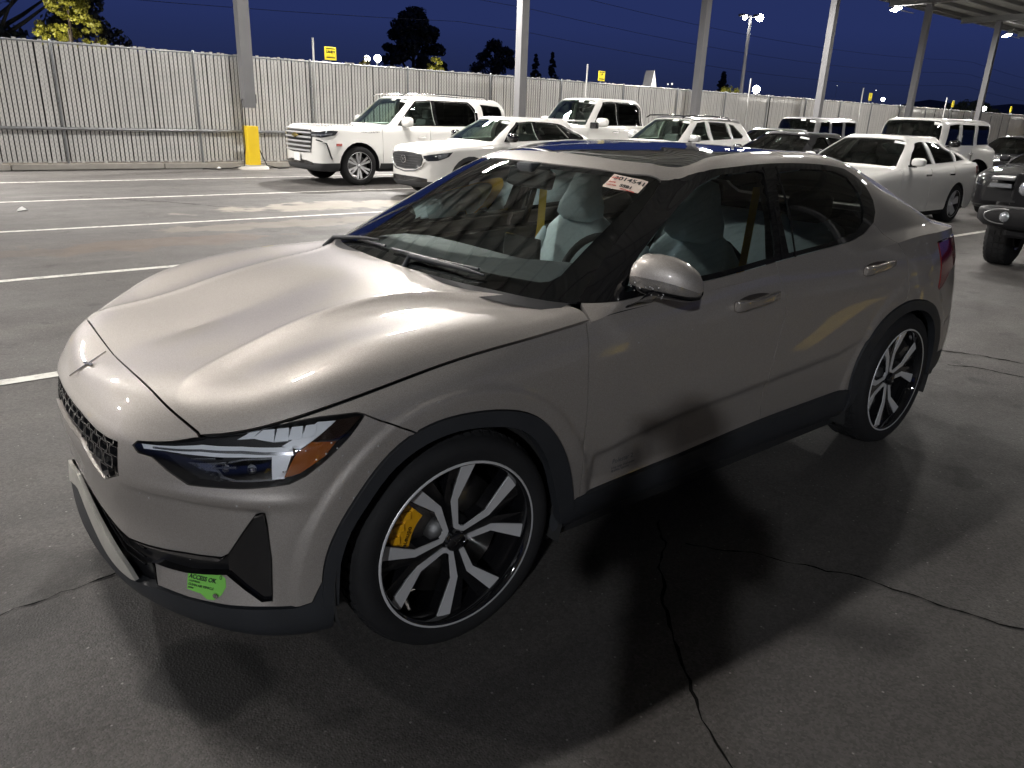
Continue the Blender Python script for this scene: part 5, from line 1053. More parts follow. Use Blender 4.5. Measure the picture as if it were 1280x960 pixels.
def build_parked_cars():
    G='parked cars and trucks'
    # --- large white SUV
    def ex(root,A,B,C,s):
        chrome_bars([.70,.79,.88,.97,1.06,1.13],[.60,.62,.62,.63,.63,.60],x=.030,t=.042,mat=BRIGHT)(root,A,B,C,s)
        g=[o for o in root.children if o.name.startswith('grille')][0]
        MB().prism([(-.13,-.0),(-.11,.025),(-.035,.025),(-.03,.05),(.03,.05),(.035,.025),(.11,.025),(.13,0),(.11,-.025),(.035,-.025),(.03,-.05),(-.03,-.05),(-.035,-.025),(-.11,-.025)],(1,0,0),.03,(.045,0,1.0),(0,1,0),(0,0,1)).obj('emblem',pm('emblem_gold',(.5,.38,.12),.2,metal=.9),g)
        for sg in (1,-1):
            t=textmesh('TAHOE',.075,CHR,.004,spacing=1.15); o=link('lettering',t,root); o.matrix_local=frame((-1.95,(1.018)*sg,.80),(-sg,0,0),(0,0,1))
            t=textmesh('HIGH COUNTRY',.060,pm('badge_grey',(.2,.2,.2),.3,metal=.6),.003,shear=.3); o=link('lettering',t,root); o.matrix_local=frame((-1.22,(1.005)*sg,1.10),(-sg,0,0),(0,.25*sg,1))
            MB().box((-2.9,.93*sg,.40),(2.0,.22,.06),bev=.02).obj('running_board',pm('dark_cladding',(.03,.03,.03),.6),root)
            onS=lambda q,o_=.012:(lambda P,N:tuple((P+N*np.sign(N[1] if abs(N[1])>abs(N[0]) else N[0])*o_)*np.array([1,sg,1])))(A.S(A.inv([q]))[0],A.N(A.inv([q]))[0])
            MB().box(onS((-.47,1.0,.84),.006),(.13,.02,.055),bev=.004).obj('side_marker',pm('marker_red',(.35,.03,.02),.2,coat=1),root)
            MB().tube([onS(q_,.004) for q_ in ((-.08,.78,.93),(-.16,.86,.91),(-.24,.93,.86),(-.27,.945,.75),(-.30,.96,.62),(-.33,.97,.55))],.016,5).obj('bumper_trim',BLK,root)
        plate(root,.03,.55)
        roofrails(CHR,1.90,-2.2,-4.6,.66)(root,A,B,C,s)
    T=dict(L=5.35,W=2.06,gc=.28,fo=.95,wb=3.07,rn=.55,rt=.55,xc=-1.55,zn=1.15,zc=1.245,zb1=1.245,zb2=1.26,zd=1.20,wt=.74,zr=1.89,xt=-2.30,xr=-4.98,xb=-5.25,R=.41,rr=.285,ag=.075,paint=WHITE,hc=.7,
        doors=[-1.52,-2.75,-3.78],wins=[[(-2.0,.05),(-2.28,.55),(-2.52,.93),(-2.90,.96),(-2.94,.05)],[(-3.02,.05),(-3.0,.96),(-3.92,.96),(-4.10,.55),(-4.12,.05)],[(-4.42,.10),(-4.28,.93),(-4.86,.92),(-5.0,.12)]],
        hx=[-2.5,-3.45],hz=1.02,lamps=[('headlight',[(-.01,.60,1.10),(-.06,.74,1.09),(-.22,.90,1.095),(-.46,.985,1.11),(-.40,.98,1.03),(-.22,.92,.985),(-.06,.73,.985),(-.02,.62,.99)],HLB,.012),('headlight_strip',[(-.03,.64,1.04),(-.20,.91,1.05),(-.36,.975,1.07),(-.33,.97,1.04),(-.18,.90,1.02),(-.04,.66,1.01)],HLS,.018)],
        front=[('grille',[(0,0,1.145),(-.012,.3,1.145),(-.04,.60,1.14),(-.05,.66,.98),(-.05,.60,.68),(-.01,.3,.65),(0,0,.65)],BLK,.006),('lower_grille',[(0,0,.50),(-.02,.4,.50),(-.06,.62,.47),(-.07,.66,.42),(-.02,.4,.42),(0,0,.42)],BLK,.014)],
        rearlamps=[('tail_lamp',[(-5.30,.80,1.2),(-5.22,.93,1.2),(-5.05,1.0,1.2),(-5.05,1.0,.9),(-5.25,.93,.9)],RED,.01)],spokes=(6,.016,.024,.17),rim=BRIGHT,sp=.05,tags=2,extra=ex,sill=1,lbv=1.9,sg1=GCLR,ms=1.25,sur=[(-1.93,.015),(-2.25,.58),(-2.50,.975),(-3.95,.99),(-4.17,.56),(-4.20,.015)],winframe=None)
    gen_car('white_suv',T,(-5.80,-13.72,0),0,'big white three-row SUV with chrome bar grille, parked beside the yellow-based column','SUV',G)
    # --- white crossover
    def ex(root,A,B,C,s):
        g=[o for o in root.children if o.name.startswith('grille')][0]
        m=MB(); m.tube([(.035,.085*math.cos(a),.72+.068*math.sin(a)) for a in np.linspace(0,2*PI,25)],.008,6,cap=False); m.tube([(.035,-.075,.755),(.035,-.03,.735),(.035,0,.70),(.035,.03,.735),(.035,.075,.755)],.007,6); m.obj('emblem',CHR,g)
        pts=[tuple(A.S(A.inv([q]))[0]+np.array([.012,0,0])) for q in ((-.06,.60,.70),(-.05,.52,.60),(-.02,.35,.53),(0,.001,.50))]; MB().tube(pts+[(x,-y,z) for x,y,z in pts[::-1][1:]],.014,6).obj('grille_trim',CHR,g)
        MB().box((-3.95,0,1.50),(.30,1.1,.03),bev=.01).obj('roof_spoiler',WHITEP,root)
        for z in np.arange(.56,.84,.045): MB().tube([(.016-.10*(abs(y)/.6)**2,y,z) for y in np.linspace(-.5,.5,9)],.004,4).obj('grille_bar',pm('grille_grey',(.06,.06,.065),.4,metal=.3),g)
    M=dict(L=4.40,W=1.80,gc=.22,fo=.90,wb=2.655,rn=1.05,rt=.9,xc=-1.28,zn=.90,zc=1.055,zb1=1.06,zb2=1.13,zd=1.08,wt=.58,zr=1.535,xt=-2.02,xr=-3.72,xb=-4.18,R=.345,rr=.24,ag=.05,paint=WHITEP,hc=.9,droop=.09,clad=.07,
        doors=[-1.42,-2.48,-3.32],wins=[[(-1.78,.06),(-2.02,.60),(-2.22,.92),(-2.56,.95),(-2.60,.06)],[(-2.70,.06),(-2.66,.95),(-3.22,.90),(-3.42,.10)],[(-3.50,.12),(-3.34,.84),(-3.60,.70),(-3.78,.22)]],
        hx=[-2.25,-3.12],hz=.93,lamps=[('headlight',[(-.06,.54,.80),(-.12,.68,.83),(-.26,.81,.86),(-.50,.875,.885),(-.42,.86,.80),(-.22,.79,.73),(-.10,.65,.715),(-.07,.56,.74)],HLB,.010),('headlight_reflector',[(-.22,.785,.83),(-.42,.865,.865),(-.38,.85,.80),(-.24,.79,.755)],HLS,.016)],
        front=[('grille',[(0,0,.86),(-.01,.3,.85),(-.045,.50,.82),(-.06,.54,.74),(-.055,.50,.63),(-.02,.34,.56),(0,0,.54)],pm('mesh_grille',(.025,.026,.028),.45),.005),('lower_grille',[(0,0,.42),(-.03,.4,.42),(-.10,.62,.40),(-.10,.62,.34),(-.03,.4,.32),(0,0,.32)],BLK,.008)],
        rearlamps=[],spokes=(5,.03,.05,.1),rim=pm('dark_alloy',(.08,.08,.08),.35,metal=.8),sp=.055,tags=2,mirpaint=BLK,handle=WHITEP,extra=ex,sg2=glassm('car_glass_mid',(.34,.40,.37),.08),lbv=1.8,nsur=3,sur=[(-1.72,.02),(-1.98,.62),(-2.18,.97),(-3.26,.96),(-3.62,.76),(-3.86,.16),(-3.80,.03)],winframe=None)
    gen_car('white_crossover',M,(-6.42,-10.25,0),0,'white compact crossover with dark mesh grille and black mirrors, just beyond the windshield','crossover',G)
    # --- white pickup
    def exp_(root,A,B,C,s):
        for sg in (1,-1): MB().box((-1.72,(1.10)*sg,1.38),(.10,.26,.16),bev=.03).obj('tow_mirror',BLK,root)
    F=dict(L=5.9,W=2.03,gc=.35,fo=1.0,wb=3.75,rn=.5,rt=.35,xc=-1.45,zn=1.22,zc=1.36,zb1=1.37,zb2=1.40,zd=1.40,wt=.74,zr=2.07,xt=-2.05,xr=-3.78,xb=-3.98,R=.41,rr=.24,ag=.08,paint=WHITE,hc=.6,bed=1,norear=0,
        doors=[-1.60,-2.75,-3.78],wins=[[(-1.90,.04),(-2.12,.55),(-2.32,.93),(-2.76,.95),(-2.78,.04)],[(-2.86,.04),(-2.85,.95),(-3.58,.95),(-3.68,.80),(-3.70,.04)]],hx=[-2.58,-3.55],hz=1.22,
        lamps=[('headlight',[(-.02,.72,1.15),(-.12,.86,1.15),(-.35,.96,1.15),(-.35,.96,.95),(-.12,.86,.92),(-.02,.72,.92)],HLS,.01)],front=[('grille',[(0,0,1.15),(-.01,.66,1.15),(-.01,.66,.8),(0,0,.8)],BLK,.008)],spokes=(6,.03,.04,0),sp=.07,tags=2,extra=exp_,ms=1.35,handle=CHR,sg1=GDRK,sur=[(-1.86,.015),(-2.10,.57),(-2.30,.97),(-3.62,.98),(-3.74,.80),(-3.75,.015)],winframe=None)
    gen_car('white_pickup',F,(-11.55,-13.35,0),0,'white crew-cab pickup with large black towing mirrors, seen over the crossover roof','pickup truck',G)
    # --- white and grey SUV with roof rails
    def exr(root,A,B,C,s): roofrails(BLK,1.66,-1.75,-3.6,.56)(root,A,B,C,s)
    V=dict(L=4.60,W=1.86,gc=.24,fo=.93,wb=2.69,rn=.9,rt=.6,xc=-1.22,zn=.98,zc=1.10,zb1=1.105,zb2=1.17,zd=1.15,wt=.61,zr=1.67,xt=-1.98,xr=-4.05,xb=-4.38,R=.36,rr=.23,ag=.06,paint=WHITE,roofpaint=ROOFGR,hc=.8,clad=.07,droop=.05,
        doors=[-1.40,-2.42,-3.35],wins=[[(-1.75,.05),(-2.0,.6),(-2.2,.92),(-2.50,.95),(-2.54,.05)],[(-2.66,.05),(-2.63,.95),(-3.30,.93),(-3.38,.06)],[(-3.46,.07),(-3.42,.90),(-3.62,.84),(-3.90,.25),(-3.82,.10)]],hx=[-2.25,-3.15],hz=.98,
        lamps=[('headlight',[(-.06,.6,.95),(-.3,.85,.98),(-.45,.88,.97),(-.2,.8,.88),(-.07,.62,.88)],HLS,.01)],front=[('grille',[(0,0,.93),(-.04,.55,.93),(-.05,.58,.7),(0,0,.66)],BLK,.006)],rearlamps=[('tail_lamp',[(-4.20,.91,1.10),(-4.40,.88,1.10),(-4.52,.76,1.10),(-4.52,.76,1.02),(-4.4,.87,1.0),(-4.25,.91,1.02)],RED,.012)],sp=.07,tags=2,sg2=glassm('car_glass_mid',(.34,.40,.37),.08),extra=exr,mirpaint=SILV,winframe=BRIGHT)
    gen_car('white_suv',V,(-11.9,-10.25,0),0,'white SUV with grey roof and black roof rails, standing directly behind the crossover','SUV',G)
    # --- sedans
    def sedan(paint,**k):
        d=dict(L=4.85,W=1.86,gc=.18,fo=.95,wb=2.80,rn=1.05,rt=.9,xc=-1.38,zn=.78,zc=.985,zb1=.985,zb2=1.05,zd=1.055,wt=.585,zr=1.475,xt=-2.12,xr=-3.58,xb=-4.46,ms=.8,R=.335,rr=.235,ag=.045,paint=paint,hc=.9,droop=.05,
            doors=[-1.55,-2.62,-3.52],wins=[[(-1.90,.05),(-2.14,.55),(-2.38,.92),(-2.70,.95),(-2.74,.05)],[(-2.84,.05),(-2.80,.95),(-3.30,.92),(-3.54,.62),(-3.58,.07)],[(-3.65,.08),(-3.61,.62),(-3.80,.40),(-4.02,.12)]],hx=[-2.45,-3.35],hz=.86,
            lamps=[('headlight',[(-.08,.52,.72),(-.2,.74,.755),(-.42,.87,.80),(-.50,.89,.78),(-.30,.82,.69),(-.10,.56,.64)],HLS,.008)],front=[('grille',[(0,0,.72),(-.03,.45,.72),(-.06,.50,.58),(-.03,.36,.44),(0,0,.42)],BLK,.006)],
            rearlamps=[('tail_lamp',[(-4.42,.88,.98),(-4.62,.80,.98),(-4.62,.80,.84),(-4.48,.87,.86)],RED,.010)],sp=.06,winframe=BRIGHT,spokes=(5,.03,.035,.13),tags=1,wsg=glassm('car_glass_tint',(.20,.25,.23),.07,top=.8),sg1=GDRK)
        d.update(k); return d
    gen_car('white_sedan',sedan(WHITE),(-10.02,-4.27,0),0,'white sedan with chrome window trim and alloy wheels, just past the tail of the fastback','sedan',G)
    gen_car('black_sedan',sedan(BLACKP,zr=1.44,winframe=BLK),(-11.7,-7.05,0),0,'black sedan with reflective windshield, squeezed in behind the white sedan','sedan',G)
    gen_car('dark_green_sedan',sedan(OLIVE,zr=1.47,spokes=(5,.04,.05,0)),(-16.9,-11.0,0),0,'dark olive green sedan showing its roof between the roof-railed SUV and black sedan','sedan',G)
    bm=dict(lamps=[('headlight',[(-.10,.50,.70),(-.2,.74,.73),(-.42,.87,.765),(-.46,.88,.72),(-.30,.82,.63),(-.12,.56,.60)],HLB,.008)]+[('headlight_ring',[(x+.0,y+.0,z) for x,y,z in [(-.13+.035*math.cos(a)*-.7,.60+.050*math.cos(a),.665+.035*math.sin(a)) for a in np.linspace(0,2*PI,11)[:-1]]],CHR,.014),('headlight_ring',[(-.25-.04*math.cos(a),.76+.045*math.cos(a),.68+.035*math.sin(a)) for a in np.linspace(0,2*PI,11)[:-1]],CHR,.014)])
    gen_car('black_coupe',sedan(BLACKP,zr=1.40,winframe=BLK,**bm),(-15.35,-2.95,0),0,'black sedan with twin ringed headlights facing out from behind the white sedan tail','sedan',G)
    def jeep(paint,roof=None,**k):
        d=dict(L=4.75,W=1.80,gc=.35,fo=.70,wb=3.0,rn=.35,rt=.2,xc=-1.42,zn=1.12,zc=1.20,zb1=1.20,zb2=1.20,zd=1.20,wt=.70,zr=1.86,xt=-1.72,xr=-4.50,xb=-4.66,R=.42,rr=.22,ag=.09,paint=paint,hc=.5,droop=.0,
            doors=[-1.6,-2.55,-3.35],wins=[[(-1.84,.08),(-2.02,.88),(-2.60,.9),(-2.62,.08)],[(-2.74,.08),(-2.74,.9),(-3.50,.9),(-3.50,.08)],[(-3.66,.10),(-3.66,.9),(-4.40,.9),(-4.46,.10)]],hx=[-2.4,-3.3],hz=1.05,
            lamps=[('headlight',[(-.02,.50+.09*math.cos(a),.98+.09*math.sin(a)) for a in np.linspace(0,2*PI,13)[:-1]],HLS,.01)],front=[('grille',[(0,0,1.08),(-.01,.42,1.08),(-.01,.42,.8),(0,0,.8)],BLK,.006)],sp=.08,winframe=None,wsg=glassm('car_glass_tint',(.20,.25,.23),.07,top=.8),sg1=GDRK,tags=1,spokes=(5,.04,.05,0),mirpaint=BLK)
        d.update(k); return d
    gen_car('white_offroader',jeep(WHITE),(-16.75,-6.55,0),0,'boxy white off-roader with upright windshield, behind the white sedan','off-road car',G)
    gen_car('grey_offroader',jeep(GREYP,tags=2),(-22.6,-13.3,0),0,'boxy dark grey off-roader with several windshield tags, near the fence','off-road car',G)
    gen_car('dark_hatchback',sedan(BLACKP,zr=1.5,winframe=BLK),(-22.5,-6.3,0),0,'dark car just right of the white off-roader, in front of the far column','sedan',G)
    gen_car('dark_hatchback',sedan(GREYP,zr=1.5,winframe=BLK),(-23.2,-3.4,0),0,'dark grey car at the far right edge beneath the last column','sedan',G)
    # --- black off-roader at the right edge, nose towards the aisle
    root=empty('black_offroader'); tag(root,'black off-roader with knobbly tyre, wide flare and round fog lamp at the right edge','off-road car',G)
    yc=.0; BP=pm('bumper_black',(.006,.006,.007),.55,spec=.15); TXB=pm('flare_black',(.007,.007,.008),.6,spec=.2,bump=.2,bscale=300)
    for cx in (0,-2.95):
        for sg in (1,-1):
            ww=empty('wheel',(cx,.80*sg,.43),R_(6) if cx==0 else 0,root); wheel_parts(ww,.43,.235,.30,(6,.04,.045,0),side=sg,rim=pm('dark_alloy',(.08,.08,.08),.35,metal=.8),treads=34)
    m=MB(); m.box((-.30,0,.92),(1.5,1.24,.42),bev=.06); m.box((-2.3,0,.85),(2.6,1.55,.62),bev=.06); m.obj('body',BLACKP,root)
    m=MB(); m.box((-.30,0,1.17),(1.5,1.30,.10),bev=.045); m.obj('hood',SILV if False else BLACKP,root)
    m=MB(); m.box((.50,0,.88),(.10,1.36,.52),bev=.03); g=m.obj('grille',BP,root)
    for k in range(7): MB().box((.555,-.36+.12*k,.92),(.012,.06,.30),bev=.01).obj('grille_slot',DARK,g)
    for sg in (1,-1):
        h=MB(); h.lathe([(.0001,.03),(.06,.026),(.088,.01),(.092,-.02)],20,'x',(.56,.52*sg,.97)); h.obj('headlight',HLS,root)
        # flare over the wheel with a lip turned down at the front
        fl=MB(); fl.prism([(.56,.80),(.50,.95),(.34,1.03),(-.42,1.05),(-.60,.95),(-.66,.80),(-.58,.80),(-.50,.92),(-.36,.98),(.30,.97),(.43,.90),(.48,.80)],(0,sg,0),.36,(0,.62*sg,0),(1,0,0),(0,0,1)); fl.obj('fender_flare',TXB,root)
        lp=MB(); lp.box((.36,.80*sg,1.065),(.40,.26,.045),bev=.015); lp.obj('flare_cover',pm('satin_grey',(.20,.20,.20),.35,metal=.6),root)
        lp=MB(); lp.box((.575,.80*sg,.985),(.02,.24,.05),bev=.01); lp.obj('turn_lamp',HLS,root)
    bpm=loft([((.64,-.93,.66),(.07,0,0),(0,0,.075),3),((.76,-.80,.655),(.10,0,0),(0,0,.115),3.5),((.84,-.50,.65),(.12,0,0),(0,0,.13),4),((.86,0,.65),(.12,0,0),(0,0,.13),4),((.84,.50,.65),(.12,0,0),(0,0,.13),4),((.76,.80,.655),(.10,0,0),(0,0,.115),3.5),((.64,.93,.66),(.07,0,0),(0,0,.075),3)],20)
    bo=link('front_bumper',mesh('front_bumper',*bpm,BP),root)
    for sg in (1,-1):
        fg=MB(); fg.lathe([(.0001,.012),(.045,.010),(.052,.0),(.060,-.01)],20,'x',(.955,.55*sg,.665)); fg.obj('fog_lamp',HLS,bo)
        rg=MB(); rg.tube([(.935-.04*abs(math.cos(a))*0-.03*(abs(.55+.20*math.cos(a))-.5),(.58+.20*math.cos(a))*sg,.665+.082*math.sin(a)) for a in np.linspace(0,2*PI,25)],.007,6,cap=False); rg.obj('fog_bezel',pm('satin_grey',(.20,.20,.20),.35,metal=.6),bo)
    MB().box((.80,0,.48),(.16,1.1,.10),bev=.03).obj('skid_plate',BP,root)
    MB().tube([(0,-.8,.42),(0,.8,.42)],.05,8).obj('axle',DARK,root)
    m=MB(); m.box((-1.35,0,1.30),(.55,1.50,.10)); m.box((-2.6,0,1.86),(2.8,1.42,.07),bev=.03); m.obj('cabin_top',BLACKP,root)
    for sg in (1,-1): 
        m=MB(); m.tube([(-1.15,.72*sg,1.25),(-1.40,.66*sg,1.83)],.04,6); m.tube([(-2.3,.74*sg,1.15),(-2.3,.68*sg,1.85)],.04,6); m.tube([(-3.9,.74*sg,1.15),(-3.9,.68*sg,1.85)],.05,6); m.obj('roof_pillar',BLACKP,root)
    root.location=(-9.72,-.26,0)

# ================================================================ the lot
FY0=-18.35; CY=-17.56
def asphalt():
    m,nt,b=nodes('asphalt'); L=nt.links; N=nt.nodes.new
    tc=N('ShaderNodeTexCoord'); 
    def noise(sc,det=6,rough=.6,vec=None):
        n=N('ShaderNodeTexNoise'); n.inputs['Scale'].default_value=sc; n.inputs['Detail'].default_value=det; n.inputs['Roughness'].default_value=rough; L.new(vec or tc.outputs['Object'],n.inputs['Vector']); return n.outputs['Fac']
    def ramp(x,a,b_,c,d):
        r=N('ShaderNodeMapRange'); r.inputs[1].default_value=a; r.inputs[2].default_value=b_; r.inputs[3].default_value=c; r.inputs[4].default_value=d; L.new(x,r.inputs[0]); return r.outputs[0]
    def mix(f,a,b_,mode='MIX'):
        x=N('ShaderNodeMix'); x.data_type='RGBA'; x.blend_type=mode
        for k,v in (('Factor',f),('A',a),('B',b_)):
            if hasattr(v,'links') or hasattr(v,'is_linked'): L.new(v,x.inputs[k])
            else: x.inputs[k].default_value=v if k=='Factor' else (*v,1)
        return x.outputs['Result']
    big=ramp(noise(.13,4),.3,.7,0,1); mid=ramp(noise(1.1,8,.7),.35,.7,0,1); fine=noise(26,8,.75)
    base=mix(big,(.052,.048,.046),(.072,.067,.063)); base=mix(ramp(fine,.25,.75,0,1),mix(.30,base,(.024,.0225,.022)),base); 
    # streaky tyre polish along the lanes
    mp=N('ShaderNodeMapping'); mp.inputs['Scale'].default_value=(.10,1.4,1); L.new(tc.outputs['Object'],mp.inputs[0]); st=ramp(noise(1.3,6,.6,mp.outputs[0]),.42,.68,0,.42); base=mix(st,base,(.115,.106,.097))
    # old drips and oil marks
    base=mix(ramp(noise(3.2,3,.5),.63,.70,0,.55),base,(.022,.020,.019)); base=mix(ramp(noise(.55,5,.6),.55,.75,0,.5),base,(.036,.033,.031))
    # aggregate: pale and dark stones
    v=N('ShaderNodeTexVoronoi'); v.inputs['Scale'].default_value=125; L.new(tc.outputs['Object'],v.inputs['Vector']); sp=N('ShaderNodeSeparateColor'); L.new(v.outputs['Color'],sp.inputs[0])
    stone=ramp(sp.outputs[0],0,1,.72,1.28); sc=N('ShaderNodeVectorMath'); sc.operation='SCALE'; L.new(base,sc.inputs[0]); L.new(stone,sc.inputs['Scale'])
    v2=N('ShaderNodeTexVoronoi'); v2.inputs['Scale'].default_value=85; L.new(tc.outputs['Object'],v2.inputs['Vector']); s2=N('ShaderNodeSeparateColor'); L.new(v2.outputs['Color'],s2.inputs[0])
    a=ramp(s2.outputs[0],.985,.992,0,1); dd=ramp(v2.outputs['Distance'],.25,.40,1,0); mm=N('ShaderNodeMath'); mm.operation='MULTIPLY'; L.new(a,mm.inputs[0]); L.new(dd,mm.inputs[1])
    col=mix(mm.outputs[0],sc.outputs[0],(.20,.19,.18))
    # worn pale patch and rusty stains with shapes of their own
    def blob(cx,cy,rx,ry,edge=.5):
        g=N('ShaderNodeMapping'); g.vector_type='TEXTURE'; g.inputs['Location'].default_value=(cx,cy,0); g.inputs['Scale'].default_value=(rx,ry,1); L.new(tc.outputs['Object'],g.inputs[0])
        nn=N('ShaderNodeTexNoise'); nn.inputs['Scale'].default_value=2.2; nn.inputs['Detail'].default_value=6; L.new(tc.outputs['Object'],nn.inputs['Vector'])
        ln=N('ShaderNodeVectorMath'); ln.operation='LENGTH'; L.new(g.outputs[0],ln.inputs[0]); ad=N('ShaderNodeMath'); ad.operation='ADD'; L.new(ln.outputs['Value'],ad.inputs[0]); sb=ramp(nn.outputs['Fac'],.3,.7,-edge,edge); L.new(sb,ad.inputs[1]); return ramp(ad.outputs[0],.75,1.0,1,0)
    for (cx,cy,rx,ry,c,k) in ((-5.2,-9.6,2.6,.55,(.24,.215,.175),.7),(-3.3,-7.9,2.2,.35,(.15,.127,.10),.6),(-1.2,-7.0,1.3,.5,(.085,.055,.036),.6),(.4,-6.9,1.5,.25,(.08,.058,.040),.5),(1.3,-.2,.5,.35,(.02,.019,.018),.5),(.72,.62,.16,.2,(.012,.012,.012),.75),(-3.0,-14.0,3,.6,(.036,.034,.032),.6)):
        f=blob(cx,cy,rx,ry); q=N('ShaderNodeMath'); q.operation='MULTIPLY'; L.new(f,q.inputs[0]); q.inputs[1].default_value=k; col=mix(q.outputs[0],col,c)
    L.new(col,b.inputs['Base Color']); L.new(ramp(mid,0,1,.62,.86),b.inputs['Roughness']); b.inputs['Specular IOR Level'].default_value=.45
    bp=N('ShaderNodeBump'); bp.inputs['Strength'].default_value=.35; bp.inputs['Distance'].default_value=.004; ad=N('ShaderNodeMath'); ad.operation='ADD'; L.new(ramp(v.outputs['Distance'],0,.6,1,0),ad.inputs[0]); L.new(fine,ad.inputs[1]); L.new(ad.outputs[0],bp.inputs['Height']); L.new(bp.outputs[0],b.inputs['Normal'])
    return m
def worn(name,col,under,thr=.5):
    m,nt,b=nodes(name); L=nt.links; tc=nt.nodes.new('ShaderNodeTexCoord'); n=nt.nodes.new('ShaderNodeTexNoise'); n.inputs['Scale'].default_value=9; n.inputs['Detail'].default_value=10; n.inputs['Roughness'].default_value=.75; L.new(tc.outputs['Object'],n.inputs['Vector'])
    r=nt.nodes.new('ShaderNodeMapRange'); r.inputs[1].default_value=thr-.06; r.inputs[2].default_value=thr+.10; L.new(n.outputs['Fac'],r.inputs[0]); x=nt.nodes.new('ShaderNodeMix'); x.data_type='RGBA'; x.inputs['A'].default_value=(*under,1); x.inputs['B'].default_value=(*col,1); L.new(r.outputs[0],x.inputs['Factor']); L.new(x.outputs['Result'],b.inputs['Base Color']); b.inputs['Roughness'].default_value=.7
    return m
def build_lot():
    m=MB(); xs=[-300,-90,-40,-20,-10,-5,0,5,10,40,200]; ys=[-400,-90,-30,-18.1,-10,-5,0,5,10,40,150]
    V=[(x,y,0) for y in ys for x in xs]; n=len(xs); m.add(V,[(j*n+i,j*n+i+1,(j+1)*n+i+1,(j+1)*n+i) for j in range(len(ys)-1) for i in range(n-1)]); tag(m.obj('ground',asphalt()),kind='structure')
    LP=worn('line_paint',(.55,.54,.50),(.20,.19,.175),.42); YP=worn('yellow_line_paint',(.60,.42,.05),(.16,.13,.08),.40)
    for y in (-2.50,-5.52,-8.55,-11.78,-15.05):
        k=random.Random(int(y*100)); pts=np.linspace(8,-70,60); V=[]
        for x in pts: c=y+.012*math.sin(x*.7+y)+k.uniform(-.003,.003); V+=[(x,c-.05,.004),(x,c+.05,.004)]
        V=[tuple(q) for q in V]; o=link('lane_line',mesh('lane_line',V,[(2*i,2*i+1,2*i+3,2*i+2) for i in range(59)],LP,False)); tag(o,kind='structure')
    for (a,b) in (((-8.1,3.95),(-4.3,2.45)),((-8.7,3.15),(-4.3,1.55))):
        a=Vector((*a,.004));b=Vector((*b,.004)); d=(b-a).normalized(); nrm=Vector((-d.y,d.x,0))*.07; o=link('hatch_line',mesh('hatch_line',[a-nrm,b-nrm,b+nrm,a+nrm],[(0,1,2,3)],YP,False)); tag(o,kind='structure')
    # cracks
    CK=pm('crack_dark',(.010,.010,.010),1.0,spec=0)
    def crack(keys,w,seed):
        r=random.Random(seed); pts=[]
        for a,b in zip(keys[:-1],keys[1:]):
            a=np.array(a);b=np.array(b); k=max(2,int(np.linalg.norm(b-a)/.035)); nn=np.array([-(b-a)[1],(b-a)[0]])/np.linalg.norm(b-a)
            for i in range(k): pts.append(a+(b-a)*i/k)
        off=0; V=[]
        for i,q in enumerate(pts):
            off=off*.86+r.uniform(-.011,.011); t=pts[min(i+1,len(pts)-1)]-pts[max(i-1,0)]; t/=max(np.linalg.norm(t),1e-6); nn=np.array([-t[1],t[0]]); c=q+nn*(off+r.uniform(-.004,.004)); ww=w*r.uniform(.2,1.35); V+=[(*(c-nn*ww),.003),(*(c+nn*ww),.003)]
        o=link('crack',mesh('crack',V,[(2*i,2*i+1,2*i+3,2*i+2) for i in range(len(pts)-1)],CK,False)); tag(o,kind='structure')
    crack([(-1.05,.95),(-1.23,1.188),(-1.383,1.448),(-1.446,1.627),(-1.554,1.978),(-1.7,2.6)],.0045,1)
    crack([(-1.092,.76),(-.95,.92),(-.711,1.103),(-.501,1.362),(-.358,1.582),(-.293,1.736),(-.2,2.2)],.0055,2)
    crack([(-4.6,-.2),(-4.814,.254),(-4.937,.519),(-5.036,.806),(-5.2,1.4)],.008,3); crack([(-4.5,.5),(-4.6,.62),(-4.66,.9),(-4.9,1.5)],.006,6)
    crack([(2.2,-.02),(1.134,-.055),(.997,-.071),(.876,-.084),(.7,-.12)],.004,4); crack([(-1.2,-12.2),(-2.3,-11.0),(-3.0,-9.9)],.012,5)
    # litter and pebbles
    PB=pm('pebble',(.17,.165,.155),.8,noise=.3,nscale=20)
    base=None; r=random.Random(5); m=MB()
    for k in range(260):
        if k<150: x,y=r.uniform(-4.5,2.2),r.uniform(-1.5,2.4)
        else: x,y=r.uniform(-12,3),r.uniform(-17,-2)
        s_=r.uniform(.0016,.0042)*(1 if k<150 else 2.2); V=[(x+s_*r.uniform(.6,1.3),y,.001),(x,y+s_*r.uniform(.6,1.2),.001),(x-s_*r.uniform(.6,1.3),y,.001),(x,y-s_*r.uniform(.6,1.2),.001),(x,y,s_*r.uniform(.7,1.2))]; m.add(V,[(0,1,4),(1,2,4),(2,3,4),(3,0,4)])
    tag(m.obj('loose_grit',PB),'pale grit scattered over the asphalt',kind='stuff')
    for (x,y,lab) in ((-5.3,-17.55,'crumpled white scrap of paper lying near the kerb left of the yellow-based column'),(-.2,-10.6,'small white scrap of litter on the lane at the left edge')):
        m=MB(); m.add([(-.07,-.04,0),(.06,-.05,.01),(.08,.05,0),(-.05,.05,.02),(0,0,.06),(.03,.01,.05)],[(0,1,4),(1,2,5),(2,3,5),(3,0,4),(1,5,4),(3,4,5)]); o=m.obj('litter',PAPER); o.location=(x,y,.004); tag(o,lab,'litter')
    # kerb in cast pieces
    KC=pm('kerb_concrete',(.34,.32,.29),.85,noise=.22,nscale=5,bump=.4,bscale=40); kb=empty('kerb',(0,-17.95,0)); tag(kb,kind='structure')
    seg=MB(); seg.box((0,-.10,.065),(3.215,.22,.13),bev=.018); sm=seg.mesh('kerb_stone',KC)
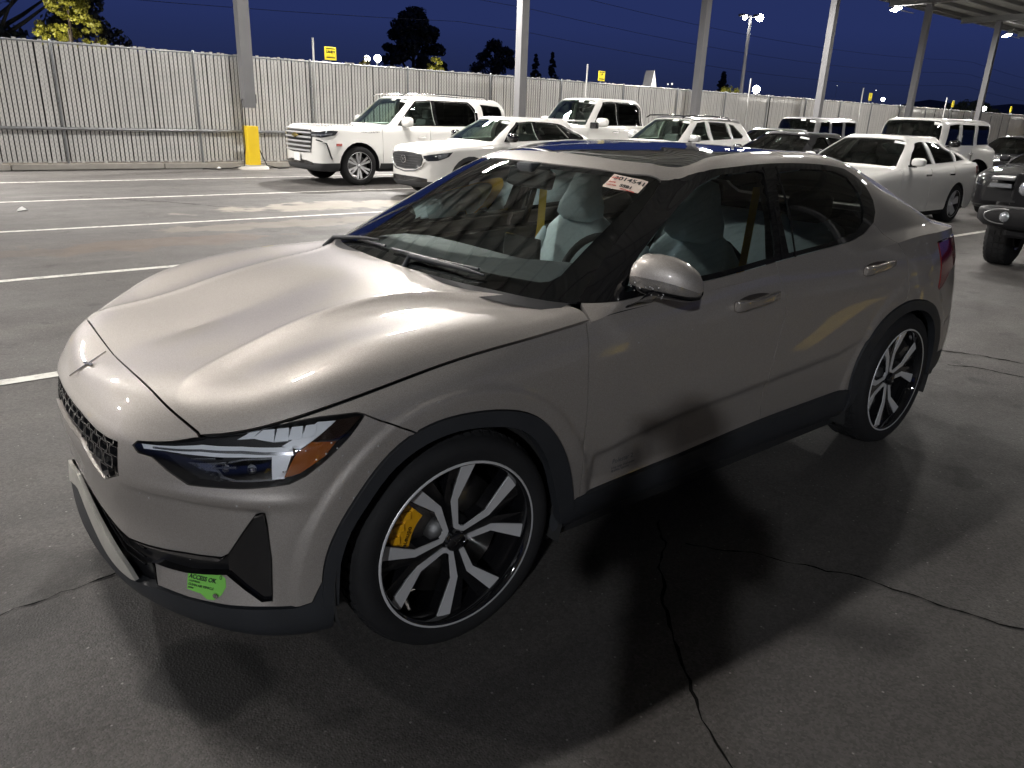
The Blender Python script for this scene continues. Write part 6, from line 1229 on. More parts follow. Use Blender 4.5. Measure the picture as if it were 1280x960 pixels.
    for k in range(-6,26): link('kerb_stone',sm,kb,loc=(-.87+1.615+3.235-3.235*k,random.uniform(-.008,.008),random.uniform(-.004,.004)))
    strip=MB(); strip.box((-26,-18.45,.05),(98,.80,.10)); tag(strip.obj('verge',pm('verge_soil',(.10,.085,.06),.95,noise=.5,nscale=3)),kind='structure')
def slat_mat():
    m,nt,b=nodes('fence_slat_plastic'); L=nt.links; N=nt.nodes.new; tc=N('ShaderNodeTexCoord'); oi=N('ShaderNodeObjectInfo')
    n=N('ShaderNodeTexNoise'); n.inputs['Scale'].default_value=2.0; n.inputs['Detail'].default_value=7; g=N('ShaderNodeNewGeometry'); L.new(g.outputs['Position'],n.inputs['Vector'])
    x=N('ShaderNodeMix'); x.data_type='RGBA'; x.inputs['A'].default_value=(.46,.455,.44,1); x.inputs['B'].default_value=(.61,.60,.58,1); L.new(n.outputs['Fac'],x.inputs['Factor'])
    # woven wire crossing the slats: thin paler diagonals
    sx=N('ShaderNodeSeparateXYZ'); L.new(g.outputs['Position'],sx.inputs[0]); out=None
    for sg in (1,-1):
        a=N('ShaderNodeMath'); a.operation='MULTIPLY_ADD'; a.inputs[1].default_value=sg; L.new(sx.outputs['Z'],a.inputs[0]); L.new(sx.outputs['X'],a.inputs[2])
        f=N('ShaderNodeMath'); f.operation='PINGPONG'; f.inputs[1].default_value=.05; L.new(a.outputs[0],f.inputs[0]); c=N('ShaderNodeMath'); c.operation='LESS_THAN'; c.inputs[1].default_value=.0045; L.new(f.outputs[0],c.inputs[0])
        if out is None: out=c
        else: o2=N('ShaderNodeMath'); o2.operation='MAXIMUM'; L.new(out.outputs[0],o2.inputs[0]); L.new(c.outputs[0],o2.inputs[1]); out=o2
    y=N('ShaderNodeMix'); y.data_type='RGBA'; L.new(out.outputs[0],y.inputs['Factor']); L.new(x.outputs['Result'],y.inputs['A']); y.inputs['B'].default_value=(.28,.28,.28,1)
    L.new(y.outputs['Result'],b.inputs['Base Color']); b.inputs['Roughness'].default_value=.55; return m
def build_fence():
    SM=slat_mat(); GAL=pm('galvanised_steel',(.30,.31,.32),.42,metal=.75,noise=.15,nscale=8); BK=pm('fence_gap_shade',(.015,.015,.015),.9)
    root=empty('fence',(0,FY0,0)); tag(root,'tall grey chain-link fence filled with vertical privacy slats behind the parked cars','fence')
    sl=MB(); sl.box((0,0,1.45),(.074,.012,2.62)); me=sl.mesh('slat',SM); r=random.Random(3)
    pitch=.098; x=3.2; k=0
    far=MB()
    while x>-76:
        if r.random()>.004:
            if k<298: link('slat',me,root,loc=(x+r.uniform(-.004,.004),r.uniform(-.006,.006),r.uniform(-.015,.03)),rot=(0,r.uniform(-.003,.003),r.uniform(-.04,.04)))
            else: far.box((x,r.uniform(-.006,.006),1.45+r.uniform(-.03,.045)),(.074,.012,2.62))
        x-=pitch; k+=1
    for i in range(190): far.box((3.2+pitch*(i+1),r.uniform(-.006,.006),1.45),(.074,.012,2.62))
    fo=far.obj('slat',SM,root); fo['kind']='stuff'
    b=MB(); b.box((-27.0,-.045,1.42),(98,.01,2.5)); b.obj('gap_shade_sheet',BK,root)  # solid dark sheet standing in for the shade between the slats
    b=MB(); b.tube([(22,.0,2.735),(-76,.0,2.735)],.024,8); b.obj('top_rail',GAL,root)
    b=MB(); b.tube([(22,.10,.90),(-76,.10,.90)],.038,10); b.obj('guard_rail',GAL,root)
    pm_=MB(); pm_.tube([(0,.045,.05),(0,.045,2.76)],.030,10); pm_.lathe([(.0001,2.80),(.02,2.795),(.034,2.765),(.034,2.75)],10,'z',(0,.045,0)); pme=pm_.mesh('fence_post',GAL)
    for k in range(-6,26): link('fence_post',pme,root,loc=(-2.08+3.08-3.08*k,.0,0))
    tie=MB(); tie.box((0,.07,0),(.10,.012,.025)); tme=tie.mesh('tie_band',GAL)
    for k in range(10):
        for z in (.9,1.5,2.1): link('tie_band',tme,root,loc=(-2.08+3.08-3.08*k,0,z))
    # thin marker poles standing against the fence, yellow signs above it
    WP=pm('white_pole',(.50,.50,.49),.5)
    for i,(px,h_,nm) in enumerate(((-8.31,3.33,'thin white pole rising above the fence left of the big white SUV'),(-18.56,3.33,'thin white pole rising above the fence over the white pickup'),(-28.2,3.38,'thin white pole at the fence beside the tall twin lamp post'),(-37.7,3.45,'thin white pole at the fence right of the fourth column'),(-47.3,3.38,'thin white pole at the fence between the fifth and sixth columns'))):
        m=MB(); m.tube([(0,0,.1),(0,0,h_)],.028,8); m.box((0,.03,.12),(.12,.06,.08)); o=m.obj('marker_pole',WP); o.location=(px,FY0+.14,0); tag(o,nm,'pole','thin marker poles along the fence')
    YS=pm('sign_yellow_glow',(.75,.60,.03),.45,emit=(.75,.60,.03),es=.55); YB=pm('sign_black',(.02,.02,.02),.5)  # yellow boards get a glow of their own in place of lamplight
    labs=('yellow sign with black lettering above the fence left of the big white SUV','small yellow sign on a post above the white pickup','small yellow sign above the grey off-roader','tiny yellow sign above the fence left of the fifth column','tiny yellow sign at the far right end of the fence')
    for i,(u,s_) in enumerate(zip(SIGNS,(.19,.19,.20,.20,.20))):
        x,z,tx=u; rt=empty('lane_sign',(x,FY0-.55,0)); rt.rotation_euler=(0,0,R(8)); tag(rt,labs[i],'sign','yellow signs beyond the fence')
        m=MB(); m.box((0,0,z),(s_*2,.03,s_*1.8),bev=.01); o=m.obj('board',YS,rt)
        m=MB(); m.box((0,-.03,z*.5),(.05,.04,z)); m.obj('post',GAL,rt)
        t=textmesh(tx,s_*(.62 if len(tx)<5 else .45),YB,.003,bold=.004); q=link('lettering',t,o); q.matrix_local=frame((0,.02,z+.04),(-1,0,0),(0,0,1))
        m=MB(); m.box((0,.019,z-s_*.55),(s_*1.5,.006,s_*.14)); m.obj('stripe',YB,o); m=MB(); m.box((0,.019,z+s_*.68),(s_*1.5,.006,s_*.10)); m.obj('stripe',YB,o)
SIGNS=[(-9.14,3.02,'LANE 9'),(-19.96,3.03,'P'),(-39.85,3.12,'8'),(-49.9,3.12,'7'),(-59.0,3.09,'6')]
def build_canopy():
    ST=pm('column_paint',(.135,.135,.14),.5,noise=.10,nscale=3,bump=.05); YL=pm('yellow_safety_paint',(.72,.50,.012),.45,noise=.12,nscale=5); CO=pm('footing_concrete',(.36,.34,.31),.85,noise=.2,nscale=6)
    xs=[-6.19-8.85*k for k in range(-3,8)]
    lab={-6.19:'square steel column with yellow painted base beside the big white SUV'}
    names=['outermost column out of frame','column left of the frame','second column out of frame','steel column with bright yellow base standing left of the big white SUV','grey steel column rising left of the white pickup','grey steel column rising behind the roof-railed SUV','grey steel column rising left of the grey off-roader','grey steel column rising left of the white off-roader','grey steel column meeting the canopy at the far right','farthest grey column at the right edge','last grey column far down the row']
    for row,(cy,g) in enumerate(((CY,'canopy columns along the fence'),(6.6,'canopy columns behind the camera'))):
        for i,x in enumerate(xs):
            if row==1 and not -25<x<12: continue
            rt=empty('canopy_column',(x,cy,0)); 
            tag(rt,names[i] if row==0 else ('grey steel column with yellow base behind the camera, %s'%('nearest' if abs(x+6.19)<1 else 'another of its row')),'column',g)
            m=MB(); m.box((0,0,4.6),(.28,.28,6.2)); m.box((0,0,7.62),(.5,.5,.03)); m.obj('shaft',ST,rt)
            m=MB(); m.box((0,0,.56),(.296,.296,1.0),bev=.004); m.obj('painted_base',YL,rt)
            m=MB(); m.lathe([(.0001,.07),(.36,.07),(.40,.0)],24,'z'); m.box((0,0,.09),(.42,.42,.025)); m.obj('footing',CO,rt)
            if row==0 and i==3:
                m=MB(); m.tube([(.15,.02,1.7),(.18,.02,1.66),(.18,.0,1.3),(.18,.0,.5),(.24,.02,.08),(.6,.1,.03),(1.0,.14,.02),(1.3,.02,.02)],.013,6); m.tube([(-.15,.1,.5),(-.3,.15,.1),(-.6,.22,.02),(-.9,.12,.02)],.013,6); m.obj('cable',DARK,rt)
                m=MB(); m.box((-.17,0,1.72),(.06,.10,.22),bev=.01); m.obj('outlet_box',pm('box_dark',(.03,.03,.03),.5),rt)
    # roof: beams at the columns, purlins, ribbed deck
    root=empty('canopy',(0,0,0)); tag(root,'large flat steel canopy over the parking lanes with lights under its edge','canopy')
    BM=pm('beam_grey',(.22,.225,.22),.55,noise=.12,nscale=3); DK=pm('deck_metal',(.42,.43,.41),.5,metal=.2,noise=.15,nscale=2)
    y0,y1=-19.7,CANY1; m0=MB(); L_=y1-y0; yc=(y0+y1)/2
    m0.box((0,yc,7.95),(.22,L_,.025)); m0.box((0,yc,7.65),(.22,L_,.025)); m0.box((0,yc,7.80),(.02,L_,.30)); bme=m0.mesh('beam',BM)
    for x in [-6.19-8.85*k for k in range(-3,8)]: link('beam',bme,root,loc=(x,0,0))
    X0,X1=45,-70; m1=MB(); m1.box(((X0+X1)/2,0,8.06),(X0-X1,.07,.20)); m1.box(((X0+X1)/2,.04,7.97),(X0-X1,.10,.012)); pme=m1.mesh('purlin',BM)  # deck also stretched far forward to keep blue sky off the headlamps
    k=0; y=y0+.05
    while y<y1: link('purlin',pme,root,loc=(0,y,0)); y+=1.35
    V=[];F=[]; x=X0; i=0
    prof=[(0,0),(.10,0),(.13,.05),(.22,.05),(.25,0)]
    xs_=[]
    while x>X1:
        for dx,dz in prof[:-1]: xs_.append((x-dx*1.6,8.17+dz))
        x-=.40
    for (xx,zz) in xs_: V+=[(xx,y0-.05,zz),(xx,y1+.05,zz)]
    F=[(2*i,2*i+1,2*i+3,2*i+2) for i in range(len(xs_)-1)]
    link('ribbed_deck',mesh('ribbed_deck',V,F,DK,False),root)
    m=MB(); m.box(((X0+X1)/2,y0-.08,8.05),(X0-X1,.03,.42)); m.box(((X0+X1)/2,y1+.08,8.05),(X0-X1,.03,.42)); m.obj('fascia',BM,root)
def lamp(name,loc,sz,power,label,group,aim=(0,0,-1),spread=math.pi,housing=True,col=(1,.955,.90)):
    """a fitting: housing, bright lens and the light it gives"""
    rt=empty(name,loc); tag(rt,label,'light',group)
    zaxis=-Vector(aim).normalized(); q=zaxis.to_track_quat('Z','Y'); 
    bd=empty('head',(0,0,0),0,rt); bd.rotation_euler=q.to_euler()
    m=MB(); m.box((0,0,.06),(sz[0]+.08,sz[1]+.08,.10),bev=.02); m.obj('housing',pm('lamp_housing_grey',(.12,.12,.12),.5),bd)
    e=power/(sz[0]*sz[1]*PI)   # radiance of the lens (W per m2 sr)
    m=MB(); m.box((0,0,.004),(sz[0],sz[1],.006)); lm=pm('lens_%d_%d'%(power,int(col[2]*100)),(.8,.8,.8),.3,emit=col,es=min(e*.8,400)); m.obj('lens',lm,bd)
    l=bpy.data.lights.new('lamp_light','AREA'); l.shape='RECTANGLE'; l.size=sz[0]; l.size_y=sz[1]; l.energy=power; l.color=col; l.spread=spread; lo=bpy.data.objects.new('lamp_light',l); COL.objects.link(lo); lo.parent=bd; lo.location=(0,0,-.012)
    return rt,bd
def build_lights():
    ARM=pm('lamp_arm',(.5,.5,.5),.4,metal=.6)
    k=0
    for x in EDGE_X:
        rt,bd=lamp('canopy_edge_light',(x,-19.55,7.55),(.62,.34),P_EDGE,'bright flood light under the canopy edge near the fence' if x!=-42.1 else 'bright flood light hanging at the canopy edge, leftmost in view','flood lights under the canopy edge',aim=(0,.55,-1),spread=R(160)) 
        m=MB(); m.tube([(0,.0,.08),(0,.25,.30),(-.0,.35,.42)],.025,6); m.tube([(-.3,.0,.02),(-1.8,.1,-.02)],.022,6); m.obj('arm',ARM,rt); k+=1
        if x==-57.2: rt['label']='flood light hanging at the canopy edge, right of the sixth column'
    for y,xs,pw in LROWS:
        for x in xs:
            rt,bd=lamp('canopy_light',(x,y,7.50),(1.25,.32),pw,'long light fitting under the canopy deck','light fittings under the canopy',spread=R(165)); m=MB(); m.tube([(0,0,.1),(0,0,.45)],.02,6); m.obj('stem',ARM,rt)
    # twin-headed lamp post beyond the fence
    rt=empty('lamp_post',(-37.3,-25.2,0)); tag(rt,'tall white lamp post with two lit heads beyond the fence','lamp post')
    m=MB(); m.tube([(0,0,0),(0,0,7.15)],[.12,.075],12); m.obj('pole',pm('white_pole',(.5,.5,.49),.5),rt)
    for dx,dz,pw in ((-.62,.05,500),(.55,-.05,160)):
        m=MB(); m.tube([(0,0,7.05),(dx,0,7.12+dz)],.035,6); m.box((dx*1.15,0,7.16+dz),(.55,.34,.12),bev=.03); m.obj('head',pm('lamp_housing_grey',(.12,.12,.12),.5),rt)
        m=MB(); m.add(*sph(.19 if dx<0 else .13,(dx*1.15,.10,7.06+dz))); m.obj('bulb',pm('bulb_%d'%pw,(.8,.8,.8),.3,emit=(1,.97,.93),es=120 if dx<0 else 60),rt)
    # floodlight on a pole behind the camera
    rt,bd=lamp('flood_light_post',(12.7,11.6,7.5),(.50,.34),P_BACK,'floodlight on a pole behind the camera',None,aim=(-.80,-.60,-.42),spread=R(120),col=(.92,.95,1.0)); m=MB(); m.tube([(0,.25,-7.5),(0,.25,.2),(0,.05,.15)],[.09,.06,.04],10); m.obj('pole',pm('pole_dark',(.08,.08,.08),.6),rt)
    # unseen low floods added beyond the fence to light the yellow-green planting
    for (x,y,tx,ty,pw,lb) in ((-2.6,-22.6,-3.7,-25,95,'first'),(-16.6,-25.0,-18.2,-27.5,50,'second'),(-40.5,-27.4,-42.7,-30,70,'third'),(-12.9,-24,-13.9,-26,22,'fourth')):
        lamp('added_tree_light',(x,y,1.4),(.25,.18),pw,'unseen low floodlight added beyond the fence, %s from the left'%lb,'floodlights added beyond the fence',aim=(tx-x,ty-y,1.7),spread=R(120))
    # distant lights
    far=((FAR[0],.36,'bright floodlight glaring just above the fence right of the twin lamp post'),(FAR[1],.22,'lit twin lamp among the shrubs above the fence, behind the big white SUV'),(FAR[2],.26,'floodlight glowing at the fence top left of the fifth column'),(FAR[3],.34,'floodlight at the fence top right of the sixth column'),(FAR[4],.10,'small distant light on the hillside left of the yellow sign'),(FAR[5],.12,'small distant light on the hillside left of the fifth column'),(FAR[6],.12,'pair of round lamps above the fence left of the third column'),(FAR[7],.08,'tiny distant light beyond the fence at right'))
    for i,((x,y,z),r_,lb) in enumerate(far):
        rt=empty('distant_light',(x,y,0)); tag(rt,lb,'light'); bm_=pm('bulb_far_%d'%i,(.8,.8,.8),.3,emit=(1,.97,.92),es=(90,45,70,70,8,12,1.2,8)[i]); m=MB(); m.add(*sph(r_*.8,(0,0,z))); m.obj('bulb',bm_,rt)
        if i in (1,6): m=MB(); m.add(*sph(r_*.65,(.6,0,z-.05))); m.obj('bulb',bm_,rt)
        m=MB(); m.tube([(0,-.05,0),(0,-.05,z-r_*.4)],.05,6); m.obj('pole',pm('pole_dark',(.08,.08,.08),.6),rt)
def sph(r,c,n=12):
    V=[];F=[]
    for i in range(n//2+1):
        t=PI*i/(n//2)
        for j in range(n): V.append((c[0]+r*math.sin(t)*math.cos(2*PI*j/n),c[1]+r*math.sin(t)*math.sin(2*PI*j/n),c[2]+r*math.cos(t)))
    for i in range(n//2):
        for j in range(n): F.append((i*n+j,i*n+(j+1)%n,(i+1)*n+(j+1)%n,(i+1)*n+j))
    return V,F
def tree(name,loc,h,rad,col,label,kind='round',n=5000,leaf=.22,seed=1,cat='tree',group=None,z0=.25):
    r=np.random.RandomState(seed); rt=empty(name,loc); tag(rt,label,cat,group)
    m=MB(); m.tube([(0,0,0),(h*.01,0,h*.4),(0,0,h*.85)],[h*.03,h*.02,h*.006],8)
    for k in range(7):
        a=r.uniform(0,6.28); z=h*r.uniform(.25,.6); m.tube([(0,0,z),(rad*.4*math.cos(a),rad*.4*math.sin(a),z+h*.10),(rad*.75*math.cos(a),rad*.75*math.sin(a),z+h*.2)],[h*.012,h*.008,h*.003],5)
    m.obj('trunk',pm('bark' if max(col)>.05 else 'bark_unlit',(.06,.045,.03) if max(col)>.05 else (.008,.008,.007),.9,noise=.3,nscale=8),rt)  # trunks of the dark trees coloured near black to look unlit
    # clumps of leaf faces
    C_=[]
    nc=(150 if (n>4000 and max(col)>.05) else 70) if kind!='cone' else 90
    for k in range(nc):
        t=r.uniform(0,1)**.8; z=h*(z0+(1-z0)*t); a=r.uniform(0,6.28)
        pr=(rad*math.sin(PI*min(1,.12+t*.86))**.7) if kind=='round' else rad*(1-t)**.8*(.75+.35*math.sin(t*26+seed))
        q=r.uniform(.35,1)**.5*pr; C_.append((q*math.cos(a),q*math.sin(a),z,rad*(r.uniform(.10,.20) if (n>4000 and max(col)>.05) else r.uniform(.16,.3))*(1 if kind=='round' else (1.15-t*.7))))
    C_=np.array(C_); idx=r.randint(0,nc,n); d=r.normal(size=(n,3)); d/=np.linalg.norm(d,axis=1,keepdims=True); c=C_[idx,:3]+d*(C_[idx,3]*r.uniform(.55,1.05,n))[:,None]*[1,1,.75]
    nrm=d+r.normal(size=(n,3))*.5; nrm/=np.linalg.norm(nrm,axis=1,keepdims=True); u=np.cross(nrm,r.normal(size=(n,3))); u/=np.linalg.norm(u,axis=1,keepdims=True); w_=np.cross(nrm,u); s_=(leaf*r.uniform(.5,1.2,n))[:,None]
    V=np.stack([c-u*s_*.5,c+w_*s_*.32,c+u*s_*.5,c-w_*s_*.32],1).reshape(-1,3); me=bpy.data.meshes.new('crown'); me.from_pydata(V.tolist(),[],[(4*i,4*i+1,4*i+2,4*i+3) for i in range(n)])
    mt,nt,b=nodes('leaf_'+name); oi=nt.nodes.new('ShaderNodeNewGeometry'); n_=nt.nodes.new('ShaderNodeTexNoise'); n_.inputs['Scale'].default_value=1.6; nt.links.new(oi.outputs['Position'],n_.inputs['Vector']); x=nt.nodes.new('ShaderNodeMix'); x.data_type='RGBA'; x.inputs['A'].default_value=(*[q*.6 for q in col],1); x.inputs['B'].default_value=(*[min(1,q*1.5) for q in col],1); nt.links.new(n_.outputs['Fac'],x.inputs['Factor']); nt.links.new(x.outputs['Result'],b.inputs['Base Color']); b.inputs['Roughness'].default_value=.6
    me.materials.append(mt); link('crown',me,rt); return rt
def build_beyond():
    YG=(.16,.15,.012); DG=(.012,.018,.012)
    for nm,loc,h,rad,c,lb,kd,n,lf,sd in TREES: tree(nm,loc,h,rad,c,lb,kd,n,lf,sd)
    # far hills
    r=np.random.RandomState(4); V=[];F=[]; n=90
    for i in range(n):
        a=R(168)+R(80)*i/(n-1); d=600; h=6+30*math.exp(-((i-20)/16)**2)+9*math.exp(-((i-44)/14)**2)+3*math.sin(i*.5)+2*math.sin(i*1.3)
        for (dd,hh) in ((0,-2),(60,h*.6),(140,h)): V.append(((d+dd)*math.cos(a),(d+dd)*math.sin(a),hh))
    F=[(3*i+j,3*i+j+1,3*i+j+4,3*i+j+3) for i in range(n-1) for j in range(2)]
    tag(link('hills',mesh('hills',V,F,pm('hill_dark',(.03,.035,.03),.95,noise=.4,nscale=.02))),kind='structure')
    # power lines
    for k in range(3):
        m=MB(); pts=[]
        for i in range(41):
            t=i/40; pts.append((60-300*t,-52-6*t,11.5-1.9*k+1.6*(2*((t*3)%1)-1)**2-.5))
        m.tube(pts,.022,4,cap=False); tag(m.obj('power_line',pm('wire',(.12,.12,.12),.6)),('highest','middle','lowest')[k]+' of the three thin power lines crossing the sky beyond the fence','cable','power lines beyond the fence')
    m=MB(); V=[]; 
    m.prism([(-.42,0),(.38,0),(.03,1.5)],(0,1,0),.5,(0,-.25,0),(1,0,0),(0,0,1)); o=m.obj('white_tent_peak',pm('tent_white',(.75,.74,.70),.7)); o.location=(-25.5,-21.5,2.1); tag(o,'pointed white canopy peak showing above the fence','tent')

def build_sky_blocker():  # unseen building added behind the camera to block sky reflections and give fill
    rt=empty('sky_blocker',(0,0,0)); tag(rt,'long unseen building added behind the camera to block sky reflections, with roller doors','building')
    WL=pm('wall_cladding',(.16,.155,.15),.6,noise=.12,nscale=1.5); RD=pm('roller_door_paint',(.22,.23,.25),.5,noise=.1,nscale=2); TRM=pm('wall_trim',(.08,.085,.09),.5)
    m=MB(); m.box((-22,24.2,4.5),(118,2.0,9.0)); m.obj('wall',WL,rt)
    rb=MB(); rb.box((0,23.17,3.9),(.12,.05,7.7)); me=rb.mesh('cladding_rib',WL)
    for k in range(97): link('cladding_rib',me,rt,loc=(34-1.2*k,0,0))
    m=MB(); m.box((-22,23.15,8.9),(118.3,.18,.35)); m.obj('eaves_trim',TRM,rt)
    dm=MB(); dm.box((0,23.10,2.0),(3.6,.08,4.0)); 
    for z in np.arange(.3,4,.3): dm.box((0,23.05,z),(3.5,.03,.04))
    dme=dm.mesh('roller_door',RD)
    for k in range(9): link('roller_door',dme,rt,loc=(28-11.5*k,0,0))

# ================================================================ the person taking the picture (casts the standing shadow)
def skin(name,verts,edges,rad,mat,parent,sub=2,root=0):
    me=bpy.data.meshes.new(name); me.from_pydata(verts,edges,[]); o=link(name,me,parent)
    m=o.modifiers.new('skin','SKIN'); m.use_smooth_shade=True; 
    for i,r in enumerate(rad):
        s=me.skin_vertices[0].data[i]; s.radius=(r if hasattr(r,'__len__') else (r,r)); s.use_root=(i==root)
    if sub: q=o.modifiers.new('sub','SUBSURF'); q.levels=sub; q.render_levels=sub
    me.materials.append(mat); return o
def build_person():
    # local frame: +x is the way the person faces, feet at z=0
    cy_=CAMP['yaw']; rt=empty('person',(CAMP['loc'][0]-math.cos(cy_)*.432,CAMP['loc'][1]-math.sin(cy_)*.432,0),cy_); tag(rt,'person standing behind the camera in a dark jacket, holding a phone up with both hands','person')
    SK=pm('skin',(.45,.27,.19),.5); JK=pm('jacket_cloth',(.03,.035,.045),.85,noise=.2,nscale=20); TR=pm('trouser_cloth',(.025,.028,.04),.85,noise=.2,nscale=20); SH=pm('shoe_leather',(.02,.018,.016),.5); HR=pm('hair_dark',(.02,.014,.01),.7)
    V=[(0,0,.95),(0,0,1.10),(0,0,1.28),(.0,0,1.42),(.015,0,1.52),(.03,0,1.60),(.04,0,1.68),(.035,0,1.75)]; E=[(i,i+1) for i in range(7)]; Rr=[(.10,.135),(.10,.135),(.10,.135),(.07,.085),(.055,.055),(.078,.070),(.098,.080),(.065,.055)]
    # z of camera is 1.57: hands meet there, 0.40 m in front
    hz=CAMP['loc'][2]
    for s in (1,-1):
        k=len(V); V+=[(0,.17*s,1.37),(.10,.27*s,1.20),(.30,.115*s,hz-.09),(.37,.085*s,hz-.045)]; E+=[(3,k),(k,k+1),(k+1,k+2),(k+2,k+3)]; Rr+=[(.05,.05),(.045,.045),(.036,.036),(.030,.040)]
        k=len(V); V+=[(0,.09*s,.80),(.02,.115*s,.50),(-.02,.12*s,.10),(.0,.125*s,.06),(.13,.14*s,.035)]; E+=[(0,k),(k,k+1),(k+1,k+2),(k+2,k+3),(k+3,k+4)]; Rr+=[(.08,.08),(.06,.06),(.045,.045),(.045,.045),(.042,.03)]
    body=skin('body',V,E,Rr,SK,rt)
    for s in (1,-1):
        # five fingers wrapped over the edge of the phone
        for i in range(4):
            y0=(.082)*s; z=hz-.055+.022*i; L=[.038,.042,.040,.032][i]; skin('finger',[(.375,y0,z-.012),(.395,(.092)*s,z),(.410,(.088)*s,z+.006),(.4115,(.075)*s,z+.008)],[(0,1),(1,2),(2,3)],[.009,.0085,.008,.007],SK,body,1)
        skin('thumb',[(.372,.075*s,hz-.065),(.384,.070*s,hz-.045),(.388,.060*s,hz-.022)],[(0,1),(1,2)],[.0105,.010,.009],SK,body,1)
        e=MB(); e.lathe([(.0001,.012),(.015,.010),(.022,0),(.016,-.006)],10,'y',(.03,.092*s,1.655)); e.obj('ear',SK,body); e=MB(); e.add(*sph(.010,(.128,.032*s,1.67),8)); e.obj('eye',pm('eye',(.1,.08,.07),.2),body)
    skin('nose',[(.125,0,1.675),(.150,0,1.640),(.135,0,1.632)],[(0,1),(1,2)],[.008,.013,.009],SK,body,1); m=MB(); m.box((.128,0,1.603),(.012,.045,.010),bev=.004); m.obj('mouth',pm('lips',(.35,.14,.12),.5),body)
    V=[(0,0,.90),(0,0,1.08),(0,0,1.27),(0,0,1.38),(.01,0,1.465)]; E=[(i,i+1) for i in range(4)]; Rr=[(.150,.19),(.130,.170),(.140,.190),(.125,.175),(.085,.10)]
    for s in (1,-1):
        k=len(V); V+=[(0,.20*s,1.41),(.10,.275*s,1.20),(.28,.125*s,hz-.105)]; E+=[(3,k),(k,k+1),(k+1,k+2)]; Rr+=[(.085,.085),(.066,.066),(.050,.050)]
    skin('jacket',V,E,Rr,JK,rt)
    V=[(0,0,1.04),(0,0,.93)]; E=[(0,1)]; Rr=[(.115,.150),(.125,.170)]
    for s in (1,-1):
        k=len(V); V+=[(0,.095*s,.80),(.02,.115*s,.50),(-.02,.125*s,.10)]; E+=[(1,k),(k,k+1),(k+1,k+2)]; Rr+=[(.100,.100),(.080,.080),(.068,.068)]
    skin('trousers',V,E,Rr,TR,rt)
    for s in (1,-1): link('shoe',mesh('shoe',*loft([((-.09,.125*s,.05),(0,.035,0),(0,0,.045),3),((-.03,.128*s,.055),(0,.045,0),(0,0,.055),3),((.08,.138*s,.045),(0,.050,0),(0,0,.045),3),((.18,.148*s,.035),(0,.040,0),(0,0,.033),3),((.21,.150*s,.03),(0,.015,0),(0,0,.015),3)],16),SH),rt)
    link('hair',mesh('hair',*loft([((-.075,0,1.66),(0,.03,0),(0,0,.06),2),((-.055,0,1.70),(0,.085,0),(0,0,.085),2),((0,0,1.735),(0,.098,0),(0,0,.085),2),((.06,0,1.765),(0,.085,0),(0,0,.055),2),((.11,0,1.76),(0,.05,0),(0,0,.025),2)],18),HR),rt)
    ph=empty('phone',(0,0,0)); tag(ph,'dark phone held upright by the person behind the camera','phone')
    m=MB(); m.box((0,0,0),(.009,.155,.075),bev=.004); m.obj('case',BLK,ph); m=MB(); m.box((-.0055,0,0),(.001,.148,.068)); m.obj('screen',pm('screen_off',(.01,.011,.012),.1,coat=1),ph)
    d=Vector((math.cos(CAMP['yaw']),math.sin(CAMP['yaw']),0)); c=Vector(CAMP['loc']); ph.location=c-d*.022+Vector((0,0,-.0)); ph.rotation_euler=(0,0,CAMP['yaw'])

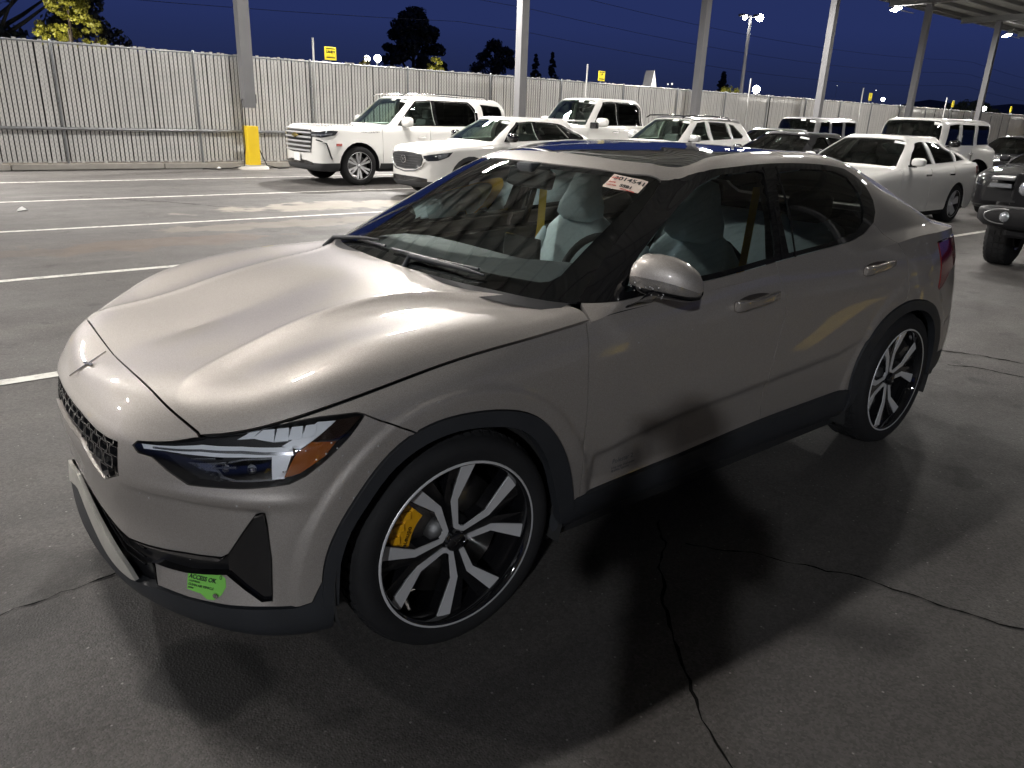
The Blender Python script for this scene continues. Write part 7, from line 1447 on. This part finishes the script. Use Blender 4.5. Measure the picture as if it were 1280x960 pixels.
EDGE_X=(17.9,3.0,-12.1,-27.1,-42.1,-57.2); P_EDGE=2100; P_BACK=320
CANY1=16.5  # canopy carried on past the camera to keep sky out of reflections
LROWS=((-3.4,(1.2,-13.8,-28.8,-43.8),230),(-11.6,(8.5,-6.3,-21.3,-36.3),450))
FAR=[(-55,-36.5,4.2),(-18.96,-34,4.0),(-102.8,-50,5.2),(-114.7,-42,4.55),(-494,-280,27),(-391,-200,19.4),(-59.2,-49,4.9),(-338,-140,12.8)]
TREES=[('yellow_green_tree',(-3.75,-25.2,0),4.75,.95,(.20,.19,.015),'bright yellow-green tree lit from below, above the left end of the fence','round',11000,.10,1),
 ('dark_conifer',(-2.4,-34,0),9,3.6,(.010,.014,.010),'tall dark evergreen behind the yellow-green tree','round',9000,.32,2),
 ('dark_conifer',(-6.1,-35,0),5.4,1.5,(.010,.014,.010),'lower dark evergreen right of the yellow-green tree','round',3000,.25,12),
 ('dark_conifer',(-43.0,-70,0),11.2,3.0,(.008,.011,.009),'large dark spreading evergreen above the big white SUV','round',14000,.42,3),
 ('dark_conifer',(-57.5,-75,0),9.4,3.0,(.008,.011,.009),'dark tree clump left of the second column','round',9000,.35,4),
 ('dark_conifer',(-67.8,-80,0),9.1,1.5,(.008,.011,.009),'narrow dark conifer right of the second column','cone',4000,.3,5),
 ('dark_conifer',(-70.7,-80,0),9.5,1.5,(.008,.011,.009),'second narrow dark conifer right of the second column','cone',4000,.3,6),
 ('dark_conifer',(-89.6,-66,0),8.0,2.0,(.008,.011,.009),'small dark conifer right of the third column','cone',4000,.3,7),
 ('yellow_green_shrub',(-18.25,-27.5,0),3.75,.62,(.20,.19,.015),'yellow-green shrub above the fence right of the lit lamp','round',1800,.12,8),
 ('yellow_green_shrub',(-14.0,-26,0),3.45,.5,(.15,.13,.03),'dull yellow shrub beside the lit lamp above the fence','round',1200,.12,9),
 ('yellow_green_shrub',(-42.7,-30,0),3.75,1.25,(.20,.19,.015),'flat-topped yellow-green shrub beside the twin lamp post','round',2600,.14,10),
 ('dark_shrub',(-125,-48,0),5.6,5.0,(.05,.06,.02),'dim green shrubs above the fence at the far right','round',5000,.4,11)]
build_lights()
build_lot(); build_canopy(); build_fence()
build_near_car()
build_parked_cars()
build_person()
build_beyond()
build_sky_blocker()

# every fitting gets a label of its own
for o in list(COL.objects):
    if o.parent is None and o.get('group')=='light fittings under the canopy':
        x,y=o.location.x,o.location.y; row='row over the near lane' if y>-8 else 'row over the aisle'
        k=sorted([q.location.x for q in COL.objects if q.parent is None and q.get('group')==o['group'] and abs(q.location.y-y)<1],reverse=True).index(x)
        o['label']='long light fitting under the canopy deck, %s in the %s'%(('nearest','second','third','farthest')[min(k,3)],row)
    if o.parent is None and o.get('group')=='flood lights under the canopy edge':
        k=sorted([q.location.x for q in COL.objects if q.parent is None and q.get('group')==o['group']],reverse=True).index(o.location.x)
        o['label']=('flood light at the canopy edge far out of frame to the left','flood light at the canopy edge above the left end of the fence','flood light at the canopy edge above the big white SUV','flood light at the canopy edge above the fence, out of frame','bright flood light hanging at the canopy edge, leftmost in view','bright flood light at the canopy edge right of the sixth column')[min(k,5)]
